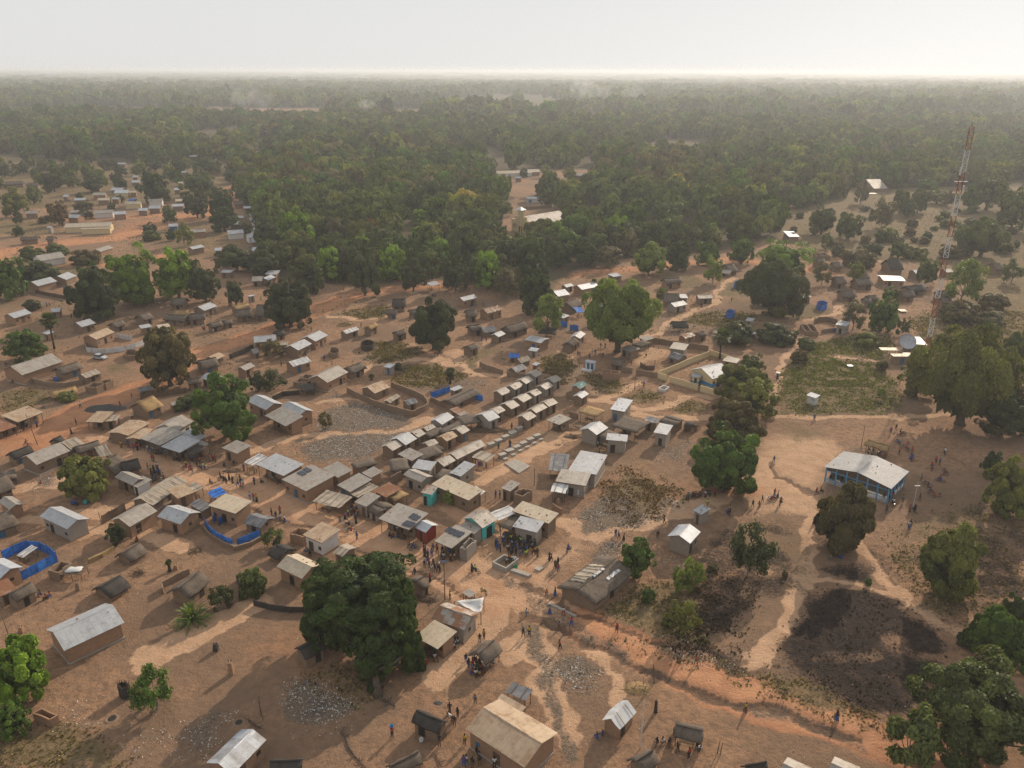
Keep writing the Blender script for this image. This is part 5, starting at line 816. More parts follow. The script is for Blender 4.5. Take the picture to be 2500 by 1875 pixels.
DATA += [('J', 'g', (2090, 1259, 2165, 1223, 2018, 1229), 'zincold', 'mud', 2.3, None, None, [], 'black', None, 'market_shop', MK), ('J', 'g', (2212, 1200, 2270, 1170, 2130, 1190), 'zincold', 'mud', 2.3, None, None, [], 'black', None, 'market_shop', MK),
# --- centre right
('K', 'o', (328, 1468, 432, 1510, 498, 1450), 'zincold', 'mud', 2.4, .3, 'pale roofed open porch beside a heap of bricks'), ('K', 'g', (610, 1208, 673, 1168, 537, 1183), 'green', 'brick', 2.4, None, 'tiny brick kiosk with green metal roof'), ('K', 'g', (625, 1290, 685, 1250, 557, 1263), 'zinc', 'mud', 2.3), ('K', 'o', (590, 1400, 740, 1442, 800, 1385), 'straw', None, 2.2, .1, 'stall covered in loose yellow straw beside a low brick wall'),
('K', 's', (862, 1380, 985, 1402, 1047, 1318), 'white', 'plaster', 3.0, .5, 'tall cement kiosk with clean white sloping roof'), ('K', 'g', (1725, 1125, 1893, 1078, 1500, 1056), 'zinc', 'yellowblue', 2.7, None, 'yellow and blue health post with wide metal gable inside a wall'), ('K', 's', (1545, 1102, 1620, 1116, 1645, 1086), 'zinc', 'yellowblue', 2.3, .3, 'small blue-based porch block at the front of the health post'),
('K', 's', (1360, 864, 1490, 884, 1602, 856), 'zincold', 'plaster', 2.9), ('K', 'g', (1345, 937, 1440, 967, 1505, 929), 'greytarp', 'mud', 1.7), ('K', 's', (945, 864, 1040, 900, 1088, 866), 'zincold', 'mud', 2.3), ('K', 'o', (1040, 835, 1120, 860, 1150, 815), 'thatch', None, 2.0), ('K', 'g', (870, 1005, 970, 1015, 860, 960), 'thatch', 'mud', 1.4), ('K', 's', (1100, 774, 1160, 802, 1200, 772), 'zincold', 'mud', 2.2),
('K', 'g', (610, 785, 658, 743, 525, 769), 'zinc', 'brick', 2.5), ('K', 'g', (545, 855, 605, 810, 465, 828), 'thatch', 'mud', 2.1), ('K', 'g', (143, 793, 280, 822, 345, 783), 'zinc', 'brick', 2.7, .5, 'brick house with flat-looking bluish roof left of the thin pale tree'), ('K', 's', (168, 881, 238, 893, 262, 873), 'white', 'plaster', 1.9), ('K', 'g', (550, 535, 640, 490, 460, 497), 'thatch', 'mud', 1.9), ('K', 'g', (425, 428, 525, 410, 400, 385), 'white', 'mud', 2.4), ('K', 'g', (625, 372, 772, 342, 590, 337), 'white', 'brick', 2.6), ('K', 'g', (495, 352, 557, 336, 480, 330), 'zinc', 'mud', 2.1),
('K', 'o', (590, 565, 650, 560, 585, 530), 'bluetarp', None, 1.8), ('K', 's', (470, 612, 525, 588, 440, 588), 'zinc', 'mud', 2.0), ('K', 'g', (20, 735, 180, 690, 0, 685), 'thatch', 'mud', 2.0), ('K', 'o', (255, 735, 400, 745, 270, 690), 'darkthatch', None, 1.9), ('K', 's', (838, 240, 892, 264, 942, 244), 'zinc', 'mud', 2.3, .2, 'small shiny roof alone beside the red road'), ('K', 'g', (1335, 320, 1475, 306, 1330, 292), 'thatch', 'brick', 2.2), ('K', 'g', (1610, 446, 1735, 441, 1640, 420), 'zincold', 'mud', 2.2), ('K', 'g', (1410, 517, 1518, 494, 1340, 492), 'zinc', 'plaster', 2.4),
('K', 's', (1455, 442, 1520, 442, 1462, 418), 'zinc', 'mud', 2.2), ('K', 'g', (1310, 472, 1440, 480, 1340, 428), 'thatch', 'mud', 1.8), ('K', 'g', (1500, 784, 1587, 756, 1445, 759), 'zincrust', 'brick', 2.2), ('K', 'g', (1615, 765, 1685, 750, 1615, 735), 'thatch', 'mud', 1.8), ('K', 's', (2000, 630, 2060, 640, 2080, 620), 'zinc', 'plaster', 1.9), ('K', 's', (2030, 737, 2085, 748, 2108, 738), 'white', 'mud', 1.6), ('K', 'og', (1390, 692, 1530, 690, 1400, 655), 'darkthatch', None, 1.7), ('K', 's', (1810, 968, 1930, 992, 1975, 966), 'zincold', 'mud', 2.3), ('K', 's', (648, 978, 730, 992, 735, 975), 'white', 'whitewall', 2.4, .15, 'white latrine block with two dark green doors and blue base', [], 'none', 'latrine', 'latrine_block'),
('K', 'r', (790, 1065, 955, 1072, 800, 1040), 'zinc', 'brick', 2.3, None, 'ruined red brick shell by the grassy patch'), ('K', 'g', (1800, 228, 1870, 238, 1800, 205), 'zincold', 'mud', 1.6), ('K', 'g', (1865, 222, 1945, 215, 1860, 180), 'thatch', 'mud', 1.6), ('K', 'r', (1255, 1200, 1330, 1218, 1380, 1185), 'zinc', 'whitewall', .9, None, 'low square white-topped concrete basin'), ('K', 'r', (485, 1235, 560, 1262, 545, 1230), 'zinc', 'mud', 1.6), ('K', 'g', (1040, 385, 1090, 395, 1030, 380), 'zinc', 'mud', 2), ('K', 'g', (720, 520, 820, 525, 740, 495), 'zinc', 'mud', 2.0), ('K', 'g', (680, 635, 770, 640, 690, 610), 'white', 'mud', 2.0),
('K', 'g', (10, 945, 95, 945, 0, 915), 'bluetarp', 'mud', 1.4, .9), ('K', 'g', (110, 990, 197, 962, 55, 965), 'sacktarp', 'mud', 1.6, .9), ('K', 'g', (75, 1072, 165, 1035, 5, 1040), 'greytarp', 'mud', 1.5, .9), ('K', 's', (200, 1000, 240, 1012, 250, 990), 'zinc', 'mud', 1.9),
('G', 'g', (750, 213, 848, 151, 605, 166), 'zinc', 'plaster', 3.0, None, 'grey cement house with crisp gable roof joined to a thatched yard'), ('G', 'o', (755, 215, 850, 255, 905, 195), 'thatch', None, 2.5, .2), ('G', 's', (828, 253, 1005, 269, 1045, 224), 'zinc', 'plaster', 3.1, .25, 'boxy mud-plastered kiosk with light roof in front of the ragged yard'), ('G', 'o', (870, 132, 1080, 192, 1230, 125), 'thatch', None, 2.6, .1, 'ragged brushwood canopy spanning the yard between three kiosks'), ('G', 's', (955, 120, 1050, 136, 1010, 88), 'zinc', 'mud', 2.2), ('G', 's', (1155, 100, 1262, 115, 1175, 65), 'greytarp', 'mud', 2.3),
('G', 'g', (1280, 103, 1420, 142, 1465, 78), 'thatch', 'mud', 2.1, .5), ('G', 's', (1228, 192, 1345, 214, 1397, 142), 'zinc', 'plaster', 3.2, .25, 'tall plastered kiosk with light roof at the right of the ragged yard'), ('G', 's', (510, 507, 745, 549, 887, 403), 'zinc', 'plaster', 3.1, .35, 'upper half of the long patched-roof store above the rubbish slope'), ('G', 's', (400, 604, 658, 643, 745, 552), 'zincold', 'plaster', 3.0, .3, 'lower half of the long patched-roof store, striped cloth awning at its end'), ('G', 'o', (360, 692, 490, 707, 512, 640), 'whitetarp', None, 2.4, .2, 'awning of blue and white striped cloth'),
('G', 'o', (340, 512, 500, 522, 620, 390), 'greytarp', None, 2.2, .2), ('G', 's', (-60, 662, 20, 692, 100, 635), 'zincold', 'mud', 2.5), ('G', 'r', (25, 702, 130, 740, 195, 662), 'zinc', 'mud', 2.3, None, 'mud shop stripped of its roof sheets, poles still across'), ('G', 's', (1560, 848, 1635, 885, 1692, 832), 'zinc', 'plaster', 2.5, .2, 'tiny square hut with a white metal lid by the dirt slope'), ('G', 'g', (1538, 1130, 1627, 1031, 1348, 1062), 'white', 'plaster', 3.0, None, 'neat small house with gleaming new metal gable on the bare slope'),
('G', 'g', (735, 1650, 1065, 1370, 410, 1505), 'thatch', 'mud', 1.9, 1.1, 'great grey thatched hall patched with sacking and torn white plastic'), ('G', 'o', (1500, 135, 1580, 140, 1490, 105), 'darkthatch', None, 1.8), ('J', 's', (1450, 313, 1492, 338, 1540, 308), 'white', None, 2.3, .3), 
# --- foreground right and bottom
('C', 'g', (-358, 1310, 140, 1635, 410, 1335), 'tan', 'brick', 3.0, .95, 'biggest brick house at the bottom, rusty patched roof with one grey half', [.15, .5], None), ('C', 's', (-90, 1055, 118, 1168, 172, 1140), 'tan', 'brick', 3.0, .12), ('C', 'o', (-20, 1000, 150, 1072, 205, 990), 'greytarp', None, 2.0, .2, 'black plastic lean-to behind the biggest brick house'),
('C', 'g', (945, 1325, 1085, 1165, 785, 1240), 'whitetarp', 'brick', 2.0, 1.0, 'brick hut with a torn white sheet arched over its roof'), ('C', 'og', (1400, 1360, 1640, 1420, 1745, 1320), 'thatch', None, 1.9, .6, 'collapsing thatched cookhouse with rubbish on its roof'), ('C', 'g', (1130, 1700, 1285, 1600, 1035, 1562), 'thatch', 'mud', 1.5, 1.0, 'thatched hut with black plastic edge at the bottom'), ('C', 'g', (2020, 1720, 2205, 1690, 1990, 1625), 'darkthatch', 'mud', 1.4, 1.0, 'rounded dark thatch cut by the bottom edge, right of centre'),
('D', 'g', (120, 1760, 330, 1860, 440, 1650), 'zincold', 'brick', 2.3, None, 'left one of two grey gable roofs peeking in at the bottom right'), ('D', 'g', (535, 1760, 760, 1860, 850, 1640), 'zincold', 'brick', 2.3, None, 'right one of two grey gable roofs peeking in at the bottom right'),
('B', 'g', (430, 722, 612, 622, 328, 640), 'darkthatch', 'mud', 2.0, None, 'black-thatched mud hut left of the huge mango tree'), ('B', 'g', (1495, 382, 1775, 478, 1925, 342), 'zincrust', 'plaster', 2.8, None, 'house with rust-patched near slope and cream far slope, white sheet behind'), ('B', 'o', (1357, 534, 1550, 640, 1697, 498), 'cream', 'brick', 2.7, .35, 'open porch under one flat cream roof right of the huge mango tree'), ('B', 'og', (1955, 765, 2100, 645, 1800, 690), 'thatch', None, 2.0, .9, 'thatched meeting shelter on posts crowded with people'),
('B', 'g', (1330, 1247, 1560, 1347, 1650, 1252), 'darkthatch', 'mud', 1.9, .9, 'mud hut with sagging dark thatch in front of the biggest brick house'), ('B', 'g', (1180, 1720, 1430, 1590, 1090, 1640), 'thatch', 'mud', 1.5, .9, 'brown thatch with a straw tuft cut by the bottom edge'), ('B', 'g', (120, 1700, 400, 1690, 140, 1570), 'darkthatch', 'mud', 1.4, 1.0, 'black dome of thatch cut by the bottom edge, left of centre'), ('B', 'o', (1757, 165, 1820, 205, 1862, 165), 'zincold', None, 1.3, .1), ('B', 'g', (1415, 135, 1485, 100, 1340, 40), 'thatch', 'mud', 1.9, .7, 'grey thatched stall with a log heap right of the mango crown'),
('F', 's', (408, 1054, 570, 1124, 757, 1032), 'tan', 'whitewall', 2.9, .3, 'white-walled house with flat tan roof and a brick yard behind'), ('F', 'g', (190, 1323, 405, 1427, 578, 1311), 'cream', 'brick', 2.7, None, 'brick house with grey and cream roof slopes left of the huge mango'), ('F', 'g', (665, 1207, 750, 1242, 878, 1166), 'sacktarp', 'mud', 1.8, .5), ('F', 'g', (110, 1215, 200, 1265, 330, 1165), 'darkthatch', 'mud', 1.0, .9), ('F', 'r', (275, 1035, 415, 1080, 500, 1010), 'zinc', 'brick', 2.1, None, 'empty brick yard walls attached to the white-walled house'),
# --- hall
('H', 'g', (1093, 668, 1245, 521, 525, 481), 'dullzinc', None, 3.4, 1.1, 'great hall with blue trim and patchwork silver roof among parked motorbikes', None, 'none', 'hall', 'meeting_hall'), ('H', 'og', (865, 294, 1050, 348, 1070, 300), 'straw', None, 2.2, .7, 'tan thatched shelter behind the blue-trimmed hall'),
# --- left middle
('I', 'g', (345, 130, 556, 95, 300, 102), 'zincold', 'whitewall', 2.8, None, 'whitewashed villa with small porch behind the bushes at left', [.2, .4]), ('I', 'g', (320, 340, 485, 298, 265, 313), 'zinc', 'brick', 2.6), ('I', 'g', (560, 288, 650, 252, 488, 257), 'zinc', 'mud', 2.6), ('I', 'g', (122, 612, 270, 568, 73, 582), 'zinc', 'brick', 2.5), ('I', 'g', (690, 686, 808, 652, 613, 662), 'zinc', 'mud', 2.4, None, 'mud house with pale roof just above the white-fenced yard'), ('I', 'g', (815, 793, 970, 729, 742, 757), 'tan', 'brick', 2.6, None, 'tan-roofed house inside the white sheet fence'),
('I', 'g', (187, 1091, 532, 976, 48, 1038), 'zincold', 'brick', 2.9, None, 'long schoolroom with five blue shutters left of the jumbled yard', [.12, .34, .55, .76, .93], 'none'), ('I', 'g', (520, 1085, 700, 1030, 500, 1040), 'thatch', 'mud', 2.0), ('I', 'g', (725, 1117, 852, 1072, 680, 1082), 'sacktarp', 'mud', 1.9), ('I', 'r', (810, 1198, 905, 1155, 740, 1160), 'zinc', 'mud', 1.9), ('I', 'r', (890, 1165, 972, 1125, 860, 1125), 'zinc', 'mud', 1.9), ('I', 'g', (440, 1285, 660, 1237, 395, 1245), 'straw', 'mud', 1.0, 1.1, 'low yellow straw roof sinking into scrub beside the red road'), ('I', 'g', (1815, 966, 1900, 926, 1743, 941), 'tan', 'brick', 2.3),
('I', 'g', (1690, 1040, 1855, 1008, 1690, 985), 'thatch', 'mud', 1.9), ('I', 'g', (2070, 1052, 2155, 1013, 2008, 1028), 'zincold', 'brick', 2.3), ('I', 'g', (1690, 1117, 1780, 1145, 1890, 1107), 'white', 'brick', 2.3, None, 'white roof peeping over the lush green mango tree'), ('I', 'g', (1725, 549, 1835, 509, 1643, 526), 'zinc', 'mud', 2.6), ('I', 'g', (1430, 497, 1552, 497, 1440, 462), 'thatch', 'mud', 2.0), ('I', 'g', (1460, 590, 1585, 585, 1460, 562), 'straw', 'mud', 1.7), ('I', 'g', (1210, 632, 1300, 605, 1135, 612), 'thatch', 'mud', 1.9), ('I', 'g', (1370, 620, 1550, 635, 1395, 585), 'thatch', 'mud', 1.9), ('I', 'g', (1590, 625, 1730, 620, 1590, 590), 'thatch', 'mud', 1.9), ('I', 'g', (1990, 542, 2115, 512, 1990, 515), 'straw', 'mud', 2.0), ('I', 'g', (1985, 600, 2130, 590, 1985, 560), 'thatch', 'mud', 2.0),
('I', 'g', (1785, 690, 1890, 665, 1790, 660), 'thatch', 'mud', 1.8), ('I', 'g', (1895, 665, 1970, 650, 1895, 640), 'thatch', 'mud', 1.6), ('I', 'g', (970, 690, 1070, 660, 970, 655), 'thatch', 'mud', 1.8), ('I', 's', (1190, 698, 1282, 682, 1195, 675), 'zinc', 'mud', 2.2), ('I', 's', (1355, 708, 1455, 690, 1370, 672), 'cream', 'mud', 2.3), ('I', 'g', (850, 52, 960, 18, 800, 37), 'zincold', 'brick', 2.7), ('I', 'g', (1625, 32, 1728, 10, 1615, 15), 'zinc', 'mud', 2.6), ('I', 's', (1855, 225, 1945, 228, 1860, 208), 'zinc', 'mud', 2.4), ('I', 'g', (425, 560, 505, 555, 415, 535), 'zinc', 'mud', 2.2), ('I', 's', (350, 735, 400, 750, 400, 715), 'zinc', 'brick', 2.2), ('I', 'g', (1170, 1235, 1290, 1215, 1165, 1195), 'greytarp', 'mud', 1.5), ('I', 'g', (1590, 1170, 1710, 1150, 1580, 1140), 'thatch', 'mud', 1.9), ('I', 'g', (1450, 1350, 1530, 1330, 1440, 1325), 'zincold', 'mud', 1.9), ('I', 's', (2105, 430, 2150, 420, 2075, 428), 'white', 'plaster', 2.2),
# --- middle
('J', 'g', (520, 809, 625, 756, 408, 779), 'zinc', 'brick', 2.7, None, 'brick house with bright roof nearest below the lone blackish mango'), ('J', 'g', (375, 883, 490, 826, 275, 850), 'zinc', 'mud', 2.5), ('J', 'g', (780, 743, 888, 706, 715, 729), 'whitetarp', 'mud', 2.2), ('J', 'g', (985, 706, 1052, 671, 930, 691), 'straw', 'mud', 2.3, None, 'mud hut with orange-tinted straw roof left of the wide bushy tree'), ('J', 'g', (1165, 518, 1280, 515, 1170, 475), 'darkthatch', 'mud', 1.9), ('J', 'g', (1115, 575, 1205, 578, 1120, 550), 'thatch', 'mud', 1.9), ('J', 'g', (1205, 757, 1295, 735, 1200, 730), 'thatch', 'mud', 1.9), ('J', 'g', (1310, 575, 1380, 570, 1310, 552), 'thatch', 'mud', 1.8),
('J', 'g', (1770, 467, 1887, 438, 1725, 444), 'zinc', 'brick', 2.5), ('J', 'g', (1975, 570, 2100, 536, 1903, 544), 'zincrust', 'brick', 2.6), ('J', 'g', (1790, 600, 1885, 595, 1785, 562), 'thatch', 'mud', 2.0), ('J', 'g', (1825, 720, 1935, 705, 1825, 685), 'thatch', 'mud', 1.9), ('J', 'g', (2065, 772, 2125, 743, 2008, 748), 'zinc', 'mud', 2.2), ('J', 'g', (1940, 735, 2050, 720, 1930, 690), 'greytarp', 'mud', 1.8), ('J', 'g', (1830, 885, 1905, 855, 1760, 863), 'thatch', 'mud', 2.0), ('J', 'g', (335, 1020, 487, 974, 262, 987), 'whitetarp', 'brick', 2.4, None, 'brick house with sheet-covered patchy roof behind the thin shrub tree'), ('J', 'g', (622, 1155, 797, 1066, 483, 1106), 'zincold', 'brick', 2.8, None, 'sturdy brick house with L-shaped verandah, open hut yard behind it'),
('J', 'r', (450, 1160, 560, 1085, 355, 1115), 'zinc', 'mud', 2.0), ('J', 'g', (820, 1077, 950, 1030, 790, 1030), 'thatch', 'mud', 2.0), ('J', 'o', (390, 1225, 520, 1215, 375, 1180), 'darkthatch', None, 1.6), ('J', 's', (1090, 1022, 1150, 1032, 1180, 1004), 'white', 'plaster', 2.2, .2, 'white latrine cabin alone on the grassy plot'), ('J', 'g', (-60, 1312, 100, 1388, 235, 1330), 'zinc', 'brick', 2.7, None, 'brick house with silver-blue roof touching the lush mango'), ('J', 'g', (1020, 1247, 1150, 1192, 935, 1192), 'tan', 'mud', 2.1, None, 'mud house in the walled yard with washing'), ('J', 'g', (1150, 1325, 1240, 1270, 1110, 1300), 'sacktarp', 'mud', 1.8), ('J', 'g', (1300, 1345, 1385, 1320, 1285, 1300), 'greytarp', 'mud', 1.7),
('J', 's', (1690, 1228, 1765, 1198, 1660, 1210), 'zinc', 'mud', 2.2), ('J', 'g', (1690, 1350, 1920, 1240, 1640, 1280), 'thatch', 'mud', 1.4, .7), ('J', 's', (90, 240, 190, 242, 95, 215), 'zinc', 'mud', 2.4), ('J', 'g', (120, 292, 185, 264, 75, 272), 'white', 'mud', 2.3), ('J', 'g', (-20, 300, 70, 297, -10, 270), 'zincold', 'mud', 2.3), ('J', 'g', (0, 817, 190, 800, 0, 772), 'zinc', 'mud', 2.4), ('J', 'g', (150, 842, 285, 838, 150, 818), 'cream', 'mud', 2.3), ('J', 'g', (195, 760, 270, 745, 190, 730), 'darkthatch', 'mud', 1.6), ('J', 'g', (0, 910, 50, 900, 0, 870), 'greytarp', 'mud', 1.6), ('J', 'g', (2140, 730, 2260, 700, 2130, 695), 'thatch', 'mud', 2.0), ('J', 'g', (0, 590, 120, 590, 0, 530), 'thatch', 'mud', 1.8),
# --- right middle
('L', 'g', (1025, 291, 1213, 297, 1030, 250), 'white', 'brick', 2.6, .5, 'long brick house with white roof right of the flat-topped dark tree'), ('L', 'g', (1085, 200, 1200, 200, 1090, 155), 'darkthatch', 'mud', 2.2), ('L', 'g', (845, 275, 915, 275, 850, 240), 'thatch', 'mud', 2.0), ('L', 'g', (810, 335, 945, 330, 815, 300), 'thatch', 'mud', 2.0), ('L', 'g', (630, 320, 720, 320, 635, 285), 'thatch', 'mud', 2.0), ('L', 'g', (605, 185, 680, 185, 610, 160), 'thatch', 'mud', 2.0), ('L', 'g', (480, 160, 550, 158, 480, 130), 'thatch', 'mud', 2.0), ('L', 'g', (675, 430, 803, 430, 680, 395), 'thatch', 'mud', 2.0), ('L', 'g', (870, 480, 930, 480, 870, 455), 'thatch', 'mud', 2.0), ('L', 'g', (915, 455, 990, 450, 905, 430), 'thatch', 'mud', 1.9), ('L', 'g', (1190, 430, 1300, 430, 1195, 398), 'thatch', 'mud', 2.0), ('L', 'g', (1240, 390, 1390, 380, 1250, 355), 'darkthatch', 'mud', 1.6), ('L', 'g', (1520, 430, 1600, 425, 1520, 395), 'thatch', 'mud', 2.0), ('L', 'g', (1525, 480, 1610, 480, 1530, 455), 'thatch', 'mud', 1.9),
('L', 's', (620, 664, 710, 681, 780, 656), 'zinc', 'plaster', 3.0, .25, 'grey kiosk with pale lid at the corner of a ruined yard'), ('L', 'r', (360, 720, 495, 725, 400, 655), 'zinc', 'mud', 1.7), ('L', 'g', (5, 440, 240, 435, 20, 400), 'white', 'yellowwall', 2.8), ('L', 'g', (345, 437, 420, 432, 350, 405), 'cream', 'mud', 2.4), ('L', 's', (375, 1258, 455, 1285, 490, 1268), 'white', 'whitewall', 2.2, .3, 'small white latrine with a pale sign in the field', [], 'none'), ('L', 'g', (1560, 225, 1620, 222, 1560, 200), 'zincold', 'mud', 2.2), ('L', 'g', (1975, 205, 2055, 202, 1975, 170), 'thatch', 'mud', 2.3), ('L', 'g', (1305, 240, 1380, 235, 1310, 210), 'zinc', 'mud', 2.3), ('L', 'g', (60, 690, 130, 695, 65, 660), 'zinc', 'mud', 1.8), ('L', 'g', (1310, 345, 1390, 350, 1315, 325), 'sacktarp', 'mud', 1.8), ('L', 'r', (470, 85, 590, 85, 480, 55), 'zinc', 'mud', 1.9), ('L', 's', (120, 1072, 150, 1078, 60, 1058), 'white', 'plaster', 1.8),
('L', 's', (1110, 932, 1240, 932, 1110, 912), 'cream', 'mud', 2.4, .1), ('L', 's', (1010, 880, 1165, 882, 1010, 860), 'cream', None, 2.2, .1), ('L', 's', (1215, 925, 1375, 925, 1215, 903), 'cream', 'mud', 2.4, .1), ('L', 's', (1255, 828, 1395, 835, 1265, 772), 'white', 'whitewall', 2.8, .2, 'equipment building behind the satellite dish'), ('L', 's', (1260, 848, 1390, 848, 1260, 828), 'cream', 'mud', 2.2, .1), ('L', 's', (730, 1016, 775, 1016, 735, 1003), 'white', 'mud', .5, .05, 'pale slab lying in the field grass'), ('L', 's', (1172, 552, 1230, 552, 1175, 535), 'cream', 'mud', .6, .05),
('Q', 's', (230, 1305, 320, 1306, 232, 1270), 'white', 'mud', 2.6), ('Q', 'g', (945, 900, 1065, 898, 945, 860), 'zincold', 'mud', 2.8), ('Q', 's', (885, 945, 980, 945, 885, 932), 'cream', 'mud', .5, .05)]
# --- far left quarter and the mission beyond the trees: one near eave and a depth in metres
FARH = [('M', 540, 1230, 932, 1218, 7, 'cream', 'yellowwall', 'long cream-roofed school standing on the wide red yard'), ('M', 680, 1246, 930, 1238, 2.5, 'cream', 'yellowwall', 'front wing of the long cream-roofed school'), ('M', 790, 1112, 955, 1104, 6, 'zincold', 'whitewall', 'white and dark blue shop behind the long cream-roofed school'), ('M', 210, 1113, 318, 1110, 5, 'zincold', 'mud', None), ('M', 585, 1103, 655, 1102, 5, 'zincold', 'mud', None), ('M', 565, 1145, 655, 1148, 6, 'zinc', 'brick', None), ('M', 960, 1122, 1065, 1115, 6, 'zinc', 'brick', None),
 ('M', 1052, 1035, 1190, 1030, 6, 'cream', 'yellowwall', None), ('M', 1250, 1012, 1370, 1008, 6, 'zincold', 'whitewall', None), ('M', 780, 958, 890, 955, 6, 'zincold', 'brick', None), ('M', 960, 940, 1080, 938, 7, 'white', 'yellowwall', None), ('M', 820, 1000, 920, 998, 5, 'cream', 'mud', None), ('M', 930, 915, 1030, 915, 6, 'zinc', 'mud', None), ('M', 1160, 1087, 1240, 1087, 5, 'white', 'mud', None), ('M', 1250, 1070, 1350, 1068, 6, 'zinc', 'mud', None), ('M', 1450, 1052, 1550, 1048, 5, 'white', 'mud', None), ('M', 1480, 1008, 1580, 1003, 5, 'cream', 'mud', None), ('M', 1115, 805, 1160, 805, 5, 'zinc', 'mud', None), ('M', 1110, 850, 1180, 848, 6, 'zinc', 'mud', None),
 ('M', 620, 1000, 720, 998, 5, 'zinc', 'mud', None), ('M', 525, 970, 570, 970, 5, 'zinc', 'mud', None), ('M', 940, 990, 1000, 990, 4, 'zinc', 'mud', None), ('M', 20, 870, 200, 862, 6, 'thatch', 'mud', None), ('M', 220, 878, 320, 876, 5, 'thatch', 'mud', None), ('M', 2010, 862, 2060, 860, 5, 'white', 'whitewall', 'white hut by the far red track'), ('M', 1465, 912, 1520, 912, 5, 'white', 'mud', None), ('M', 1980, 1040, 2060, 1035, 6, 'thatch', 'brick', None), ('M', 2110, 1135, 2170, 1130, 5, 'zinc', 'whitewall', None), ('M', 2120, 1175, 2200, 1172, 5, 'zinc', 'whitewall', None), ('M', 1925, 1285, 2060, 1275, 6, 'zinc', 'whitewall', None), ('M', 2095, 1318, 2200, 1308, 6, 'zinc', 'whitewall', None), ('M', 2130, 1355, 2215, 1350, 5, 'zinc', 'mud', None),
 ('M', 2120, 1425, 2200, 1425, 5, 'white', 'mud', None), ('M', 1610, 1272, 1740, 1262, 5, 'zincold', 'brick', None), ('M', 1420, 1222, 1500, 1218, 5, 'zinc', 'bluetarpwall', None), ('M', 1080, 1000, 1135, 1000, 4, 'bluetarp', 'mud', 'blue-covered shack in the far left quarter'), ('M', 390, 1232, 428, 1232, 3, 'zinc', 'plaster', 'latrine alone beside the red yard of the school'), ('M', 165, 1335, 320, 1330, 4, 'thatch', 'mud', 'low mud house with a blue door left below the school'), ('M', 385, 1332, 450, 1332, 4, 'thatch', 'mud', None), ('M', 960, 695, 1055, 695, 5, 'zinc', 'mud', None), ('M', 1600, 632, 1680, 630, 5, 'zinc', 'mud', None), ('M', 1770, 665, 1820, 665, 5, 'cream', 'mud', None), ('M', 1530, 765, 1572, 765, 4, 'white', 'mud', None),
 ('M', 2055, 1068, 2120, 1065, 4, 'white', 'mud', None), ('M', 1940, 1205, 2030, 1200, 5, 'zinc', 'mud', None), ('M', 2010, 1150, 2055, 1148, 4, 'zinc', 'mud', None), ('M', 1810, 1425, 1870, 1422, 4, 'white', 'mud', None), ('M', 2150, 1245, 2200, 1240, 5, 'zinc', 'mud', None), ('M', 1090, 935, 1150, 933, 4, 'cream', 'mud', None), ('M', 750, 890, 840, 888, 4, 'zinc', 'mud', None), ('M', 1500, 855, 1540, 855, 4, 'cream', 'mud', None),
 ('N', -10, 1135, 80, 1130, 5, 'zinc', 'brick', None), ('N', 50, 1128, 145, 1122, 5, 'bluetarp', 'mud', 'blue-topped shed at the edge of the trees'), ('N', -10, 1185, 55, 1180, 5, 'zinc', 'whitewall', None), ('N', -20, 1250, 45, 1245, 5, 'zinc', 'whitewall', None), ('N', -20, 1310, 70, 1300, 6, 'cream', 'brick', None), ('N', -20, 1350, 95, 1345, 6, 'zinc', 'mud', None), ('N', -10, 1425, 60, 1422, 4, 'zinc', 'mud', None), ('N', 100, 612, 145, 612, 5, 'white', 'mud', 'tiny white house alone at the far edge of the clearing'), ('N', 2050, 775, 2350, 768, 8, 'cream', 'whitewall', 'long barrack with pale roof in the clearing behind the church'),
 ('O', 165, 762, 272, 760, 8, 'cream', 'brick', 'second barrack with pale roof, continuing the long one'), ('O', 545, 790, 662, 792, 7, 'zincold', 'mud', 'dim grey roof at the right end of the far clearing'), ('O', 155, 985, 318, 985, 4, 'white', 'whitewall', 'white office with blue doors behind the church'), ('O', 2085, 1050, 2230, 1072, 5, 'zinc', 'mud', 'blue-grey roof half hidden at the right end of the wood'), ('N', 1350, 1145, 1395, 1145, 4, 'zinc', 'mud', None), ('O', 60, 810, 110, 812, 4, 'zinc', 'mud', None)]
wallmat('bluetarpwall', (.05, .12, .26), (.04, .09, .2), (.1, .1, .1), False); WW['bluetarpwall'] = 'blue-sided'
def hcall(t):
    keys = ['roof', 'wall', 'e', 'rise', 'label', 'win', 'door', 'cat', 'nm', 'grp']; kw = dict(zip(keys, t[3:])); return house(t[0], t[1], t[2], **kw)
HOUSES = {}
for t in DATA:
    o = hcall(t)
    if len(t) > 7 and t[7]: HOUSES[t[7]] = o
for r, x0, y0, x1, y1, dep, rf, wl, lb in FARH:
    o = house(r, 'g', (x0, y0, x1, y1, dep), rf, wl, 2.8 if rf not in SOFT else 2.2, None, lb, None, 'none')
    if lb: HOUSES[lb] = o
def H_(s): return next(o for k, o in HOUSES.items() if s in k)
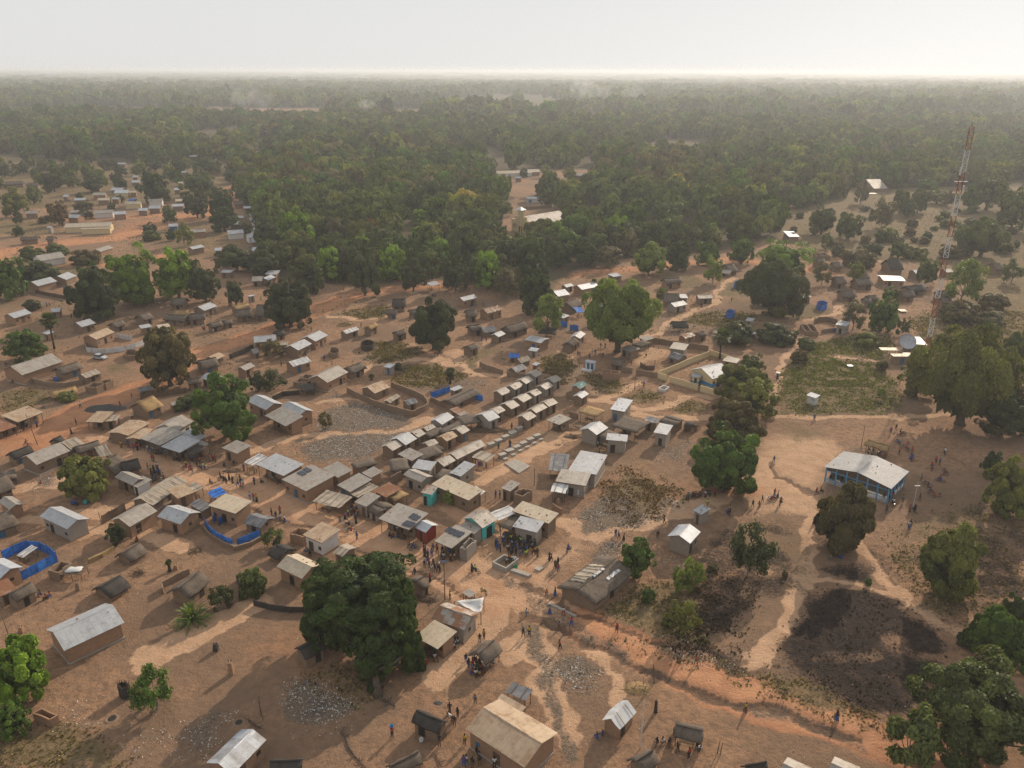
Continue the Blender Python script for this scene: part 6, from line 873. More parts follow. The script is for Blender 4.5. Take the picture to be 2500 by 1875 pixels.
# ---------------------------------------------------------------- the blue-trimmed hall
def hall():
    o = next(t[0] for t in THINGS if t[0].name.startswith('meeting_hall')); L, W_, e, rise, kd, fz = o_info[o.name]
    # ridge runs along local x; the columned front is the gable end at -x
    x0, x1, y0, y1 = -L/2+.45, L/2-.45, -W_/2+.45, W_/2-.45; n = 6
    for i in range(n+1):
        yy = y0+(y1-y0)*i/n; build('column', MB().box(x0-.12, yy-.12, -.2, x0+.12, yy+.12, fz(yy)-.07), 'bluepaint', o)
    for i in range(n):
        a_, b_ = y0+(y1-y0)*i/n+.13, y0+(y1-y0)*(i+1)/n-.13
        if i in (2,): continue
        mb = MB(); k = 8
        for j in range(k): u = a_+(b_-a_)*j/k; mb.box(x0-.05, u, 0, x0+.05, u+(b_-a_)/k*.5, .95)
        bl = build('balustrade', mb, 'whitepaint', o); build('rail', MB().box(x0-.07, a_, .952, x0+.07, b_, 1.05), 'bluepaint', bl)
    # brown gable board with blue edges above the openings
    pts = [(y0, 2.75), (y0, fz(y0)-.08), (0, fz(0)-.08), (y1, fz(y1)-.08), (y1, 2.75)]
    build('gable_board', MB().add([(x0+.02, y, z) for y, z in pts]+[(x0+.10, y, z) for y, z in pts], [(4, 3, 2, 1, 0), (5, 6, 7, 8, 9), (0, 5, 9, 4)]), 'wood', o)
    build('beam', MB().box(x0-.08, y0, 2.6, x0+.14, y1, 2.76), 'bluepaint', o)
    build('wall', MB().box(x1-.15, y0, -.2, x1, y1, 2.9).box(x0+2.2, y1-.15, -.2, x1-.16, y1, 2.9).box(x0+2.2, y0, -.2, x1-.16, y0+.12, 1.0), 'whitewall', o)
    for i in range(6): xx = x0+(x1-x0)*i/5; build('column', MB().box(xx-.1, y0-.1, -.2, xx+.1, y0+.1, fz(y0)-.07), 'bluepaint', o)
    for i in range(1, 5):
        xx = x0+(x1-x0)*i/5; build('window', MB().box(xx+.3, y0-.02, 1.15, xx+1.1, y0+.05, 2.3), 'glass', o)
    build('floor', MB().box(x0, y0, -.2, x1, y1, .08), 'concrete', o); build('fascia', MB().box(-L/2+.02, -W_/2+.0, fz(-W_/2)-.24, L/2-.02, -W_/2+.05, fz(-W_/2)-.055), 'bluepaint', o)
hall()
# ---------------------------------------------------------------- church
def church():
    ax, ay = G('O', 190, 1215, 4); bx, by = G('O', 500, 1160, 4); L = math.hypot(bx-ax, by-ay); ang = math.atan2(by-ay, bx-ax); W_ = 12.0
    cx = (ax+bx)/2-math.sin(ang)*W_/2; cy_ = (ay+by)/2+math.cos(ang)*W_/2; o = empty('church', (cx, cy_, gh(cx, cy_)), ang); x0, x1, y0, y1 = -L/2, L/2, -W_/2, W_/2
    build('wall', MB().add([(x, y, z) for x in (x0, x1) for y, z in ((y0, -.3), (y0, 4.4), (0, 7.6), (y1, 4.4), (y1, -.3))], [(0, 1, 2, 3, 4), (9, 8, 7, 6, 5), (0, 5, 6, 1), (4, 3, 8, 9), (0, 4, 9, 5)]), 'yellowwall', o)
    mb = MB(); slab(mb, lambda u, v: ((u-.5)*(L+.8), -W_/2-.5+v*(W_/2+.5), 4.25+v*3.55), 6, 2, .06); slab(mb, lambda u, v: ((u-.5)*(L+.8), v*(W_/2+.5), 7.8-v*3.55), 6, 2, .06); build('roof', mb, 'zincold', o)
    fx = x0-.6   # stepped facade with a small belfry
    mb = MB(); 
    for ya, yb, hz in ((y0-.3, y0+2.2, 6.2), (y0+2.2, -1.6, 8.0), (-1.6, 1.6, 11.0), (1.6, y1-2.2, 8.0), (y1-2.2, y1+.3, 6.2)): mb.box(fx-.4, ya, -.3, x0-.01, yb, hz)
    build('facade', mb, 'yellowwall', o)
    mb = MB().add([(fx-2.2, -2.2, 11.3), (x0+1.2, -2.2, 11.3), (x0+1.2, 2.2, 11.3), (fx-2.2, 2.2, 11.3), ((fx+x0-1)/2, 0, 12.8)], [(0, 1, 4), (1, 2, 4), (2, 3, 4), (3, 0, 4), (3, 2, 1, 0)]); build('belfry_roof', mb, 'white', o)
    for yy in (-1.3, 1.3):
        for xx in (fx-1.6, x0+.6): build('belfry_post', MB().box(xx-.15, yy-.15, 7 if xx > fx else 0, xx+.15, yy+.15, 11.3), 'yellowwall', o)
    build('door', MB().box(fx-.46, -1, 0, fx-.4, 1, 3.2), 'black', o)
    for yy in (-4.5, -3, 3, 4.5): build('window', MB().box(fx-.45, yy-.35, 2.2, fx-.4, yy+.35, 4.2), 'black', o)
    for i in range(7): xx = x0+3+i*(L-6)/6; build('window', MB().box(xx-.4, y0-.04, 1.6, xx+.4, y0, 3.4), 'black', o)
    reg(o, 'cream church with stepped facade and long white roof among the trees', 'church', full=True)
church()
# ---------------------------------------------------------------- fences and yard walls
def fence(r, pts, h, mat, label, nm='fence', cat='fence', closed=False, th=.06, post=True, wav=.06, lean=0):
    P = [G(r, *p) for p in pts]; P = P+P[:1] if closed else P; cx = sum(p[0] for p in P)/len(P); cy_ = sum(p[1] for p in P)/len(P); o = empty(nm, (cx, cy_, gh(cx, cy_))); rg = quad_noise(int(abs(cx*13+cy_*7))); mb = MB(); pm = MB(); z0 = gh(cx, cy_)
    for a_, b_ in zip(P[:-1], P[1:]):
        d = math.dist(a_, b_); n = max(1, int(d/.8)); ux, uy = (b_[0]-a_[0])/d, (b_[1]-a_[1])/d; off = 0; tops = [h*(1-rg.uniform(0, .10)) for _ in range(n+1)]; offs = [rg.uniform(-wav, wav) for _ in range(n+1)]
        for i in range(n):
            s0, s1 = d*i/n, d*(i+1)/n; p0 = (a_[0]+ux*s0-uy*offs[i], a_[1]+uy*s0+ux*offs[i]); p1 = (a_[0]+ux*s1-uy*offs[i+1], a_[1]+uy*s1+ux*offs[i+1]); w2 = th/2; L_ = []
            for (p, tz) in ((p0, tops[i]), (p1, tops[i+1])):
                for sg in (-1, 1): L_.append((p[0]-uy*w2*sg-cx, p[1]+ux*w2*sg-cy_, -.25)); L_.append((p[0]-uy*w2*sg-cx, p[1]+ux*w2*sg-cy_, tz))
            mb.add(L_, [(0, 4, 5, 1), (2, 3, 7, 6), (1, 5, 7, 3), (0, 2, 6, 4)]+([(0, 1, 3, 2)] if i == 0 else [])+([(4, 6, 7, 5)] if i == n-1 else []))
            if post and i % 2 == 0: pm.tube([(p0[0]-cx, p0[1]-cy_, -.3), (p0[0]-cx+rg.uniform(-.06, .06), p0[1]-cy_, h*1.12)], .045, 5)
    build('panel' if post else 'wall', mb, mat, o)
    if post: s = build('posts', pm, 'wood', o); s['kind'] = 'stuff'
    reg(o, label, cat, 'fences and yard walls', full=True); return o
fence('E', [(30, 1270), (120, 1222), (240, 1178), (350, 1190), (440, 1238), (488, 1285), (400, 1330), (330, 1372), (190, 1440), (180, 1400)], 1.8, 'bluetarp', 'tall blue plastic fence ringing the yard at the left edge')
fence('E', [(1725, 965), (1770, 1040), (1830, 1095), (1900, 1130), (1965, 1160)], 1.6, 'bluetarp', 'blue plastic sheet along the near left side of the fenced yard'); fence('E', [(2010, 1150), (2100, 1110), (2195, 1065)], 1.4, 'bluetarp', 'blue plastic sheet closing the right side of the fenced yard')
fence('E', [(1715, 1010), (1790, 1085), (1880, 1140), (1990, 1185), (2120, 1150), (2212, 1095)], .8, 'mud', 'knee-high mud wall around the blue-fenced yard', 'yard_wall', 'wall', th=.3, post=False)
fence('E', [(1850, 985), (1890, 940), (1830, 925), (1800, 960)], 1.5, 'bluetarp', 'blue washing screen inside the fenced yard')
fence('E', [(865, 970), (960, 915), (1065, 855)], 1.7, 'wood', 'brown stick fence behind the plain grey-roofed brick house', th=.1); fence('E', [(750, 1295), (860, 1245), (965, 1185)], .8, 'straw', 'low straw hedge beside the tent-shaped hut', th=.5, post=False)
fence('E', [(1380, 1560), (1370, 1510), (1430, 1475), (1490, 1440), (1600, 1390)], 1.2, 'mud', 'curved mud wall of the yard behind the pandanus', 'yard_wall', 'wall', th=.25, post=False)
fence('I', [(860, 828), (760, 822), (728, 850), (733, 895), (830, 908), (940, 902), (1060, 885), (1150, 860), (1215, 835)], 1.5, 'whitetarp', 'sagging white sheet fence in front of the tan-roofed house'); fence('I', [(975, 775), (1050, 790), (1120, 800)], 1.6, 'whitetarp', 'white sheet panels right behind the tan-roofed house')
fence('I', [(262, 1150), (400, 1185), (560, 1195), (700, 1170), (850, 1110)], 1.3, 'mud', 'low mud wall before the jumbled yard beside the schoolroom', 'yard_wall', 'wall', th=.3, post=False); fence('I', [(1190, 1300), (1400, 1270), (1580, 1240)], 1.5, 'wood', 'grey stick fence under the tall dark mango', th=.1); fence('I', [(300, 400), (420, 425), (580, 455)], 1.4, 'wood', 'dark stick fence below the pair of pale roofs at left', th=.1)
fence('I', [(1940, 960), (2050, 915), (2140, 870)], 1.6, 'darkwood', 'dark paling fence between two small brick houses', th=.1)
ring = lambda cx, cy_, rx, ry: [(cx+rx*math.cos(t*math.pi/7), cy_+ry*math.sin(t*math.pi/7)) for t in range(14)]
fence('I', ring(1110, 940, 60, 30), 1.5, 'mud', 'round roofless mud ring beside the parked car', 'yard_wall', 'wall', True, .2, False); fence('J', ring(960, 865, 55, 28), 1.7, 'darkthatch', 'round dark reed screen on the way to the grassy plot', 'fence', 'fence', True, .12, True); fence('J', ring(680, 925, 45, 28), 1.6, 'mud', 'little round mud washroom behind the brick house', 'yard_wall', 'wall', True, .2, False)
fence('J', [(790, 1240), (870, 1285), (1000, 1345), (1130, 1390), (1240, 1420), (1345, 1445), (1430, 1405), (1475, 1375), (1440, 1310), (1330, 1260), (1160, 1195)], 1.7, 'mud', 'long mud wall enclosing the yard of huts above the white rubbish', 'yard_wall', 'wall', False, .3, False); fence('J', [(1495, 1290), (1570, 1265), (1655, 1235)], 1.7, 'bluetarp', 'blue sheet fence of the thatched compound left of the shop rows'); fence('J', [(1490, 1310), (1580, 1350), (1680, 1395)], 1.2, 'mud', 'short mud wall before the blue sheet compound', 'yard_wall', 'wall', False, .25, False); fence('J', [(1865, 1300), (1930, 1310)], 1.6, 'bluetarp', 'torn blue plastic hanging beside the thatched compound'); fence('J', [(1600, 1350), (1630, 1365)], 1.6, 'bluetarp', 'blue barrel-like plastic screen beside the thatched compound')
fence('J', [(1905, 1020), (1990, 1055), (2100, 1090)], 1.6, 'mud', 'dark yard wall left of the three tarpaulin domes', 'yard_wall', 'wall', False, .3, False); fence('J', [(2135, 1105), (2280, 1120), (2400, 1080), (2395, 1020)], 1.5, 'mud', 'dark yard wall in front of the three tarpaulin domes', 'yard_wall', 'wall', False, .3, False)
fence('J', [(160, 1310), (240, 1270), (390, 1255)], 1.3, 'darkwood', 'stick fence with pink washing beside the silver-blue roof', th=.08); fence('J', [(375, 905), (440, 925)], 1.5, 'bluetarp', 'blue plastic at the foot of the pale-roofed house')
fence('K', [(1695, 940), (1560, 990), (1420, 1050), (1268, 1112)], 1.9, 'yellowwall', 'cream compound wall running from the palm down to the gate', 'compound_wall', 'wall', False, .2, False, 0); fence('K', [(1268, 1122), (1340, 1148)], 1.9, 'yellowwall', 'short cream wall piece left of the dark gate', 'compound_wall', 'wall', False, .2, False, 0); fence('K', [(1362, 1156), (1480, 1190), (1600, 1225)], 1.9, 'yellowwall', 'cream compound wall before the health post', 'compound_wall', 'wall', False, .2, False, 0)
fence('K', [(1622, 1232), (1730, 1265), (1840, 1300)], 1.9, 'yellowwall', 'cream compound wall disappearing under the dark trees', 'compound_wall', 'wall', False, .2, False, 0); fence('K', [(1700, 925), (1790, 950), (1960, 1010), (2100, 1050)], 1.7, 'yellowwall', 'cream back wall of the health post compound', 'compound_wall', 'wall', False, .2, False, 0)
fence('K', [(1190, 812), (1330, 840), (1500, 865), (1690, 890)], 1.8, 'mud', 'brown back wall of the swept courtyard', 'yard_wall', 'wall', False, .25, False); fence('K', [(1260, 1120), (1080, 1090)], 1.7, 'mud', 'brown front wall right of the courtyard entrance', 'yard_wall', 'wall', False, .25, False); fence('K', [(1050, 1080), (960, 1065)], 1.7, 'mud', 'brown front wall left of the courtyard entrance', 'yard_wall', 'wall', False, .25, False)
fence('K', [(1115, 1020), (1160, 1050), (1235, 1050), (1240, 1000)], 1.4, 'wood', 'stick pen with washing lines in the courtyard', th=.08); fence('K', [(400, 665), (500, 690)], 1.9, 'bluetarp', 'left one of two bright blue plastic screens under the spreading tree'); fence('K', [(522, 712), (595, 718)], 1.9, 'bluetarp', 'right one of two bright blue plastic screens under the spreading tree')
fence('K', [(520, 1440), (590, 1465)], 1.5, 'mud', 'brick wall stub beside the straw-covered stall', 'yard_wall', 'wall', False, .2, False); fence('L', [(440, 660), (480, 640), (560, 640), (630, 665)], 1.7, 'mud', 'dark rear wall of the ruined yard by the grey kiosk', 'yard_wall', 'wall', False, .25, False); fence('L', [(500, 740), (560, 730), (600, 725)], 1.3, 'mud', 'broken wall stub before the grey kiosk', 'yard_wall', 'wall', False, .25, False); fence('L', [(600, 728), (645, 722)], 1.3, 'bluetarp', 'small blue sheet pinned by the grey kiosk')
for r, cx, cy_, rx, ry, lb in [('K', 1875, 600, 34, 18, 'blue plastic washroom on the grassy mound'), ('K', 1932, 352, 26, 14, 'blue plastic washroom farther up the footpath'), ('L', 502, 528, 44, 22, 'wide round blue plastic washroom below the flat dark tree')]: fence(r, ring(cx, cy_, rx, ry), 2.0, 'bluetarp', lb, 'washroom_screen', 'screen', True, .05, True)
fence('B', [(0, 270), (150, 310), (300, 330), (480, 330)], 1.1, 'darkthatch', 'dark reed fence running into the shade of the huge mango', 'fence', 'fence', False, .12, True); fence('A', [(2000, 60), (2040, 150), (2020, 240)], 1.2, 'darkthatch', 'reed fence beside the grey-green bush', 'fence', 'fence', False, .12, True)
fence('A', [(300, 1245), (440, 1300), (500, 1260), (375, 1205)], 1.3, 'brick', 'square brick box without a roof, lower left corner', 'yard_wall', 'wall', True, .18, False); fence('Q', [(-60, 1020), (60, 1050), (130, 1070)], 2.5, 'bluepaint', 'pale blue barrier along the road at the right of the wood'); fence('O', [(130, 1080), (250, 1072), (370, 1060)], 2.0, 'mud', 'brown wall in front of the white office', 'compound_wall', 'wall', False, .2, False)
fence('O', [(320, 1005), (390, 1020)], 1.6, 'straw', 'pale fence right of the white office')
fence('G', [(1480, 180), (1560, 195), (1590, 180)], 1.8, 'mud', 'brown wall end right of the ragged yard', 'yard_wall', 'wall', False, .25, False); fence('G', [(370, 840), (455, 890)], 1.3, 'brick', 'curved orange brick wall end below the striped awning', 'yard_wall', 'wall', False, .2, False); fence('F', [(1160, 640), (1250, 590)], 2.0, 'mud', 'stub of mud wall left of the cement shops', 'yard_wall', 'wall', False, .2, False)
# ---------------------------------------------------------------- concrete basin, pads, tables
def block(r, pts, h, th, mat, label, nm, cat, floor=None):
    P = [Vector((*G(r, *p), 0)) for p in pts]; c = sum(P, Vector())/4; o = empty(nm, (c.x, c.y, gh(c.x, c.y))); Q = [p-c for p in P]; I_ = [q*(1-th/max(q.length, .1)) for q in Q]; mb = MB()
    vs = [(q.x, q.y, z) for z in (-.3, h) for q in Q]+[(q.x, q.y, z) for z in (-.3, h) for q in I_]
    mb.add(vs, [f for i in range(4) for j in ((i+1) % 4,) for f in ((i, j, 4+j, 4+i), (8+j, 8+i, 12+i, 12+j), (4+i, 4+j, 12+j, 12+i))]); build('wall', mb, mat, o)
    if floor is not None: build('floor', MB().add([(q.x, q.y, floor) for q in I_]+[(q.x, q.y, -.3) for q in I_], [(0, 1, 2, 3), (7, 6, 5, 4)]), 'mud', o)
    reg(o, label, cat, full=True); return o
BASIN = block('F', [(2010, 1330), (2125, 1385), (2235, 1300), (2110, 1262)], 1.0, .35, 'concrete', 'square concrete water basin with people inside at the crossroads', 'water_basin', 'basin', .15)
def slabthing(r, pts, z0, z1, mat, label, nm, cat):
    P = [Vector((*G(r, *p), 0)) for p in pts]; c = sum(P, Vector())/len(P); o = empty(nm, (c.x, c.y, gh(c.x, c.y))); n = len(P)
    build('slab', MB().add([(p.x-c.x, p.y-c.y, z) for z in (z0, z1) for p in P], [tuple(range(n))[::-1], tuple(range(n, 2*n))]+[(i, (i+1) % n, n+(i+1) % n, n+i) for i in range(n)]), mat, o); reg(o, label, cat, full=True); return o
slabthing('G', [(-30, 460), (95, 545), (190, 485), (70, 425)], -.2, .25, 'concrete', 'bare raised floor slab left over beside the market tables', 'floor_slab', 'slab'); slabthing('G', [(222, 1355), (265, 1375), (300, 1350), (258, 1328)], -.1, .3, 'concrete', 'square concrete slab lying near the basin', 'floor_slab', 'slab'); slabthing('G', [(20, 1375), (170, 1425), (200, 1408), (50, 1355)], -.1, .45, 'concrete', 'long concrete drain channel beside the basin', 'drain_channel', 'drain'); slabthing('C', [(335, 262), (560, 370), (580, 362), (355, 250)], -.1, .25, 'concrete', 'stone kerb along the ditch below the thatched hall', 'kerb', 'kerb')
TAB = [(2000, 285), (2062, 255), (2122, 222), (2182, 192)]
TABG = [(20, 340), (75, 310), (130, 277), (188, 245), (245, 215)]; TABB = [(2090, 375), (2150, 345), (45, 365), (105, 330), (165, 300), (225, 268), (280, 238)]
tt = None
def table(r, x, y, s, label):
    global tt
    X, Y = G(r, x, y, .7)
    if tt is None:
        o = empty('market_table', (0, 0, 0)); build('tabletop', MB().box(-.85, -.55, .66, .85, .55, .78), 'concrete', o); build('base', MB().box(-.7, -.42, -.2, .7, .42, .655), 'concrete', o); tt = o
    else:
        o = tt.copy(); COL.objects.link(o)
        for ch in tt.children: c = ch.copy(); COL.objects.link(c); c.parent = o
    o.location = (X, Y, gh(X, Y)); o.rotation_euler = (0, 0, .65); o.scale = (s, s, 1 if s > .8 else .55); reg(o, label, 'table', 'concrete market tables beside the shop rows', full=True); return o
ORD = ['leftmost', 'second from left', 'third from left', 'fourth from left', 'fifth from left', 'sixth from left', 'seventh from left', 'eighth from left', 'ninth from left', 'tenth from left']
for i, (x, y) in enumerate(TAB): table('F', x, y, 1, f'{ORD[i]} of the square concrete tables along the shop row')
for i, (x, y) in enumerate([(2095, 375), (2150, 340)]): table('F', x, y, 1, f'{ORD[i]} concrete table at the near end of the open double row')
for i, (x, y) in enumerate(TABG): table('G', x, y, 1, f'{ORD[i]} square concrete table in the back line of the open double row')
for i, (x, y) in enumerate([(-20, 400), (45, 365), (105, 330), (165, 300), (225, 268), (280, 238)]): table('G', x, y, .62, f'{ORD[i]} low concrete bench in the near line of the open double row')
for i, (x, y) in enumerate([(40, 185), (95, 150)]): table('G', x, y, 1, f'{ORD[i]} concrete table near the last shop gable')
# ---------------------------------------------------------------- solar panels on roofs
def roofpanels(key, cells, e, tilt=0.0, size=(1.5, .75)):
    for i, (r, x, y) in enumerate(cells):
        hb = next(t[0] for t in THINGS if key in t[1]); L, W_, e0, rise, kd, fz = o_info[hb.name]; z = e0+rise*.6
        for _ in range(3):
            X, Y = G(r, x, y, z); lp = hb.matrix_basis.inverted() @ Vector((X, Y, 0)); z = fz(max(-W_/2, min(W_/2, lp.y)))+.06
        o = empty('solar_panel', (X, Y, gh(X, Y)+z), hb.rotation_euler[2]); sl = math.atan2(rise, W_); o.rotation_euler = (sl, 0, hb.rotation_euler[2])
        build('panel', MB().box(-size[0]/2, -size[1]/2, .02, size[0]/2, size[1]/2, .05), 'panel', o); build('frame', MB().box(-size[0]/2-.03, -size[1]/2-.03, 0, size[0]/2+.03, size[1]/2+.03, .019), 'chrome', o)
        reg(o, f"{ORD[i]} dark solar panel on the {PANELTXT[key]}", 'solar panel', 'solar panels on market roofs', full=True)
PANELTXT = {'two solar panels': 'brick shop with the blue doorway', 'large open market roof': 'large open market roof', 'four solar panels': 'open shop by the crowded junction'}
def hmx():
    bpy.context.view_layer.update()
hmx()
roofpanels('two solar panels', [('F', 405, 535), ('F', 450, 508)], 3, size=(1.8, 1.0)); roofpanels('large open market roof', [('F', 1345, 895), ('F', 1290, 955), ('F', 1325, 965), ('F', 1370, 910)], 3, size=(1.1, 1.3)); roofpanels('four solar panels', [('F', 1640, 1010), ('F', 1675, 1025), ('F', 1710, 1040), ('F', 1745, 1052)], 3, size=(.75, 1.4))
# ---------------------------------------------------------------- mast, dish, lamps, poles
def lattice():
    tx, ty = G('S', 2258, 868); z0 = gh(tx, ty); o = empty('radio_mast', (tx, ty, z0)); n = 11; Ht = 62.0; hs = Ht/n
    for i in range(n):
        mb = MB(); a0, a1 = i*hs, (i+1)*hs; rr = 0.72
        leg = [(rr*math.cos(t), rr*math.sin(t)) for t in (math.pi/2, math.pi*7/6, math.pi*11/6)]
        for x, y in leg: mb.tube([(x, y, a0), (x, y, a1)], .12, 4)
        k = 4
        for j in range(k):
            za, zb = a0+(a1-a0)*j/k, a0+(a1-a0)*(j+1)/k
            for m in range(3):
                (xa, ya), (xb, yb) = leg[m], leg[(m+1) % 3]
                if (j+m) % 2: xa, ya, xb, yb = xb, yb, xa, ya
                mb.tube([(xa, ya, za), (xb, yb, zb)], .06, 3); mb.tube([(xa, ya, za), (xb, yb, za)], .04, 3)
        build('mast_section', mb, 'redpaint' if i % 2 == 0 else 'whitepaint', o)
    gw = MB()
    for t in (math.pi/2, math.pi*7/6, math.pi*11/6):
        for zz, rr in ((18, 24), (38, 24), (58, 30)): gw.tube([(.7*math.cos(t), .7*math.sin(t), zz), (rr*math.cos(t), rr*math.sin(t), .2)], .018, 3)
    build('guy_wires', gw, 'chrome', o)
    build('antenna', MB().box(-.9, -.9, 50.0, -.75, -.2, 52).box(.7, -.9, 46, .85, -.3, 47.4), 'whitepaint', o); build('antenna', MB().tube([(0, .9, 53), (0, .9, 58)], .06, 5), 'whitepaint', o); build('crossarm', MB().box(-1.6, -.08, 48.2, 1.9, .08, 48.35), 'chrome', o)
    build('mast_top', MB().tube([(0, 0, 62), (0, 0, 63.2)], .07, 5).tube([(.5, .3, 61), (.5, .3, 62.6)], .05, 4), 'redpaint', o)
    reg(o, 'tall slim red and white lattice radio mast on the right', 'mast', full=True)
lattice()
def dish():
    x, y = G('L', 1210, 900); o = empty('satellite_dish', (x, y, gh(x, y))); R_ = 2.3; mb = MB(); vs = []; fs = []; nr, na = 5, 28
    for i in range(nr+1):
        for j in range(na): r_ = R_*i/nr; t = 2*math.pi*j/na; vs.append((r_*math.cos(t), r_*math.sin(t), .16*r_*r_))
    for i in range(nr):
        for j in range(na): fs.append((i*na+j, i*na+(j+1) % na, (i+1)*na+(j+1) % na, (i+1)*na+j))
    n = len(vs); mb.add(vs+[(a_, b_, c-.05) for a_, b_, c in vs], fs+[tuple(q+n for q in f[::-1]) for f in fs]+[(nr*na+j, n+nr*na+j, n+nr*na+(j+1) % na, nr*na+(j+1) % na) for j in range(na)])
    d = build('reflector', mb, 'white', o, True); d.location = (0, 0, 3.0); d.rotation_euler = (math.radians(52), 0, math.radians(-12)); f = build('feed_arm', MB().tube([(1.9, 0, .6), (0, 0, 2.0)], .04, 4).tube([(-1.3, 1.4, .6), (0, 0, 2.0)], .04, 4).box(-.12, -.12, 1.9, .12, .12, 2.2), 'chrome', d)
    build('pedestal', MB().tube([(0, .5, -.2), (0, .5, 2.8)], .2, 8), 'chrome', o); reg(o, 'big white satellite dish tilted skyward among pale roofs', 'satellite dish', full=True)
dish()
def pole(r, x, y, h, label, mat='wood', lamp=False, top=None, rad=.07, lean=(0, 0), cat='pole', nm='wooden_pole'):
    X, Y = G(r, x, y); o = empty(nm, (X, Y, gh(X, Y))); build('shaft', MB().tube([(0, 0, -.3), (lean[0]*.5, lean[1]*.5, h*.5), (lean[0], lean[1], h)], [rad*1.3, rad, rad*.8], 6), mat, o)
    if lamp: build('lamp_head', MB().box(-.75, -.14, h-.02, -.05, .14, h+.08), 'whitepaint', o); build('solar_plate', MB().box(-.5, -.35, h+.16, .5, .35, h+.2), 'panel', o)
    if top: build('cross_piece', MB().box(-.5, -.05, h*.86, .5, .05, h*.86+.09), mat, o)
    reg(o, label, cat, full=True); return o
pole('F', 1612, 1600, 6.6, 'tall thin lamp pole at the corner right of the huge mango', 'wood', True, nm='street_lamp', cat='street lamp'); pole('E', 320, 300, 7, 'leaning utility pole beside the red road at left', 'wood', top=True, lean=(-1.2, .2)); pole('J', 772, 575, 6.0, 'slender street lamp standing alone by the pale track', 'chrome', True, nm='street_lamp', cat='street lamp')
pole('H', 1275, 825, 5.2, 'thin pale flagpole right of the hall', 'whitepaint', top=True, rad=.04, nm='flagpole'); pole('H', 835, 330, 5.5, 'bare pole at the left corner of the thatched shelter behind the hall', rad=.05); pole('C', 1120, 1470, 7.0, 'red and white striped pole right of the sheet-covered brick hut', 'whitepaint', rad=.06, nm='striped_pole'); pole('G', 222, 640, 3.6, 'upright post on bare ground left of the striped awning'); pole('K', 1068, 1225, 3.8, 'dark post by the path before the cream wall', 'darkwood')
pole('C', 1235, 930, 3.0, 'crooked stump pole beside the straw heap, lower centre', lean=(-.3, .1)); pole('C', 1245, 1170, 1.9, 'thick short post left of the striped pole', 'darkwood', rad=.2); pole('C', 1765, 1520, 1.8, 'left stick of the pair at the bottom', rad=.05, lean=(.2, .1)); pole('C', 1790, 1535, 1.9, 'right stick of the pair at the bottom', rad=.05, lean=(.15, .1)); pole('E', 860, 968, 2.6, 'forked stick at the near end of the stick fence', rad=.05, lean=(-.2, 0)); pole('A', 70, 510, 3.0, 'thin crooked pole at the left edge above the bright mango', rad=.05, lean=(-.3, .1)); pole('B', 80, 1240, 3.2, 'thin leaning pole left of the ash heap', rad=.045, lean=(-.35, .1)); pole('A', 2200, 1200, 3.0, 'thin pole near the round pit', rad=.045, lean=(.1, 0))
o = pole('S', 1249, 1875, .5, 'short peg at the bottom edge')
# mud pillars on the bare ground
for r, x, y, h, lb in [('A', 1825, 655, 1.5, 'black stump-like pillar with two prongs'), ('A', 1955, 850, 2.5, 'tall orange mud pillar with prongs'), ('A', 185, 495, 1.2, 'stubby clay pillar at far left'), ('A', 665, 140, 1.8, 'grey clay pillar beside the drying rack'), ('E', 1487, 1345, 1.0, 'small pale pillar right of the knee-high palm'), ('G', 1555, 195, 1.6, 'brick pillar right of the ragged yard'), ('G', 425, 800, 1.7, 'brick pillar under the striped awning'), ('C', 1365, 1460, .8, 'small dark stool-like post near the cookhouse')]:
    X, Y = G(r, x, y); o = empty('mud_pillar', (X, Y, gh(X, Y))); build('shaft', MB().box(-.32, -.3, -.3, .32, .3, h*.5).box(-.26, -.24, h*.5, .26, .24, h*.78), 'darkthatch' if 'black' in lb else 'mud' if 'grey' in lb else 'brick', o); build('prong', MB().tube([(-.15, 0, h*.7), (-.2, 0, h)], .05, 4), 'darkwood', o); build('prong', MB().tube([(.15, 0, h*.7), (.17, .05, h*.96)], .05, 4), 'darkwood', o); reg(o, lb, 'pillar', full=True)
# ---------------------------------------------------------------- people
def skinned(name, V, Ed, Rd, root, sub, mat, extra=None):
    me = bpy.data.meshes.new('tmp'); me.from_pydata([tuple(v) for v in V], Ed, []); ob = bpy.data.objects.new('tmp', me); COL.objects.link(ob); ob.modifiers.new('s', 'SKIN')
    for i, r_ in enumerate(Rd): me.skin_vertices[0].data[i].radius = (r_, r_); me.skin_vertices[0].data[i].use_root = (i == root)
    if sub: m = ob.modifiers.new('u', 'SUBSURF'); m.levels = sub; m.render_levels = sub
    dg = bpy.context.evaluated_depsgraph_get(); ev = ob.evaluated_get(dg); out = bpy.data.meshes.new_from_object(ev); bpy.data.objects.remove(ob); bpy.data.meshes.remove(me)
    if extra:
        base = MB(); base.add([tuple(v.co) for v in out.vertices], [tuple(p.vertices) for p in out.polygons]); extra(base); bpy.data.meshes.remove(out); out = bpy.data.meshes.new(name); out.from_pydata(base.v, [], base.f)
    out.name = name; out.materials.clear(); out.materials.append(MATS[mat]); out.polygons.foreach_set('use_smooth', [True]*len(out.polygons)); out.update(); return out
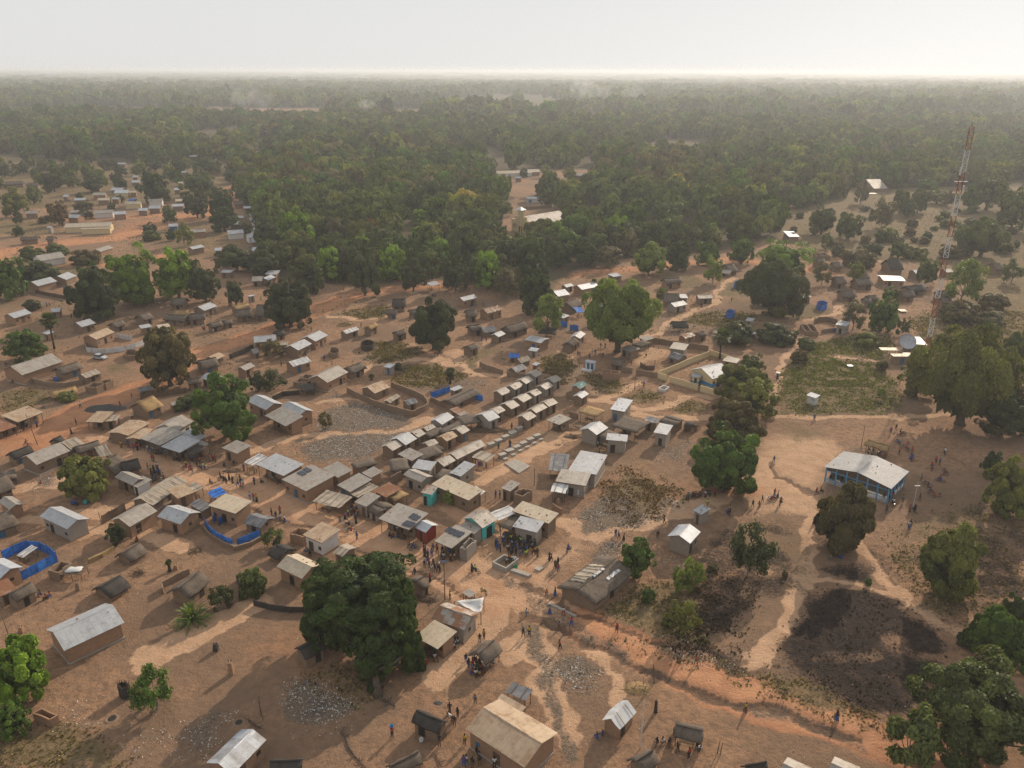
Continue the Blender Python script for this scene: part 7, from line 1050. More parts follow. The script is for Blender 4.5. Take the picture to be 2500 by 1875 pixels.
def pose(kind):
    hip = .90; J = {}
    if kind == 'sit': hip = .30
    if kind == 'ride': hip = .86
    lean = {'stand': 0, 'walk': .04, 'sit': .06, 'bend': .45, 'carry': 0, 'ride': .12}[kind]
    P = Vector((0, 0, hip)); ch = P+Vector((lean*.8, 0, .46-lean*.15)); nk = ch+Vector((lean*.15, 0, .09)); hd = nk+Vector((.02+lean*.2, 0, .13)); tp = hd+Vector((0, 0, .08))
    J['core'] = (P, ch, nk, hd, tp)
    for s, sd in ((1, 'l'), (-1, 'r')):
        hj = P+Vector((0, .10*s, -.03))
        if kind == 'walk': kn, ft = hj+Vector((.16*s, .0, -.40)), hj+Vector((.22*s-.06, 0, -.83))
        elif kind == 'sit': kn, ft = hj+Vector((.40, .06*s, .12)), hj+Vector((.48, .05*s, -.24))
        elif kind == 'ride': kn, ft = hj+Vector((.38, .10*s, -.08)), hj+Vector((.32, .13*s, -.46))
        else: kn, ft = hj+Vector((.02, .02*s, -.42)), hj+Vector((0, .03*s, -.83))
        J['leg'+sd] = (hj, kn, ft, ft+Vector((.14, .02*s, -.03)))
        sh = ch+Vector((0, .18*s, .02))
        if kind == 'carry': el, wr = sh+Vector((.05, .14*s, .20)), sh+Vector((.06, .0, .44))
        elif kind == 'bend': el, wr = sh+Vector((.10, .03*s, -.26)), sh+Vector((.22, .0, -.48))
        elif kind in ('sit', 'ride'): el, wr = sh+Vector((.14, .05*s, -.24)), sh+Vector((.36, .02*s, -.26 if kind == 'sit' else -.12))
        else: w_ = .10*s if kind == 'walk' else .02; el, wr = sh+Vector((-w_, .07*s, -.27)), sh+Vector((-w_*1.3+.06, .09*s, -.50))
        J['arm'+sd] = (sh, el, wr)
    return J
def person_meshes(kind):
    J = pose(kind); V, Ed, Rd = [], [], []
    def chain(pts, rs, start=None):
        prev = start; ids = []
        for p, r_ in zip(pts, rs):
            V.append(p); Rd.append(r_); i = len(V)-1; ids.append(i)
            if prev is not None: Ed.append((prev, i))
            prev = i
        return ids
    P, ch, nk, hd, tp = J['core']; c = chain([P, (P+ch)/2, ch, nk, hd, tp], [.125, .115, .13, .055, .095, .075])
    for sd in 'lr':
        chain(J['leg'+sd], [.085, .06, .04, .03], c[0]); chain(J['arm'+sd], [.055, .04, .027], c[2])
    def fingers(mb):
        for sd, s in (('l', 1), ('r', -1)):
            sh, el, wr = J['arm'+sd]; d = (wr-el).normalized(); sv = Vector((1, 0, 0)) if abs(d.x) < .8 else Vector((0, 0, 1)); pa = wr+d*.05
            mb.tube([wr, pa, wr+d*.095], [.026, .034, .028], 6)
            for q, ln in ((-.024, .066), (-.008, .078), (.008, .072), (.024, .055)): b_ = wr+d*.09+sv*q; mb.tube([b_, b_+d*ln*.55+Vector((.0, -.006*s, 0)), b_+d*ln+Vector((0, -.024*s, 0))], [.0085, .008, .006], 4)
            t0 = wr+d*.035+sv*.028; mb.tube([t0, t0+d*.03+sv*.03, t0+d*.062+sv*.034], [.010, .009, .007], 4)
        mb.tube([hd+Vector((.085, 0, .01)), hd+Vector((.115, 0, -.02))], [.012, .018], 4)
        for s in (1, -1): mb.tube([hd+Vector((-.005, .09*s, .025)), hd+Vector((-.005, .102*s, -.02))], [.016, .014], 4); mb.tube([hd+Vector((.078, .033*s, .022)), hd+Vector((.092, .033*s, .022))], [.011, .011], 4)
        mb.tube([hd+Vector((.083, -.022, -.045)), hd+Vector((.083, .022, -.045))], [.009, .009], 4)
    body = skinned('body', V, Ed, Rd, 0, 1, 'skin', fingers)
    V, Ed, Rd = [], [], []; c = chain([P+Vector((0, 0, -.04)), (P+ch)/2, ch, nk-Vector((0, 0, .045))], [.145, .135, .15, .075])
    for sd in 'lr': sh, el, wr = J['arm'+sd]; chain([sh, (sh+el)/2, sh+(el-sh)*.85], [.075, .062, .058], c[2])
    shirt = skinned('shirt', V, Ed, Rd, 0, 1, 'cloth')
    V, Ed, Rd = [], [], []; c = chain([P], [.14])
    for sd in 'lr': hj, kn, ft, to = J['leg'+sd]; chain([hj, kn, kn+(ft-kn)*.88], [.10, .078, .06], c[0])
    trousers = skinned('trousers', V, Ed, Rd, 0, 1, 'cloth')
    hair = MB(); n = 8; rs = [(.104, -.01), (.112, .03), (.098, .08), (.05, .118), (0.01, .126)]
    vs = [(hd.x-.012+r_*math.cos(2*math.pi*j/n), hd.y+r_*.88*math.sin(2*math.pi*j/n), hd.z+.01+z) for r_, z in rs for j in range(n)]
    hair.add(vs, [(i*n+j, i*n+(j+1) % n, (i+1)*n+(j+1) % n, (i+1)*n+j) for i in range(4) for j in range(n)]); hm = hair.mesh('hair', 'hair', True)
    sk = None
    if kind in ('stand', 'walk', 'carry'):
        n = 10; rs = [(.155, 1.0, P.z+.02), (.18, 1, P.z-.15), (.20, 1, .5), (.24, 1, .16)]; mb = MB(); vs = [(r_*1.0*math.cos(2*math.pi*j/n)*(1+.08*(j % 2)), r_*.9*math.sin(2*math.pi*j/n)*(1+.08*(j % 2)), z) for r_, _, z in rs for j in range(n)]
        mb.add(vs, [(i*n+j, (i+1)*n+j, (i+1)*n+(j+1) % n, i*n+(j+1) % n) for i in range(3) for j in range(n)]); sk = mb.mesh('wrap_skirt', 'cloth', True)
    return body, shirt, trousers, hm, sk
PM = {k: person_meshes(k) for k in ('stand', 'walk', 'sit', 'bend', 'carry', 'ride')}
CC = {'r': (.42, .035, .03), 'b': (.03, .09, .34), 'w': (.62, .62, .62), 'y': (.62, .40, .03), 'k': (.02, .02, .024), 'o': (.62, .17, .02), 'g': (.03, .22, .08), 'p': (.14, .06, .26), 'n': (.17, .09, .05), 'h': (.42, .70, .06), 's': (.20, .21, .23), 'c': (.05, .36, .42)}
CN = {'r': 'red', 'b': 'blue', 'w': 'white', 'y': 'yellow', 'k': 'black', 'o': 'orange', 'g': 'green', 'p': 'purple', 'n': 'brown', 'h': 'lime green', 's': 'grey', 'c': 'turquoise'}
PW = {'stand': 'standing', 'walk': 'walking', 'sit': 'sitting', 'bend': 'bending', 'carry': 'walking with arms raised to a load', 'ride': 'on a motorbike'}
PRG = np.random.default_rng(99); NP = 0
def person(r, x, y, top='k', kd='stand', low=None, rot=None, scale=None, z=None, full=None, xy=None):
    global NP
    NP += 1; X, Y = xy or G(r, x, y); low = low or 'kkbnsnkn'[int(PRG.integers(8))]; sk = kd in ('stand', 'walk', 'carry') and PRG.uniform() < .35
    o = empty('person', (X, Y, (gh(X, Y)) if z is None else z), rot if rot is not None else PRG.uniform(0, 6.28)); s = scale or PRG.uniform(.93, 1.05); o.scale = (s, s, s)
    b, sh, tr, hm, skm = PM[kd]; link('body', b, o); link('shirt', sh, o, CC[top]); link('hair', hm, o)
    if sk: link('wrap_skirt', skm, o, CC[low])
    else: link('trousers', tr, o, CC[low])
    lowt = f"{CN[low]} {'wrap' if sk else 'trousers'}" if top != low else ('wrap' if sk else 'trousers')
    if kd == 'ride': base = f"rider in {CN[top]} on a motorbike"
    elif top == low: base = f"{PW[kd]} person dressed all in {CN[top]}"
    else: base = f"{PW[kd]} person, {CN[top]} top, {lowt}"
    reg(o, full or base, 'person', 'people out in the village', full=bool(full)); return o
pc = person('B', 1168, 1385, 'r', 'carry', 'k', rot=-2, full='person in red carrying a blue basin on the head, alone on sand'); X, Y = G('B', 1168, 1385)
o = empty('basin', (X, Y, gh(X, Y)+1.68)); mb = MB(); n = 14; rs = [(.16, 0), (.25, .2), (.235, .2), (.15, .02)]; vs = [(r_*math.cos(2*math.pi*j/n), r_*math.sin(2*math.pi*j/n), z) for r_, z in rs for j in range(n)]
mb.add(vs, [(i*n+j, i*n+(j+1) % n, (i+1)*n+(j+1) % n, (i+1)*n+j) for i in range(3) for j in range(n)]+[tuple(range(n))[::-1]]); build('bowl', mb, 'cloth', o, True, (.02, .28, .62)); build('rim', MB().tube([(.25*math.cos(2*math.pi*j/n), .25*math.sin(2*math.pi*j/n), .2) for j in range(n+1)], .014, 4), 'cloth', o, False, (.02, .28, .62)); reg(o, 'sky blue basin balanced on a walking person', 'basin', full=True)
PE = {'B': "1655,220,y 1942,550,y 1905,585,k 1790,750,k 1812,795,k 1525,700,g 1527,748,w 1487,70,r 1652,1175,k 1720,1210,k 1670,1248,w,bend 1692,1285,k 1778,1445,y 1867,1100,s 1770,1622,p 1796,1616,w 1880,1510,k,sit 1845,1645,k 2030,1642,w 1700,600,w,sit 1682,632,w,sit 1650,575,b,sit 1722,592,w,sit 1630,620,b,sit 1605,640,r,sit 2025,768,w,sit 1425,705,k,sit 1445,690,g,sit 1480,700,r,sit 1565,1465,k,bend 1905,1630,k",
 'A': "395,215,r,sit 428,195,o,sit 350,185,n,sit", 'D': "628,1242,k",
 'C': "155,350,w,walk 352,342,s,walk 470,352,w,walk,r 435,462,p,walk 535,445,r,walk 918,500,r,walk 130,537,k,walk 180,527,y,walk 438,643,r,walk 325,187,o,walk 398,175,k 1440,760,s,walk 1585,768,r,walk 2003,1172,y,walk 800,1380,b,sit 752,1400,b,sit 1262,1440,k,sit 1300,1440,w,sit 1525,1560,r 1610,1510,w,bend 1600,1455,y 1430,1512,k 1358,1470,k 1410,1340,s,sit 1620,1460,y",
 'E': "1130,352,r 1162,345,r 1250,358,w 1300,440,r,walk 1288,436,n,walk 605,208,k,walk 645,128,b 1250,512,r 1275,532,h 1330,502,w 1320,570,k 1352,562,b 1385,592,s 1300,540,k 1290,590,k 1340,540,k 1575,492,y 1612,512,r 1665,482,k 1625,447,b 1800,432,r 1770,436,n 1895,482,k,sit 1975,465,k,sit 1862,585,k 1890,602,y 1935,592,o 1965,622,k 1912,632,k 2010,652,n,walk 2036,672,r,walk 2030,612,k,walk 2052,655,w 2148,628,p,walk 2110,752,w,walk 2142,772,r 2168,775,y 1772,622,k,sit 1025,322,y 1085,322,b 1210,330,k 350,632,r,sit 470,485,w,sit 232,148,w 316,152,b 195,110,s 205,178,k,sit 930,255,p,sit 1500,400,b 1690,460,r 1820,440,r 1120,68,w,sit 238,352,w,sit 2060,520,b 1160,1110,r,sit",
 'F': "25,778,y 5,632,p 185,912,k 222,930,w 222,880,r 258,937,w 725,942,o 770,925,p 795,898,h 822,892,b 850,905,k 876,900,o 862,960,k 870,1095,b 1140,1072,k,sit 1180,1080,k,sit 1210,1045,w 1225,1085,b,sit 1250,1050,k 1290,1055,w 1270,1095,k,sit 1435,1195,r 1450,1220,b 1440,1240,k 1470,1245,p 1545,1205,r 1512,1195,b 1500,1240,s 1440,1335,k 1465,1305,p 1500,1375,w 1530,1372,k 1552,1362,s 1568,1380,k 1360,1378,k,sit 1660,1282,o 1692,1277,w 1725,1262,r 1765,1245,b 1792,1240,k 1600,1275,w 1580,1280,k 1840,1372,b 2040,745,p 2075,750,b 2065,335,g 2158,312,k 150,890,n 445,1200,w,sit 475,1230,k,sit 1700,1230,k 1745,1225,k 1480,1330,r 1515,1325,n 1590,1215,k 2025,115,o 2175,165,r 60,620,k,sit 110,580,b,sit 180,610,k,sit 330,660,k,sit 830,860,k 865,870,b 1640,1240,b",
 'G': "350,1275,k,walk 366,1284,b,walk 395,1342,k 421,1322,k 405,1357,n 425,1372,r 908,1078,k,walk 935,1093,p,walk 976,1107,n,walk 1262,1092,k,walk 1318,962,n,walk 770,385,r 803,392,y 758,322,w 2065,825,k,walk 2118,832,n,walk 2146,785,k,walk 1745,735,r 1500,770,k,sit 1560,745,k,sit 1600,750,s,sit 1630,740,k,sit 1665,745,w 1700,735,k,sit 1475,795,h,sit 1425,825,w,sit 1682,820,h 1850,885,p,bend 1870,870,y 20,320,k 128,160,b 240,1215,c 250,1245,k",
 'H': "100,442,b,walk 435,972,k,walk 480,962,r 506,955,o 460,690,r,sit 497,692,n,sit 105,730,r 132,745,y 440,95,b,walk 1130,175,k,walk 1085,205,p 1157,380,r 1330,772,k 1187,785,s 1245,862,r 1288,862,k 1238,1005,w,walk 1252,995,k,walk 1465,455,r 1496,470,b 1428,500,r 1022,775,k 1066,778,k 600,612,n 572,612,k 625,1180,k,sit 645,1215,b,sit 690,1200,w,sit 610,1230,k,sit 585,1258,w,sit 660,1250,b,sit 630,1200,n,sit 655,1180,k,sit 1265,372,r 1020,360,r,sit 1165,215,k 1040,410,r 1100,755,r 985,370,w,sit 740,570,k,sit 1225,330,r",
 'J': "60,465,w 905,690,k 1525,935,r 1552,935,n 1925,805,k 1960,812,r 2052,822,k 1935,512,k 1800,510,k,sit 1825,512,b,sit 1845,510,k,sit 1862,508,p,sit 1805,500,s,sit 232,1018,k 590,965,k,sit 600,950,b,sit 485,725,n 1510,428,k,sit 1525,426,p,sit",
 'K': "1146,1192,b,walk 590,935,k 606,940,n 710,915,w 735,920,k 782,862,k 820,862,k 800,945,k 690,950,b 1165,935,k,sit 1886,475,k,walk 1592,460,w 1622,524,r 1635,522,k 1525,445,k 130,1150,b 1040,1010,r",
 'I': "1116,1295,k,walk 1016,1365,k,walk 680,1368,w,walk 1712,705,w 1724,722,r 1702,690,b 1735,715,n 1350,508,w 398,515,b 420,515,k 606,612,k 45,1012,k,sit 112,1155,k,sit 1805,745,w", 'L': "440,1478,b,walk 1070,190,w 300,545,n"}
for r, s_ in PE.items():
    for tok in s_.split():
        q = tok.split(','); person(r, float(q[0]), float(q[1]), q[2], q[3] if len(q) > 3 else ('stand' if PRG.uniform() < .7 else 'walk'), q[4] if len(q) > 4 else None)
def crowd(r, pts, n, cols, kd=('stand',), seed=1):
    P = PL(r, pts); rg = quad_noise(seed); out = []; lo, hi = P.min(0), P.max(0)
    while len(out) < n:
        c = rg.uniform(lo, hi)
        if inside(P, np.array([c[0]]), np.array([c[1]]))[0] and all(math.dist(c, q) > .45 for q in out): out.append(tuple(c))
    for c in out: person(r, 0, 0, cols[int(rg.integers(len(cols)))], kd[int(rg.integers(len(kd)))], xy=c)
crowd('G', [(-110, 1170), (-20, 1080), (120, 1110), (245, 1150), (260, 1210), (200, 1250), (60, 1260), (-60, 1230)], 46, 'kkbwkbskrbyhko', seed=3); crowd('B', [(1830, 800), (1880, 790), (1960, 840), (1950, 875), (1850, 860)], 11, 'rrkngyw', ('sit', 'stand'), 4)
crowd('B', [(1860, 740), (1930, 770), (1960, 800), (1900, 800)], 5, 'kbkr', ('sit',), 5); crowd('F', [(2110, 1310), (2170, 1330), (2210, 1300), (2130, 1285)], 4, 'okwn', ('stand', 'bend'), 6); crowd('E', [(1270, 510), (1360, 530), (1330, 600), (1280, 560)], 6, 'kbksp', ('stand',), 7); crowd('H', [(560, 560), (640, 590), (760, 640), (700, 650)], 5, 'knbk', ('sit', 'stand'), 8); crowd('E', [(1000, 290), (1500, 400), (1500, 420), (1000, 330)], 7, 'kbkrsn', ('sit', 'stand'), 9)
# MOTO
def wheelmb(r_, w_, n=14):
    mb = MB(); prof = [(r_-.045, -w_), (r_, -w_*.5), (r_, w_*.5), (r_-.045, w_)]; vs = [(a_*math.cos(2*math.pi*j/n), y, a_*math.sin(2*math.pi*j/n)) for j in range(n) for a_, y in prof]; fs = []
    for j in range(n):
        k = (j+1) % n
        for i in range(4): fs.append((j*4+i, j*4+(i+1) % 4, k*4+(i+1) % 4, k*4+i))
    return mb.add(vs, fs)
WM = wheelmb(.30, .05).mesh('wheel', 'rubber', True); RM = MB()
for j in range(6): t = math.pi*j/3; RM.tube([(0, 0, 0), (.255*math.cos(t), 0, .255*math.sin(t))], .012, 3)
RM.tube([(0, -.05, 0), (0, .05, 0)], .04, 6); RM = RM.mesh('rim', 'chrome')
BODYM = MB().tube([(.32, 0, .72), (.18, 0, .80), (-.05, 0, .74)], [.09, .14, .08], 8).box(-.12, -.11, .30, .22, .11, .58).tube([(-.62, 0, .34), (-.1, 0, .42), (.3, 0, .5)], .03, 4).mesh('body', 'paint', True)
SEATM = MB().box(-.62, -.13, .74, -.02, .13, .83).mesh('seat', 'black'); BARM = MB().tube([(.62, 0, .30), (.42, 0, .92)], .03, 5).tube([(.38, -.34, 1.0), (.44, 0, .95), (.38, .34, 1.0)], .018, 4).tube([(.5, 0, .82), (.58, 0, .82)], [.08, .06], 8).mesh('fork', 'chrome')
REARM = MB().box(-.95, -.12, .70, -.60, .12, .73).tube([(-.5, .14, .3), (-.9, .15, .38)], .04, 6).mesh('rack', 'chrome')
MOTON = 0
def moto(r, x, y, col='r', rot=None, rider=None):
    global MOTON
    MOTON += 1; X, Y = G(r, x, y); rot = rot if rot is not None else PRG.uniform(0, 6.28); o = empty('motorbike', (X, Y, gh(X, Y)), rot)
    link('body', BODYM, o, CC[col]); link('seat', SEATM, o); link('fork', BARM, o); link('rack', REARM, o)
    for xx in (.64, -.6): w_ = link('wheel', WM, o); w_.location = (xx, 0, .30); link('rim', RM, w_)
    reg(o, f"{'parked' if not rider else 'moving'} motorbike with {CN[col]} tank", 'motorbike', 'motorbikes in the village')
    if rider:
        p = person(r, x, y, rider, 'ride', rot=rot); p.location.x -= .30*math.cos(rot); p.location.y -= .30*math.sin(rot)
for t in [('H', 1185, 215), ('H', 1205, 335), ('H', 1230, 350), ('H', 1268, 420), ('H', 1345, 585, 'k'), ('H', 1500, 590), ('H', 1530, 560), ('H', 1548, 540), ('H', 1505, 610, 'b'), ('H', 1410, 665), ('H', 1395, 640, 'k'), ('H', 1438, 712), ('H', 1480, 738, 'o'), ('H', 1540, 372, 'k', 1.2, 'w'), ('H', 1148, 285, 'b'), ('H', 1440, 510), ('H', 905, 345), ('H', 940, 355, 'k'), ('H', 1000, 395), ('H', 1105, 805, 'k', 1.3, 'w'), ('H', 1050, 868, 'k', 1.0, 'k'), ('H', 75, 765, 'r', .3), ('H', 100, 758, 'k', .3), ('H', 157, 800, 'k', 1.0, 'n'), ('H', 1285, 858, 'k', 1.5), ('H', 1255, 430, 'b', 1.4, 'b'),
    ('G', 512, 1195, 'b', 1.0, 'b'), ('F', 800, 985, 'k', .2, 'w'), ('F', 820, 1032, 'r', .1, 'y'), ('F', 1335, 1165, 'k', .2), ('F', 1355, 1185, 'b', .4, 'b'), ('F', 1872, 1378, 'k', -.6, 'h'), ('F', 1940, 1555, 'y', 2.2), ('E', 1575, 505, 'r', .5), ('E', 1612, 520), ('E', 1700, 510, 'b', .2, 'b'), ('E', 1725, 505, 'k', .2, 'h'), ('E', 1310, 595, 'k'), ('E', 1325, 610, 'k'), ('E', 1872, 592, 'k'), ('E', 235, 310, 'r', .2, 'k'), ('E', 1490, 435, 'k'), ('E', 1510, 425, 'r'), ('E', 945, 265, 'b'), ('G', 1520, 740, 'k'), ('G', 1580, 742), ('G', 1610, 735, 'k'), ('G', 1690, 725, 'k'), ('G', 1855, 890, 'p'), ('G', 1905, 690, 'k'), ('F', 1595, 1282, 'k'), ('J', 1515, 430, 'r')]: moto(*t)
def car():
    X, Y = G('I', 845, 955); a_ = G('I', 790, 950); b_ = G('I', 900, 965); o = empty('parked_car', (X, Y, gh(X, Y)), math.atan2(b_[1]-a_[1], b_[0]-a_[0]))
    pr = [(-2.05, .35), (-2.1, .75), (-1.75, .92), (-1.1, .96), (1.0, .92), (1.9, .78), (2.05, .55), (2.0, .32)]; mb = MB(); n = len(pr); mb.add([(x, y, z) for y in (-.82, .82) for x, z in pr], [tuple(range(n)), tuple(range(2*n-1, n-1, -1))]+[((i+1) % n, i, n+i, n+(i+1) % n) for i in range(n)]); build('body', mb, 'white', o)
    mb = MB().add([(-1.5, -.76, .96), (.95, -.76, .93), (.95, .76, .93), (-1.5, .76, .96), (-1.15, -.62, 1.38), (.25, -.62, 1.40), (.25, .62, 1.40), (-1.15, .62, 1.38)], [(0, 1, 5, 4), (1, 2, 6, 5), (2, 3, 7, 6), (3, 0, 4, 7)]); build('window', mb, 'glass', o); build('roof', MB().box(-1.17, -.64, 1.385, .27, .64, 1.43), 'white', o)
    for x in (-1.3, 1.3):
        for y in (-.82, .82): w_ = link('wheel', WM, o); w_.location = (x, y, .31); w_.scale = (1.04, 1.8, 1.04)
    for y in (-.6, .6): build('headlight', MB().box(2.0, y-.15, .58, 2.07, y+.15, .72), 'chrome', o)
    build('bonnet', MB().add([(.98, -.78, .925), (1.85, -.75, .79), (1.85, .75, .79), (.98, .78, .925), (.98, -.78, .945), (1.85, -.75, .81), (1.85, .75, .81), (.98, .78, .945)], [(4, 5, 6, 7), (0, 1, 5, 4), (1, 2, 6, 5), (2, 3, 7, 6), (3, 0, 4, 7)]), 'white', o); reg(o, 'old white car parked in front of the white sheet fence', 'car', full=True)
car()
# people past the three hundred nearest become one far crowd
hmx(); PP = sorted([t for t in THINGS if t[0].name.split('.')[0] == 'person'], key=lambda t: t[0].location.length_squared)
extra_ = PP[300:]; far_v, far_f, far_c, nb_ = [], [], [], 0
for t in extra_:
    for ch in t[0].children:
        me = ch.data; co = np.empty(len(me.vertices)*3, np.float32); me.vertices.foreach_get('co', co); co = co.reshape(-1, 3); M_ = np.array(ch.matrix_world); co = co @ M_[:3, :3].T+M_[:3, 3]
        for p in me.polygons:
            if len(p.vertices) == 4: far_f.append([v+nb_ for v in p.vertices]); far_c.append((.05, .03, .02) if ch.name.startswith(('body', 'hair')) else tuple(ch.color[:3]))
        far_v.append(co); nb_ += len(co)
    THINGS.remove(t)
    for ch in list(t[0].children): bpy.data.objects.remove(ch)
    bpy.data.objects.remove(t[0])
# ---------------------------------------------------------------- things lying about
def heap(r, x, y, rx, ry, h, mat, label, nm, cat, piece=None, n=0, seed=1):
    X, Y = G(r, x, y); o = empty(nm, (X, Y, gh(X, Y))); rg = quad_noise(seed); mb = MB(); m = 14; K = 4; vs = [(0, 0, h)]
    for i in range(1, K+1):
        for j in range(m): f = i/K; q = 1+rg.uniform(-.15, .15); vs.append((rx*f*q*math.cos(2*math.pi*j/m), ry*f*q*math.sin(2*math.pi*j/m), h*(1-f*f)*(1+rg.uniform(-.2, .2))-.05*f))
    fs = [(0, 1+j, 1+(j+1) % m) for j in range(m)]+[(1+i*m+j, 1+(i+1)*m+j, 1+(i+1)*m+(j+1) % m, 1+i*m+(j+1) % m) for i in range(K-1) for j in range(m)]; mb.add(vs, fs); build('mound', mb, mat, o, True)
    if n:
        mb = MB()
        for _ in range(n):
            t = rg.uniform(0, 6.28); q = math.sqrt(rg.uniform()); x_, y_ = rx*q*math.cos(t), ry*q*math.sin(t); z = h*(1-q*q); a_ = rg.uniform(0, 3.14)
            if piece == 'stick': L = rg.uniform(.4, 1.1); mb.tube([(x_-L*math.cos(a_), y_-L*math.sin(a_), z+.03), (x_+L*math.cos(a_), y_+L*math.sin(a_), z+rg.uniform(.0, .25))], .035, 4)
            else: s = .13; mb.box(x_-s, y_-s*.6, z-.05, x_+s, y_+s*.6, z+.1)
        s = build('pieces', mb, 'wood' if piece == 'stick' else 'brick', o); s['kind'] = 'stuff'
    reg(o, label, cat, full=True)
heap('I', 885, 1375, 5.0, 2.6, .9, 'ash', 'long black charcoal heap on the edge of the red road', 'charcoal_heap', 'heap'); heap('J', 775, 668, 2.6, 1.6, 1.0, 'straw', 'orange-yellow straw stack beside the pale track', 'straw_stack', 'heap', 'stick', 20, 2); heap('K', 520, 1540, 2.4, 1.6, .5, 'mud', 'heap of loose red bricks beside the open porch', 'brick_heap', 'heap', 'brick', 90, 3); heap('E', 1172, 1380, .9, .8, .25, 'wood', 'pile of firewood sticks on open sand', 'firewood_pile', 'pile', 'stick', 24, 4)
heap('B', 1475, 210, 2.2, 1.2, .4, 'wood', 'stack of long logs next to the grey thatched stall', 'log_stack', 'pile', 'stick', 26, 5); heap('E', 1960, 520, 2.0, .9, .25, 'wood', 'poles laid out on the market ground', 'pole_stack', 'pile', 'stick', 16, 6); heap('G', 780, 460, 1.2, .8, .3, 'mud', 'small brushwood heap behind the patched-roof store', 'brush_heap', 'pile', 'stick', 20, 7); heap('E', 1650, 1190, 1.1, .8, .2, 'straw', 'scatter of pale brushwood below the blue-fenced yard', 'brush_heap', 'pile', 'stick', 22, 8)
heap('C', 1100, 970, 2.0, 1.3, .35, 'straw', 'low straw heap by the crooked stump pole', 'straw_heap', 'heap', 'stick', 10, 9); heap('F', 1950, 180, 5.5, 1.6, .5, 'wood', 'long heap of brushwood and cuttings behind the market tables', 'brush_heap', 'pile', 'stick', 120, 10); heap('B', 1550, 1090, .7, .5, .12, 'ash', 'small black cooking-fire scar on the sand', 'fire_scar', 'heap'); heap('G', 540, 230, 1.8, 1.1, .35, 'wood', 'brushwood heap left of the cement gable house', 'brush_heap', 'pile', 'stick', 30, 12)
def branches(r, pts, label, nm, rad=.12, seed=1, twigs=8):
    P = [Vector((*G(r, *p), .12)) for p in pts]; c = P[0].copy(); o = empty(nm, (c.x, c.y, gh(c.x, c.y))); rg = quad_noise(seed); mb = MB(); Q = [p-Vector((c.x, c.y, 0)) for p in P]; mb.tube(Q, [rad*(1-.7*i/(len(Q)-1)) for i in range(len(Q))], 6)
    for _ in range(twigs):
        i = int(rg.integers(0, len(Q))); d = Vector((rg.uniform(-1, 1), rg.uniform(-1, 1), rg.uniform(.0, .5)))*rg.uniform(.5, 1.6); mb.tube([Q[i], Q[i]+d*.5+Vector((0, 0, .15)), Q[i]+d], [rad*.45, rad*.3, rad*.12], 4)
    build('limb', mb, 'bark', o); reg(o, label, 'branch', full=True)
branches('B', [(1050, 1040), (1090, 1070), (1140, 1095), (1195, 1130)], 'fallen crooked branch right of the mango trunk', 'fallen_branch', .2, 2, 9); branches('B', [(740, 1340), (780, 1390), (800, 1470), (850, 1540), (900, 1600), (960, 1660)], 'long gnarled roots snaking down the sand at the bottom', 'tree_root', .16, 3, 14); branches('B', [(1530, 1530), (1560, 1600), (1580, 1642)], 'small exposed roots left of the biggest brick house', 'tree_root', .08, 4, 8); branches('C', [(1080, 170), (1050, 220), (1020, 270)], 'bare pole lying in the scrub below the thatched hall', 'fallen_pole', .09, 5, 2); branches('G', [(400, 300), (440, 305), (470, 270)], 'dead brush lying in front of the market tables', 'dead_brush', .07, 6, 16); branches('A', [(2100, 1240), (2150, 1290), (2190, 1310)], 'pale dead branch behind the striped white roof', 'fallen_branch', .12, 7, 14)
def rack():
    X, Y = G('E', 640, 1420); o = empty('drying_rack', (X, Y, gh(X, Y))); 
    for x in (-1.5, 0, 1.5):
        for y in (-1, 1): build('leg', MB().tube([(x, y, -.2), (x+.05, y, 1.35)], .05, 4), 'wood', o)
    build('rack_top', MB().box(-1.7, -1.15, 1.35, 1.7, 1.15, 1.42), 'wood', o); reg(o, 'wooden drying rack on legs beside the roofless mud box', 'rack', full=True)
    mb = MB(); slab(mb, lambda u, v: ((u-.5)*2.4, (v-.5)*1.5, .12+.25*math.sin(math.pi*u)*math.sin(math.pi*v)), 5, 4, .03, .12, quad_noise(4), .06); t = build('tarpaulin', mb, 'whitetarp', None, True); t.location = (X, Y, gh(X, Y)+1.42); reg(t, 'crumpled white sheet heaped on the drying rack', 'tarpaulin', full=True)
rack()
def sheet(r, pts, zs, mat, label, nm='plastic_sheet', sag=.5):
    P = [Vector((*G(r, p[0], p[1], z), z)) for p, z in zip(pts, zs)]; c = sum(P, Vector())/4; o = empty(nm, (c.x, c.y, gh(c.x, c.y))); rg = quad_noise(8); Q = [p-Vector((c.x, c.y, 0)) for p in P]; mb = MB()
    slab(mb, lambda u, v: tuple((Q[0]*(1-u)+Q[1]*u)*(1-v)+(Q[3]*(1-u)+Q[2]*u)*v-Vector((0, 0, sag*math.sin(math.pi*u)*math.sin(math.pi*v)))), 8, 6, .03, .08, rg, .06); build('sheet', mb, mat, o, True)
    pm = MB()
    for q in Q: pm.tube([(q.x, q.y, -.2), (q.x, q.y, q.z)], .05, 4)
    s = build('posts', pm, 'wood', o); s['kind'] = 'stuff'; reg(o, label, 'sheet', full=True)
sheet('B', [(1690, 235), (1860, 320), (1915, 325), (1940, 205)], (2.4, 2.6, 2.3, 2.6), 'whitetarp', 'glaring white plastic sheet slung behind the rust-patched house'); sheet('F', [(1830, 670), (1905, 720), (1950, 690), (1870, 640)], (2.4, 2.4, 2.2, 2.4), 'whitetarp', 'crumpled white plastic at the end of the cream-roofed building')
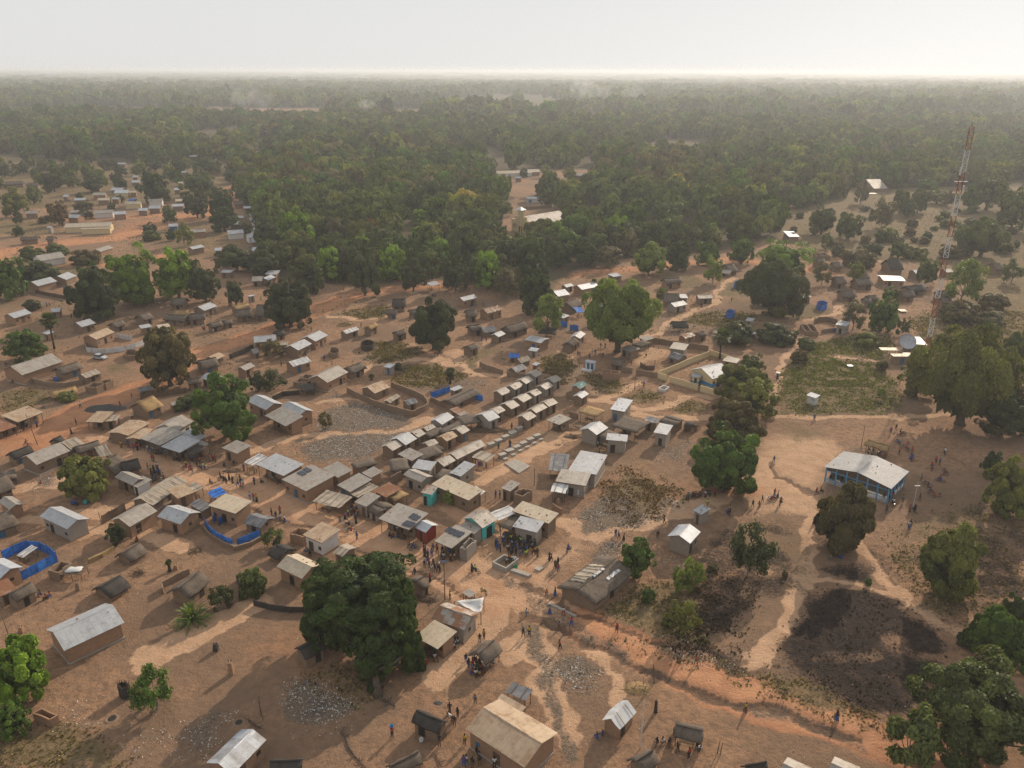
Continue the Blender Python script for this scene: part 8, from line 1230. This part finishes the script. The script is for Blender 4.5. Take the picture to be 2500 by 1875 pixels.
def hallcovers():
    hb = next(t[0] for t in THINGS if 'great grey thatched hall' in t[1]); L, W_, e0, rise, kd, fz = o_info[hb.name]; M_ = hb.matrix_world.copy()
    for nm, mat, u0, u1, v0, v1, wob, lb in (('sacking_cover', 'sacktarp', -.30, .22, .02, .46, .25, 'brown sacking spread over the far slope of the great thatched hall'), ('plastic_strip', 'whitetarp', -.10, .16, -.05, .02, .12, 'strip of white plastic along the ridge of the great thatched hall'), ('plastic_strip', 'whitetarp', .02, .34, -.30, -.22, .10, 'torn white plastic on the near slope of the great thatched hall')):
        rg = quad_noise(int(100*u1)); mb = MB(); x0, y0 = u0*L, v0*W_
        slab(mb, lambda u, v: (L*(u0+(u1-u0)*u)-x0, W_*(v0+(v1-v0)*v)-y0, fz(W_*(v0+(v1-v0)*v))+.16), 12, 6, .03, wob, rg, .05)
        o = empty(nm, M_ @ Vector((x0, y0, 0)), hb.rotation_euler[2]); build('sheet', mb, mat, o, True); pm = MB()
        for k in range(5 if 'sack' in nm else 2): u = (k+.5)/(5 if 'sack' in nm else 2); xx = L*(u1-u0)*u; pm.tube([(xx, 0, fz(y0)+.24), (xx+rg.uniform(-.4, .4), W_*(v1-v0), fz(W_*v1)+.24)], .045, 4)
        s_ = build('hold_down_poles', pm, 'wood', o); s_['kind'] = 'stuff'; reg(o, lb, 'sheet', full=True)
hallcovers()
def bucket(r, x, y, col, label, s=.2):
    X, Y = G(r, x, y); n = 10; o = empty('bucket', (X, Y, gh(X, Y))); vs = [(q*math.cos(2*math.pi*j/n), q*math.sin(2*math.pi*j/n), z) for q, z in ((s*.75, 0), (s, s*1.7), (s*.9, s*1.7), (s*.7, .03)) for j in range(n)]; build('tub', MB().add(vs, [(i*n+j, i*n+(j+1) % n, (i+1)*n+(j+1) % n, (i+1)*n+j) for i in range(3) for j in range(n)]+[tuple(range(n))[::-1], tuple(3*n+j for j in range(n))]), 'cloth', o, True, CC[col]); build('handle', MB().tube([(-s, 0, s*1.6), (0, .05, s*2.4), (s, 0, s*1.6)], .012, 4), 'chrome', o); reg(o, label, 'bucket', full=True)
bucket('B', 1450, 765, 'r', 'bright red tub on the ground beside the cream-roofed porch', .38); bucket('B', 1438, 805, 'g', 'flat green tub beside the bright red tub', .35); bucket('B', 1412, 1420, 'w', 'white pot in front of the sagging dark thatch hut', .28); bucket('B', 1930, 800, 'g', 'green basin under the crowded thatched shelter', .35); bucket('E', 620, 800, 'b', 'leftmost blue tub under the round olive tree', .4); bucket('E', 655, 805, 'k', 'black tub under the round olive tree', .35); bucket('E', 722, 795, 'c', 'turquoise tub under the round olive tree', .4); bucket('I', 478, 1150, 'b', 'blue tub in the jumbled yard', .7); bucket('F', 2042, 1305, 'c', 'mint bucket inside the water basin', .22); bucket('G', 65, 1345, 'g', 'dark green barrel beside the water basin', .35); bucket('H', 665, 1258, 'b', 'blue tub among the people sitting under the brown-tinged tree', .35)
def pit(r, x, y, R_, label):
    X, Y = G(r, x, y); o = empty('pit', (X, Y, gh(X, Y))); n = 18; rg = quad_noise(int(x)); vs = [(q*(1+rg.uniform(-.08, .08))*math.cos(2*math.pi*j/n), q*(1+rg.uniform(-.08, .08))*math.sin(2*math.pi*j/n), z) for q, z in ((R_*1.7, -.03), (R_*1.15, .16), (R_, .10), (R_*.9, .03)) for j in range(n)]; build('rim', MB().add(vs, [(i*n+j, i*n+(j+1) % n, (i+1)*n+(j+1) % n, (i+1)*n+j) for i in range(3) for j in range(n)]), 'mud', o, True); build('shade_disc', MB().add([(R_*.9*math.cos(2*math.pi*j/n), R_*.9*math.sin(2*math.pi*j/n), .03) for j in range(n)], [tuple(range(n))]), 'black', o); reg(o, label, 'pit', full=True)  # flat black disc, painted dark for the shaded inside of the hole
pit('A', 943, 1228, .55, 'round dug pit with a pale spoil rim, lower left'); pit('A', 2017, 1258, .5, 'round dug pit just above the striped white roof')
fence('A', ring(1060, 1040, 46, 26), 2.0, 'darkthatch', 'little black hut of sticks beside the loose dark shrub', 'stick_hut', 'hut', True, .15, True)
def clothes(key, n, cols):
    hb = next(t[0] for t in THINGS if key in t[1]); L, W_, e0, rise, kd, fz = o_info[hb.name]
    for i in range(n): x = -L/2+.4+(L-.8)*i/(n-1); q = build('hanging_cloth', MB().box(x-.14, -W_/2-.02, .9, x+.14, -W_/2+.03, 1.9), 'cloth', hb, False, CC[cols[i % len(cols)]])
clothes('bright clothes', 12, 'rykwopbrgywr'); clothes('striped cloth', 6, 'wbwkws')
def signs():
    hb = HOUSES['white office with blue doors behind the church']; L, W_, e0, rise, kd, fz = o_info[hb.name]
    build('sign_board', MB().box(L*.05, -W_/2+.3, 2.9, L*.32, -W_/2+.34, 3.7), 'bluewood', hb)
    for u in (-.38, -.3, .08, .36): build('door' if u < -.25 else 'window', MB().box(L*u, -W_/2+.32, 0 if u < -.25 else 1.1, L*u+1.0, -W_/2+.36, 2.1), 'bluewood', hb)
    hb = next(o for k, o in HOUSES.items() if 'small white latrine' in k); L, W_, e0, *_ = o_info[hb.name]; build('sign_board', MB().box(L*.02, -W_/2+.2, 1.2, L*.4, -W_/2+.24, 1.75), 'whitepaint', hb)
    for u in (.06, .14, .22, .30): build('lettering', MB().box(L*u, -W_/2+.185, 1.35, L*u+L*.05, -W_/2+.2, 1.6), 'bluepaint', hb.children[-1])
    hb = next(o for k, o in HOUSES.items() if 'white latrine block' in k); L, W_, e0, *_ = o_info[hb.name]
    for u in (-.28, .12): build('door', MB().box(L*u, -W_/2+.16, .35, L*u+.75, -W_/2+.2, 2.1), 'bluewood', hb)
    build('plinth', MB().box(-L/2-.5, -W_/2-1.2, -.2, L*.3, -W_/2+.1, .5), 'whitepaint', hb)
    for key, doors in (('turquoise shop', [(-.1, 'black')]), ('tiny red-walled', [(.1, 'redpaint')]), ('yellow and blue health post', [(-.2, 'black')])):
        hb = next(o for k, o in HOUSES.items() if key in k); L, W_, e0, *_ = o_info[hb.name]
        for u, m in doors: build('door', MB().box(L*u, -W_/2+.2, 0, L*u+1.1, -W_/2+.3, 2.1), m, hb)
signs()
# ---------------------------------------------------------------- litter, scrub and stones: what nobody could count
def scatter_in(polys, dens, seed, X=None):
    rg = quad_noise(seed); out = []
    for P, am in polys:
        lo, hi = P.min(0)-1.5, P.max(0)+1.5; n = int((hi-lo).prod()*dens*am); n = min(n, 160000); C = rg.uniform(lo, hi, (n, 2)); d = sdf(P, C[:, 0]+(fbm(C[:, 0]/3, C[:, 1]/3, 9, 3)-.5)*4, C[:, 1]+(fbm(C[:, 0]/3, C[:, 1]/3, 10, 3)-.5)*4)
        C = C[(d < rg.uniform(-1.5, 1.8, n)) & (fbm(C[:, 0]/2.2, C[:, 1]/2.2, 12, 3) > rg.uniform(.25, .62, n))]; out.append(C)
    return np.vstack(out)
PLA = np.array([(a_, b_, c) for a_, b_, c in PLOTS])
def off_plots(C, k=.62): return C[~((((C[:, None, :]-PLA[None, :, :2])**2).sum(2)) < (PLA[None, :, 2]*k)**2).any(1)] if len(C) < 60000 else np.vstack([off_plots(q, k) for q in np.array_split(C, 1+len(C)//50000)])
gzi = gz.reshape(len(ys), nx)
def ghv(C):
    i = np.clip(np.searchsorted(xs, C[:, 0]), 1, len(xs)-1); j = np.clip(np.searchsorted(ys, C[:, 1]), 1, len(ys)-1); tx = (C[:, 0]-xs[i-1])/(xs[i]-xs[i-1]); ty = (C[:, 1]-ys[j-1])/(ys[j]-ys[j-1])
    return (gzi[j-1, i-1]*(1-tx)+gzi[j-1, i]*tx)*(1-ty)+(gzi[j, i-1]*(1-tx)+gzi[j, i]*tx)*ty
def flakes(name, C, s0, s1, cols, wts, seed, label, cat, flat=.5, lift=.02):
    rg = quad_noise(seed); n = len(C); P = np.stack([C[:, 0], C[:, 1], ghv(C)+lift+rg.uniform(0, .05, n)], 1); Nn = unit(rg.normal(size=(n, 3))*flat+np.array([0, 0, 1.0])); V, Q = leafquads(P, Nn, 1.0, rg, 1.2)
    s = rg.uniform(s0, s1, n)**1.0; V = (V.reshape(n, 4, 3)-P[:, None, :])*s[:, None, None]+P[:, None, :]; ci = rg.choice(len(cols), n, p=np.array(wts)/sum(wts)); tc = np.array(cols)[ci]*rg.uniform(.7, 1.2, (n, 1))
    o = link(name, npmesh(name, V.reshape(-1, 3), Q, 'litter', rg.uniform(0, 1, n), tc)); o['kind'] = 'stuff'; o['label'] = label; o['category'] = cat; return o
def litmat():
    m, t = nt('litter'); k = N(t); k.out(k.attr('tcol', 'Color'), .8); MATS['litter'] = m
litmat()
if far_v: fc_ = link('far_people', npmesh('far_people', np.vstack(far_v), np.array(far_f), 'litter', None, np.array(far_c))); fc_['kind'] = 'stuff'; fc_['label'] = 'people far off among the huts'; fc_['category'] = 'people'
TP = [(PL(r, p), am) for r, p, am in TRASH]
flakes('rubbish', off_plots(scatter_in(TP, 30, 5)), .035, .13, [(.50, .47, .43), (.40, .36, .31), (.16, .13, .10), (.10, .16, .34), (.34, .10, .07)], [8, 4, 4, .3, .2], 6, 'whitish rubbish strewn over the dumps', 'rubbish', .8)
RG2 = quad_noise(21); C = np.stack([RG2.uniform(-150, 150, 130000), RG2.uniform(45, 300, 130000)], 1); C = C[(np.abs(C[:, 0]) < C[:, 1]*.7+4) & (fbm(C[:, 0]/9, C[:, 1]/9, 71, 4) > .46)]
flakes('loose_stones', off_plots(C, .8), .03, .085, [(.42, .36, .30), (.16, .11, .08), (.09, .07, .05), (.30, .20, .13), (.6, .58, .55)], [2, 5, 4, 4, .5], 22, 'loose stones, scraps and dead leaves on the bare ground', 'stones', .7)
GP = []
for r, p, am in [('L', [(200, 1080), (380, 860), (650, 960), (1000, 1000), (1150, 1200), (1130, 1410), (580, 1425), (180, 1430), (120, 1260)], 1), ('L', [(380, 840), (800, 760), (1100, 760), (1050, 960), (700, 920), (430, 890)], 1), ('G', [(780, 660), (960, 490), (1250, 580), (1470, 690), (1250, 890), (1050, 1000), (900, 950)], 1.3), ('J', [(950, 950), (1060, 800), (1250, 830), (1420, 905), (1250, 975), (1020, 985)], 1), ('J', [(1180, 1120), (1290, 1000), (1560, 1005), (1620, 1060), (1790, 1090), (1600, 1190), (1350, 1190)], 1), ('A', [(-100, 1320), (350, 1290), (600, 1330), (1050, 1450), (1130, 1700), (-100, 1700)], .7),
                 ('C', [(780, 300), (1050, 100), (1700, 100), (1750, 600), (1500, 620), (1250, 500), (900, 400)], 1), ('D', [(-60, 880), (150, 820), (600, 1000), (1050, 1330), (900, 1290), (500, 1160), (50, 990)], 1.2), ('L', [(1250, 620), (1500, 520), (2300, 560), (2300, 1000), (1400, 900)], .5), ('B', [(480, 860), (700, 770), (1050, 900), (1000, 1050), (900, 1150), (720, 1000)], 1), ('D', [(420, 300), (620, 100), (900, 170), (1240, 280), (1520, 540), (1480, 800), (1350, 1180), (900, 1120), (500, 900), (180, 690), (260, 480)], .2), ('D', [(-500, -60), (-150, 60), (-60, 200), (-160, 480), (-400, 650), (-700, 500), (-900, 420), (-800, 250)], .5),
                 ('D', [(1100, -150), (1800, -550), (2500, -560), (2500, 700), (1900, 600), (1500, 380), (1300, 150)], .5), ('K', [(1470, 630), (1680, 555), (2050, 560), (2110, 640), (1850, 690), (1650, 670)], .8), ('K', [(280, 950), (480, 910), (560, 1000), (490, 1160), (310, 1080)], 1), ('K', [(620, 1080), (900, 1090), (1010, 1200), (900, 1270), (720, 1210)], .8), ('K', [(1030, 1270), (1130, 1220), (1330, 1260), (1280, 1320), (1100, 1320)], 1), ('K', [(1380, 1370), (1500, 1290), (1700, 1350), (1700, 1400), (1450, 1410)], 1), ('I', [(0, 1240), (350, 1200), (450, 1290), (200, 1390), (0, 1380)], .7), ('J', [(780, 560), (960, 520), (1150, 510), (1100, 600), (900, 615)], .8),
                 ('H', [(1050, 1000), (1300, 900), (1900, 700), (2000, 1100), (1300, 1500), (1000, 1350)], .12), ('C', [(780, 600), (1300, 700), (1900, 850), (2212, 900), (2000, 700), (1300, 560)], .8)]: GP.append((PL(r, p), am))
C = scatter_in(GP, 16, 31); far_ = np.stack([RG2.uniform(-330, 330, 60000), RG2.uniform(190, 520, 60000)], 1); far_ = far_[(np.abs(far_[:, 0]) < far_[:, 1]*.7) & (fbm(far_[:, 0]/14, far_[:, 1]/14, 73, 4) > .50)]
C = off_plots(np.vstack([C, far_])); rg = quad_noise(33); n = len(C); sz = rg.uniform(.08, .24, n)*(1+.35*(C[:, 1] > 190)); P = np.stack([C[:, 0], C[:, 1], ghv(C)+sz*.35], 1); Nn = unit(rg.normal(size=(n, 3))*.75+np.array([.1, .15, .8])); V, Q = leafquads(P, Nn, 1.0, rg, 1.3); V = (V.reshape(n, 4, 3)-P[:, None, :])*sz[:, None, None]+P[:, None, :]
bw = (sdf(PL('G', [(780, 660), (960, 490), (1250, 580), (1470, 690), (1250, 890), (1050, 1000), (900, 950)]), C[:, 0], C[:, 1]) < 1); burnt = sdf(PL('D', [(-500, -60), (-150, 60), (420, 60), (900, 170), (1240, 280), (1520, 540), (1480, 800), (1350, 1180), (900, 1120), (500, 900), (180, 690), (-700, 650)]), C[:, 0], C[:, 1]) < 1
tc = np.where(rg.uniform(size=(n, 1)) < .5, np.array([[.15, .112, .060]]), np.array([[.095, .082, .042]])); fld = sdf(PL('L', [(200, 1080), (380, 740), (1000, 760), (1150, 1200), (1130, 1410), (580, 1425), (180, 1430), (120, 1260)]), C[:, 0], C[:, 1]) < 2; tc = np.where(fld[:, None], np.array([[.115, .120, .050]]), tc); tc = np.where(bw[:, None], np.array([[.115, .070, .040]]), tc); tc = np.where(burnt[:, None], np.array([[.040, .030, .022]]), tc)*rg.uniform(.6, 1.5, (n, 1))
o = link('dry_grass', npmesh('dry_grass', V.reshape(-1, 3), Q, 'forestleaf', rg.uniform(.2, .9, n), tc)); o['kind'] = 'stuff'; o['label'] = 'tufts of dry grass and scrub between the plots'; o['category'] = 'grass'
# ---------------------------------------------------------------- labels: what each thing stands by
LM = [('the huge mango tree', 'B', 900, 200), ('the blue-trimmed hall', 'H', 880, 600), ('the church', 'O', 200, 1230), ('the radio mast', 'S', 2258, 868), ('the satellite dish', 'L', 1210, 900), ('the great thatched hall', 'G', 740, 1500), ('the health post', 'K', 1700, 1130), ('the round olive tree', 'E', 715, 650), ('the lush mango tree', 'I', 1890, 1480), ('the tall dark mango', 'I', 1360, 1150), ('the lone blackish mango', 'J', 290, 680), ('the wide bushy tree', 'J', 1510, 820), ('the light green spreading tree', 'K', 925, 850), ('the long schoolroom', 'I', 250, 1130), ('the cream-roofed school', 'M', 730, 1250), ('the water basin', 'F', 2115, 1330), ('the turquoise shop', 'F', 1980, 1050), ('the turquoise-fronted wall', 'F', 1460, 820), ('the biggest brick house', 'C', 50, 1500), ('the sheet-covered brick hut', 'C', 930, 1380), ('the giant acacia', 'H', 1670, 110), ('the parked car', 'I', 845, 960), ('the blue-fenced yard', 'E', 1950, 1080), ('the striped awning', 'G', 430, 740), ('the walled hut yard', 'J', 1150, 1350), ('the white latrine block', 'K', 680, 1050), ('the yellow-leaved tree', 'O', 1415, 950), ('the field latrine', 'L', 430, 1300), ('the gleaming gable house', 'G', 1480, 1180), ('the whitewashed villa', 'I', 420, 170), ('the pandanus clump', 'A', 1625, 400), ('the two-shutter brick house', 'A', 700, 700), ('the market tables', 'G', 130, 290), ('the cooking shelter', 'C', 1560, 1420), ('the brown-tinged tree', 'H', 700, 1150), ('the red-walled kiosk', 'F', 1450, 1080), ('the crowded junction', 'G', 90, 1180), ('the ragged yard', 'G', 1000, 200), ('the shaggy fan palm', 'K', 1785, 955), ('the blossoming tree', 'E', 970, 1150), ('the tall fan palm', 'I', 460, 872), ('the sack-roofed tunnel', 'E', 1400, 780), ('the solar-panelled shop', 'F', 450, 640), ('the white office', 'O', 240, 985), ('the burnt plot', 'D', 850, 650), ('the red yard', 'M', 1400, 1180), ('the long barrack', 'N', 2200, 775), ('the grey kiosk', 'L', 700, 720), ('the tall light green tree', 'N', 1085, 930), ('the right edge', 'Q', 2212, 1300), ('the left edge', 'M', 0, 900), ('the far clearing', 'N', 1600, 260), ('the seated woman', 'A', 400, 210), ('the clothes stall', 'F', 1900, 420), ('the forked footpath', 'H', 1000, 1400)]
LMP = [(n, *PX(*G(r, x, y))) for n, r, x, y in LM]
def place(o, k=0):
    p = o.location; sx, sy = PX(p.x, p.y, p.z); c = sorted(LMP, key=lambda q: math.hypot(q[1]-sx, (q[2]-sy)*1.5))[k]; dx, dy = sx-c[1], (sy-c[2])*1.5; d = math.hypot(dx, dy)
    pre = 'right by' if d < 22 else None
    if pre: return f"{pre} {c[0]}"
    if abs(dx) > 1.8*abs(dy): w_ = 'left of' if dx < 0 else 'right of'
    elif abs(dy) > 1.8*abs(dx): w_ = 'behind' if dy < 0 else 'in front of'
    else: w_ = ('behind and ' if dy < 0 else 'in front and ')+('left of' if dx < 0 else 'right of')
    far = 'just ' if d < 70 else '' if d < 170 else 'well '
    return f"{far}{w_} {c[0]}"
ORD = ['leftmost', 'second from left', 'third from left', 'fourth from left', 'fifth from left', 'sixth from left', 'seventh from left', 'eighth from left', 'ninth from left', 'tenth from left']
pend = [(o, b_) for o, b_, f in THINGS if not f]; res = {}
for o, b_ in pend: res[o.name] = f"{b_}, {place(o)}"
def groups():
    g = {}
    for o, b_ in pend: g.setdefault(res[o.name], []).append((o, b_))
    return g
for lab, L_ in list(groups().items()):
    if len(L_) > 1:
        L_.sort(key=lambda t: PX(*t[0].location)[0])
        for i, (o, b_) in enumerate(L_):
            if len(L_) <= 10: res[o.name] = f"{b_}, {place(o)}, {ORD[i]}" if i < len(L_)-1 else f"{b_}, {place(o)}, {'rightmost' if len(L_) > 2 else 'the right one'}"
for o, b_, f_ in THINGS: o['kind'] = 'thing'
for o, b_ in pend:
    q = res[o.name]
    for a_, c_ in ((', weathered grey metal roof', ', grey roof'), ('open shelter on posts', 'open shelter'), ('flat-topped spreading tree', 'flat-topped tree'), ('rust-streaked metal', 'rusty'), (', just ', ', '), (', well ', ', '), ('in front and left of', 'front left of'), ('in front and right of', 'front right of'), ('behind and ', 'behind '), (' trousers', ''), ('dressed all in', 'in'), ('walking with arms raised to a load', 'walking')):
        if len(q.split()) > 16: q = q.replace(a_, c_)
    res[o.name] = q; L_ = q.split()
    o['label'] = res[o.name] if len(L_) <= 16 else ' '.join(res[o.name].replace(', weathered grey metal roof', ', grey roof').replace('open shelter on posts', 'open shelter').replace('flat-topped spreading tree', 'flat-topped tree').replace('rust-streaked metal', 'rusty').split()[:16])
print('people', NP, 'motorbikes', MOTON, 'things', len(THINGS))
# ---------------------------------------------------------------- haze
def haze():
    m, t = nt('haze'); k = N(t); v = k.n('VolumePrincipled'); v.inputs['Color'].default_value = (.83, .88, .94, 1)
    v.inputs['Density'].default_value = 0.000185; v.inputs['Anisotropy'].default_value = .3
    o = k.n('OutputMaterial'); k.l(v.outputs[0], o.inputs['Volume']); MATS['haze'] = m
    R_ = 41000; o = build('haze', MB().box(-R_, -R_, -2, R_, R_, 84), 'haze'); o['kind'] = 'stuff'; o['label'] = 'pale dusty haze thickening towards the horizon'; o['category'] = 'haze'
haze()
def smoke(r, x, y, wd, ht, dens, label):
    X, Y = G(r, x, y); m, t = nt('smoke'); k = N(t); v = k.n('VolumePrincipled'); v.inputs['Color'].default_value = (.93, .95, 1, 1)
    p = k.obj(); f = k.noise(p, 2.6/wd*2, 3, .6); k.put(v.inputs['Density'], k.math('MULTIPLY', k.ramp(f, .42, .75), dens)); v.inputs['Anisotropy'].default_value = .3
    o = k.n('OutputMaterial'); k.l(v.outputs[0], o.inputs['Volume']); MATS['smoke'] = m; mb = MB(); n = 12; vs = []; fs = []
    rr = [.15, .4, .75, 1.0, .9, .4]
    for i, q in enumerate(rr):
        h = ht*i/5
        for j in range(n): a_ = 2*math.pi*j/n; vs.append((wd*q*.5*math.cos(a_)-h*.5, wd*q*.5*math.sin(a_), 3+h))
    for i in range(5):
        for j in range(n): fs.append((i*n+j, i*n+(j+1) % n, (i+1)*n+(j+1) % n, (i+1)*n+j))
    fs += [tuple(range(n))[::-1], tuple(5*n+j for j in range(n))]; mb.add(vs, fs); s = build('smoke', mb, 'smoke'); s.location = (X, Y, rz(X, Y)); s['kind'] = 'stuff'; s['label'] = label; s['category'] = 'smoke'
smoke('O', 720, 230, 70, 58, .012, 'left one of the thin smoke plumes over the far wood'); smoke('O', 880, 235, 45, 45, .012, 'middle one of the thin smoke plumes over the far wood'); smoke('O', 1110, 225, 55, 45, .010, 'right one of the thin smoke plumes over the far wood')
smoke('N', 1010, 320, 34, 26, .02, 'small blue smoke wisp at the clearing'); smoke('N', 60, 300, 90, 40, .007, 'broad smoke drift over the far left clearing')
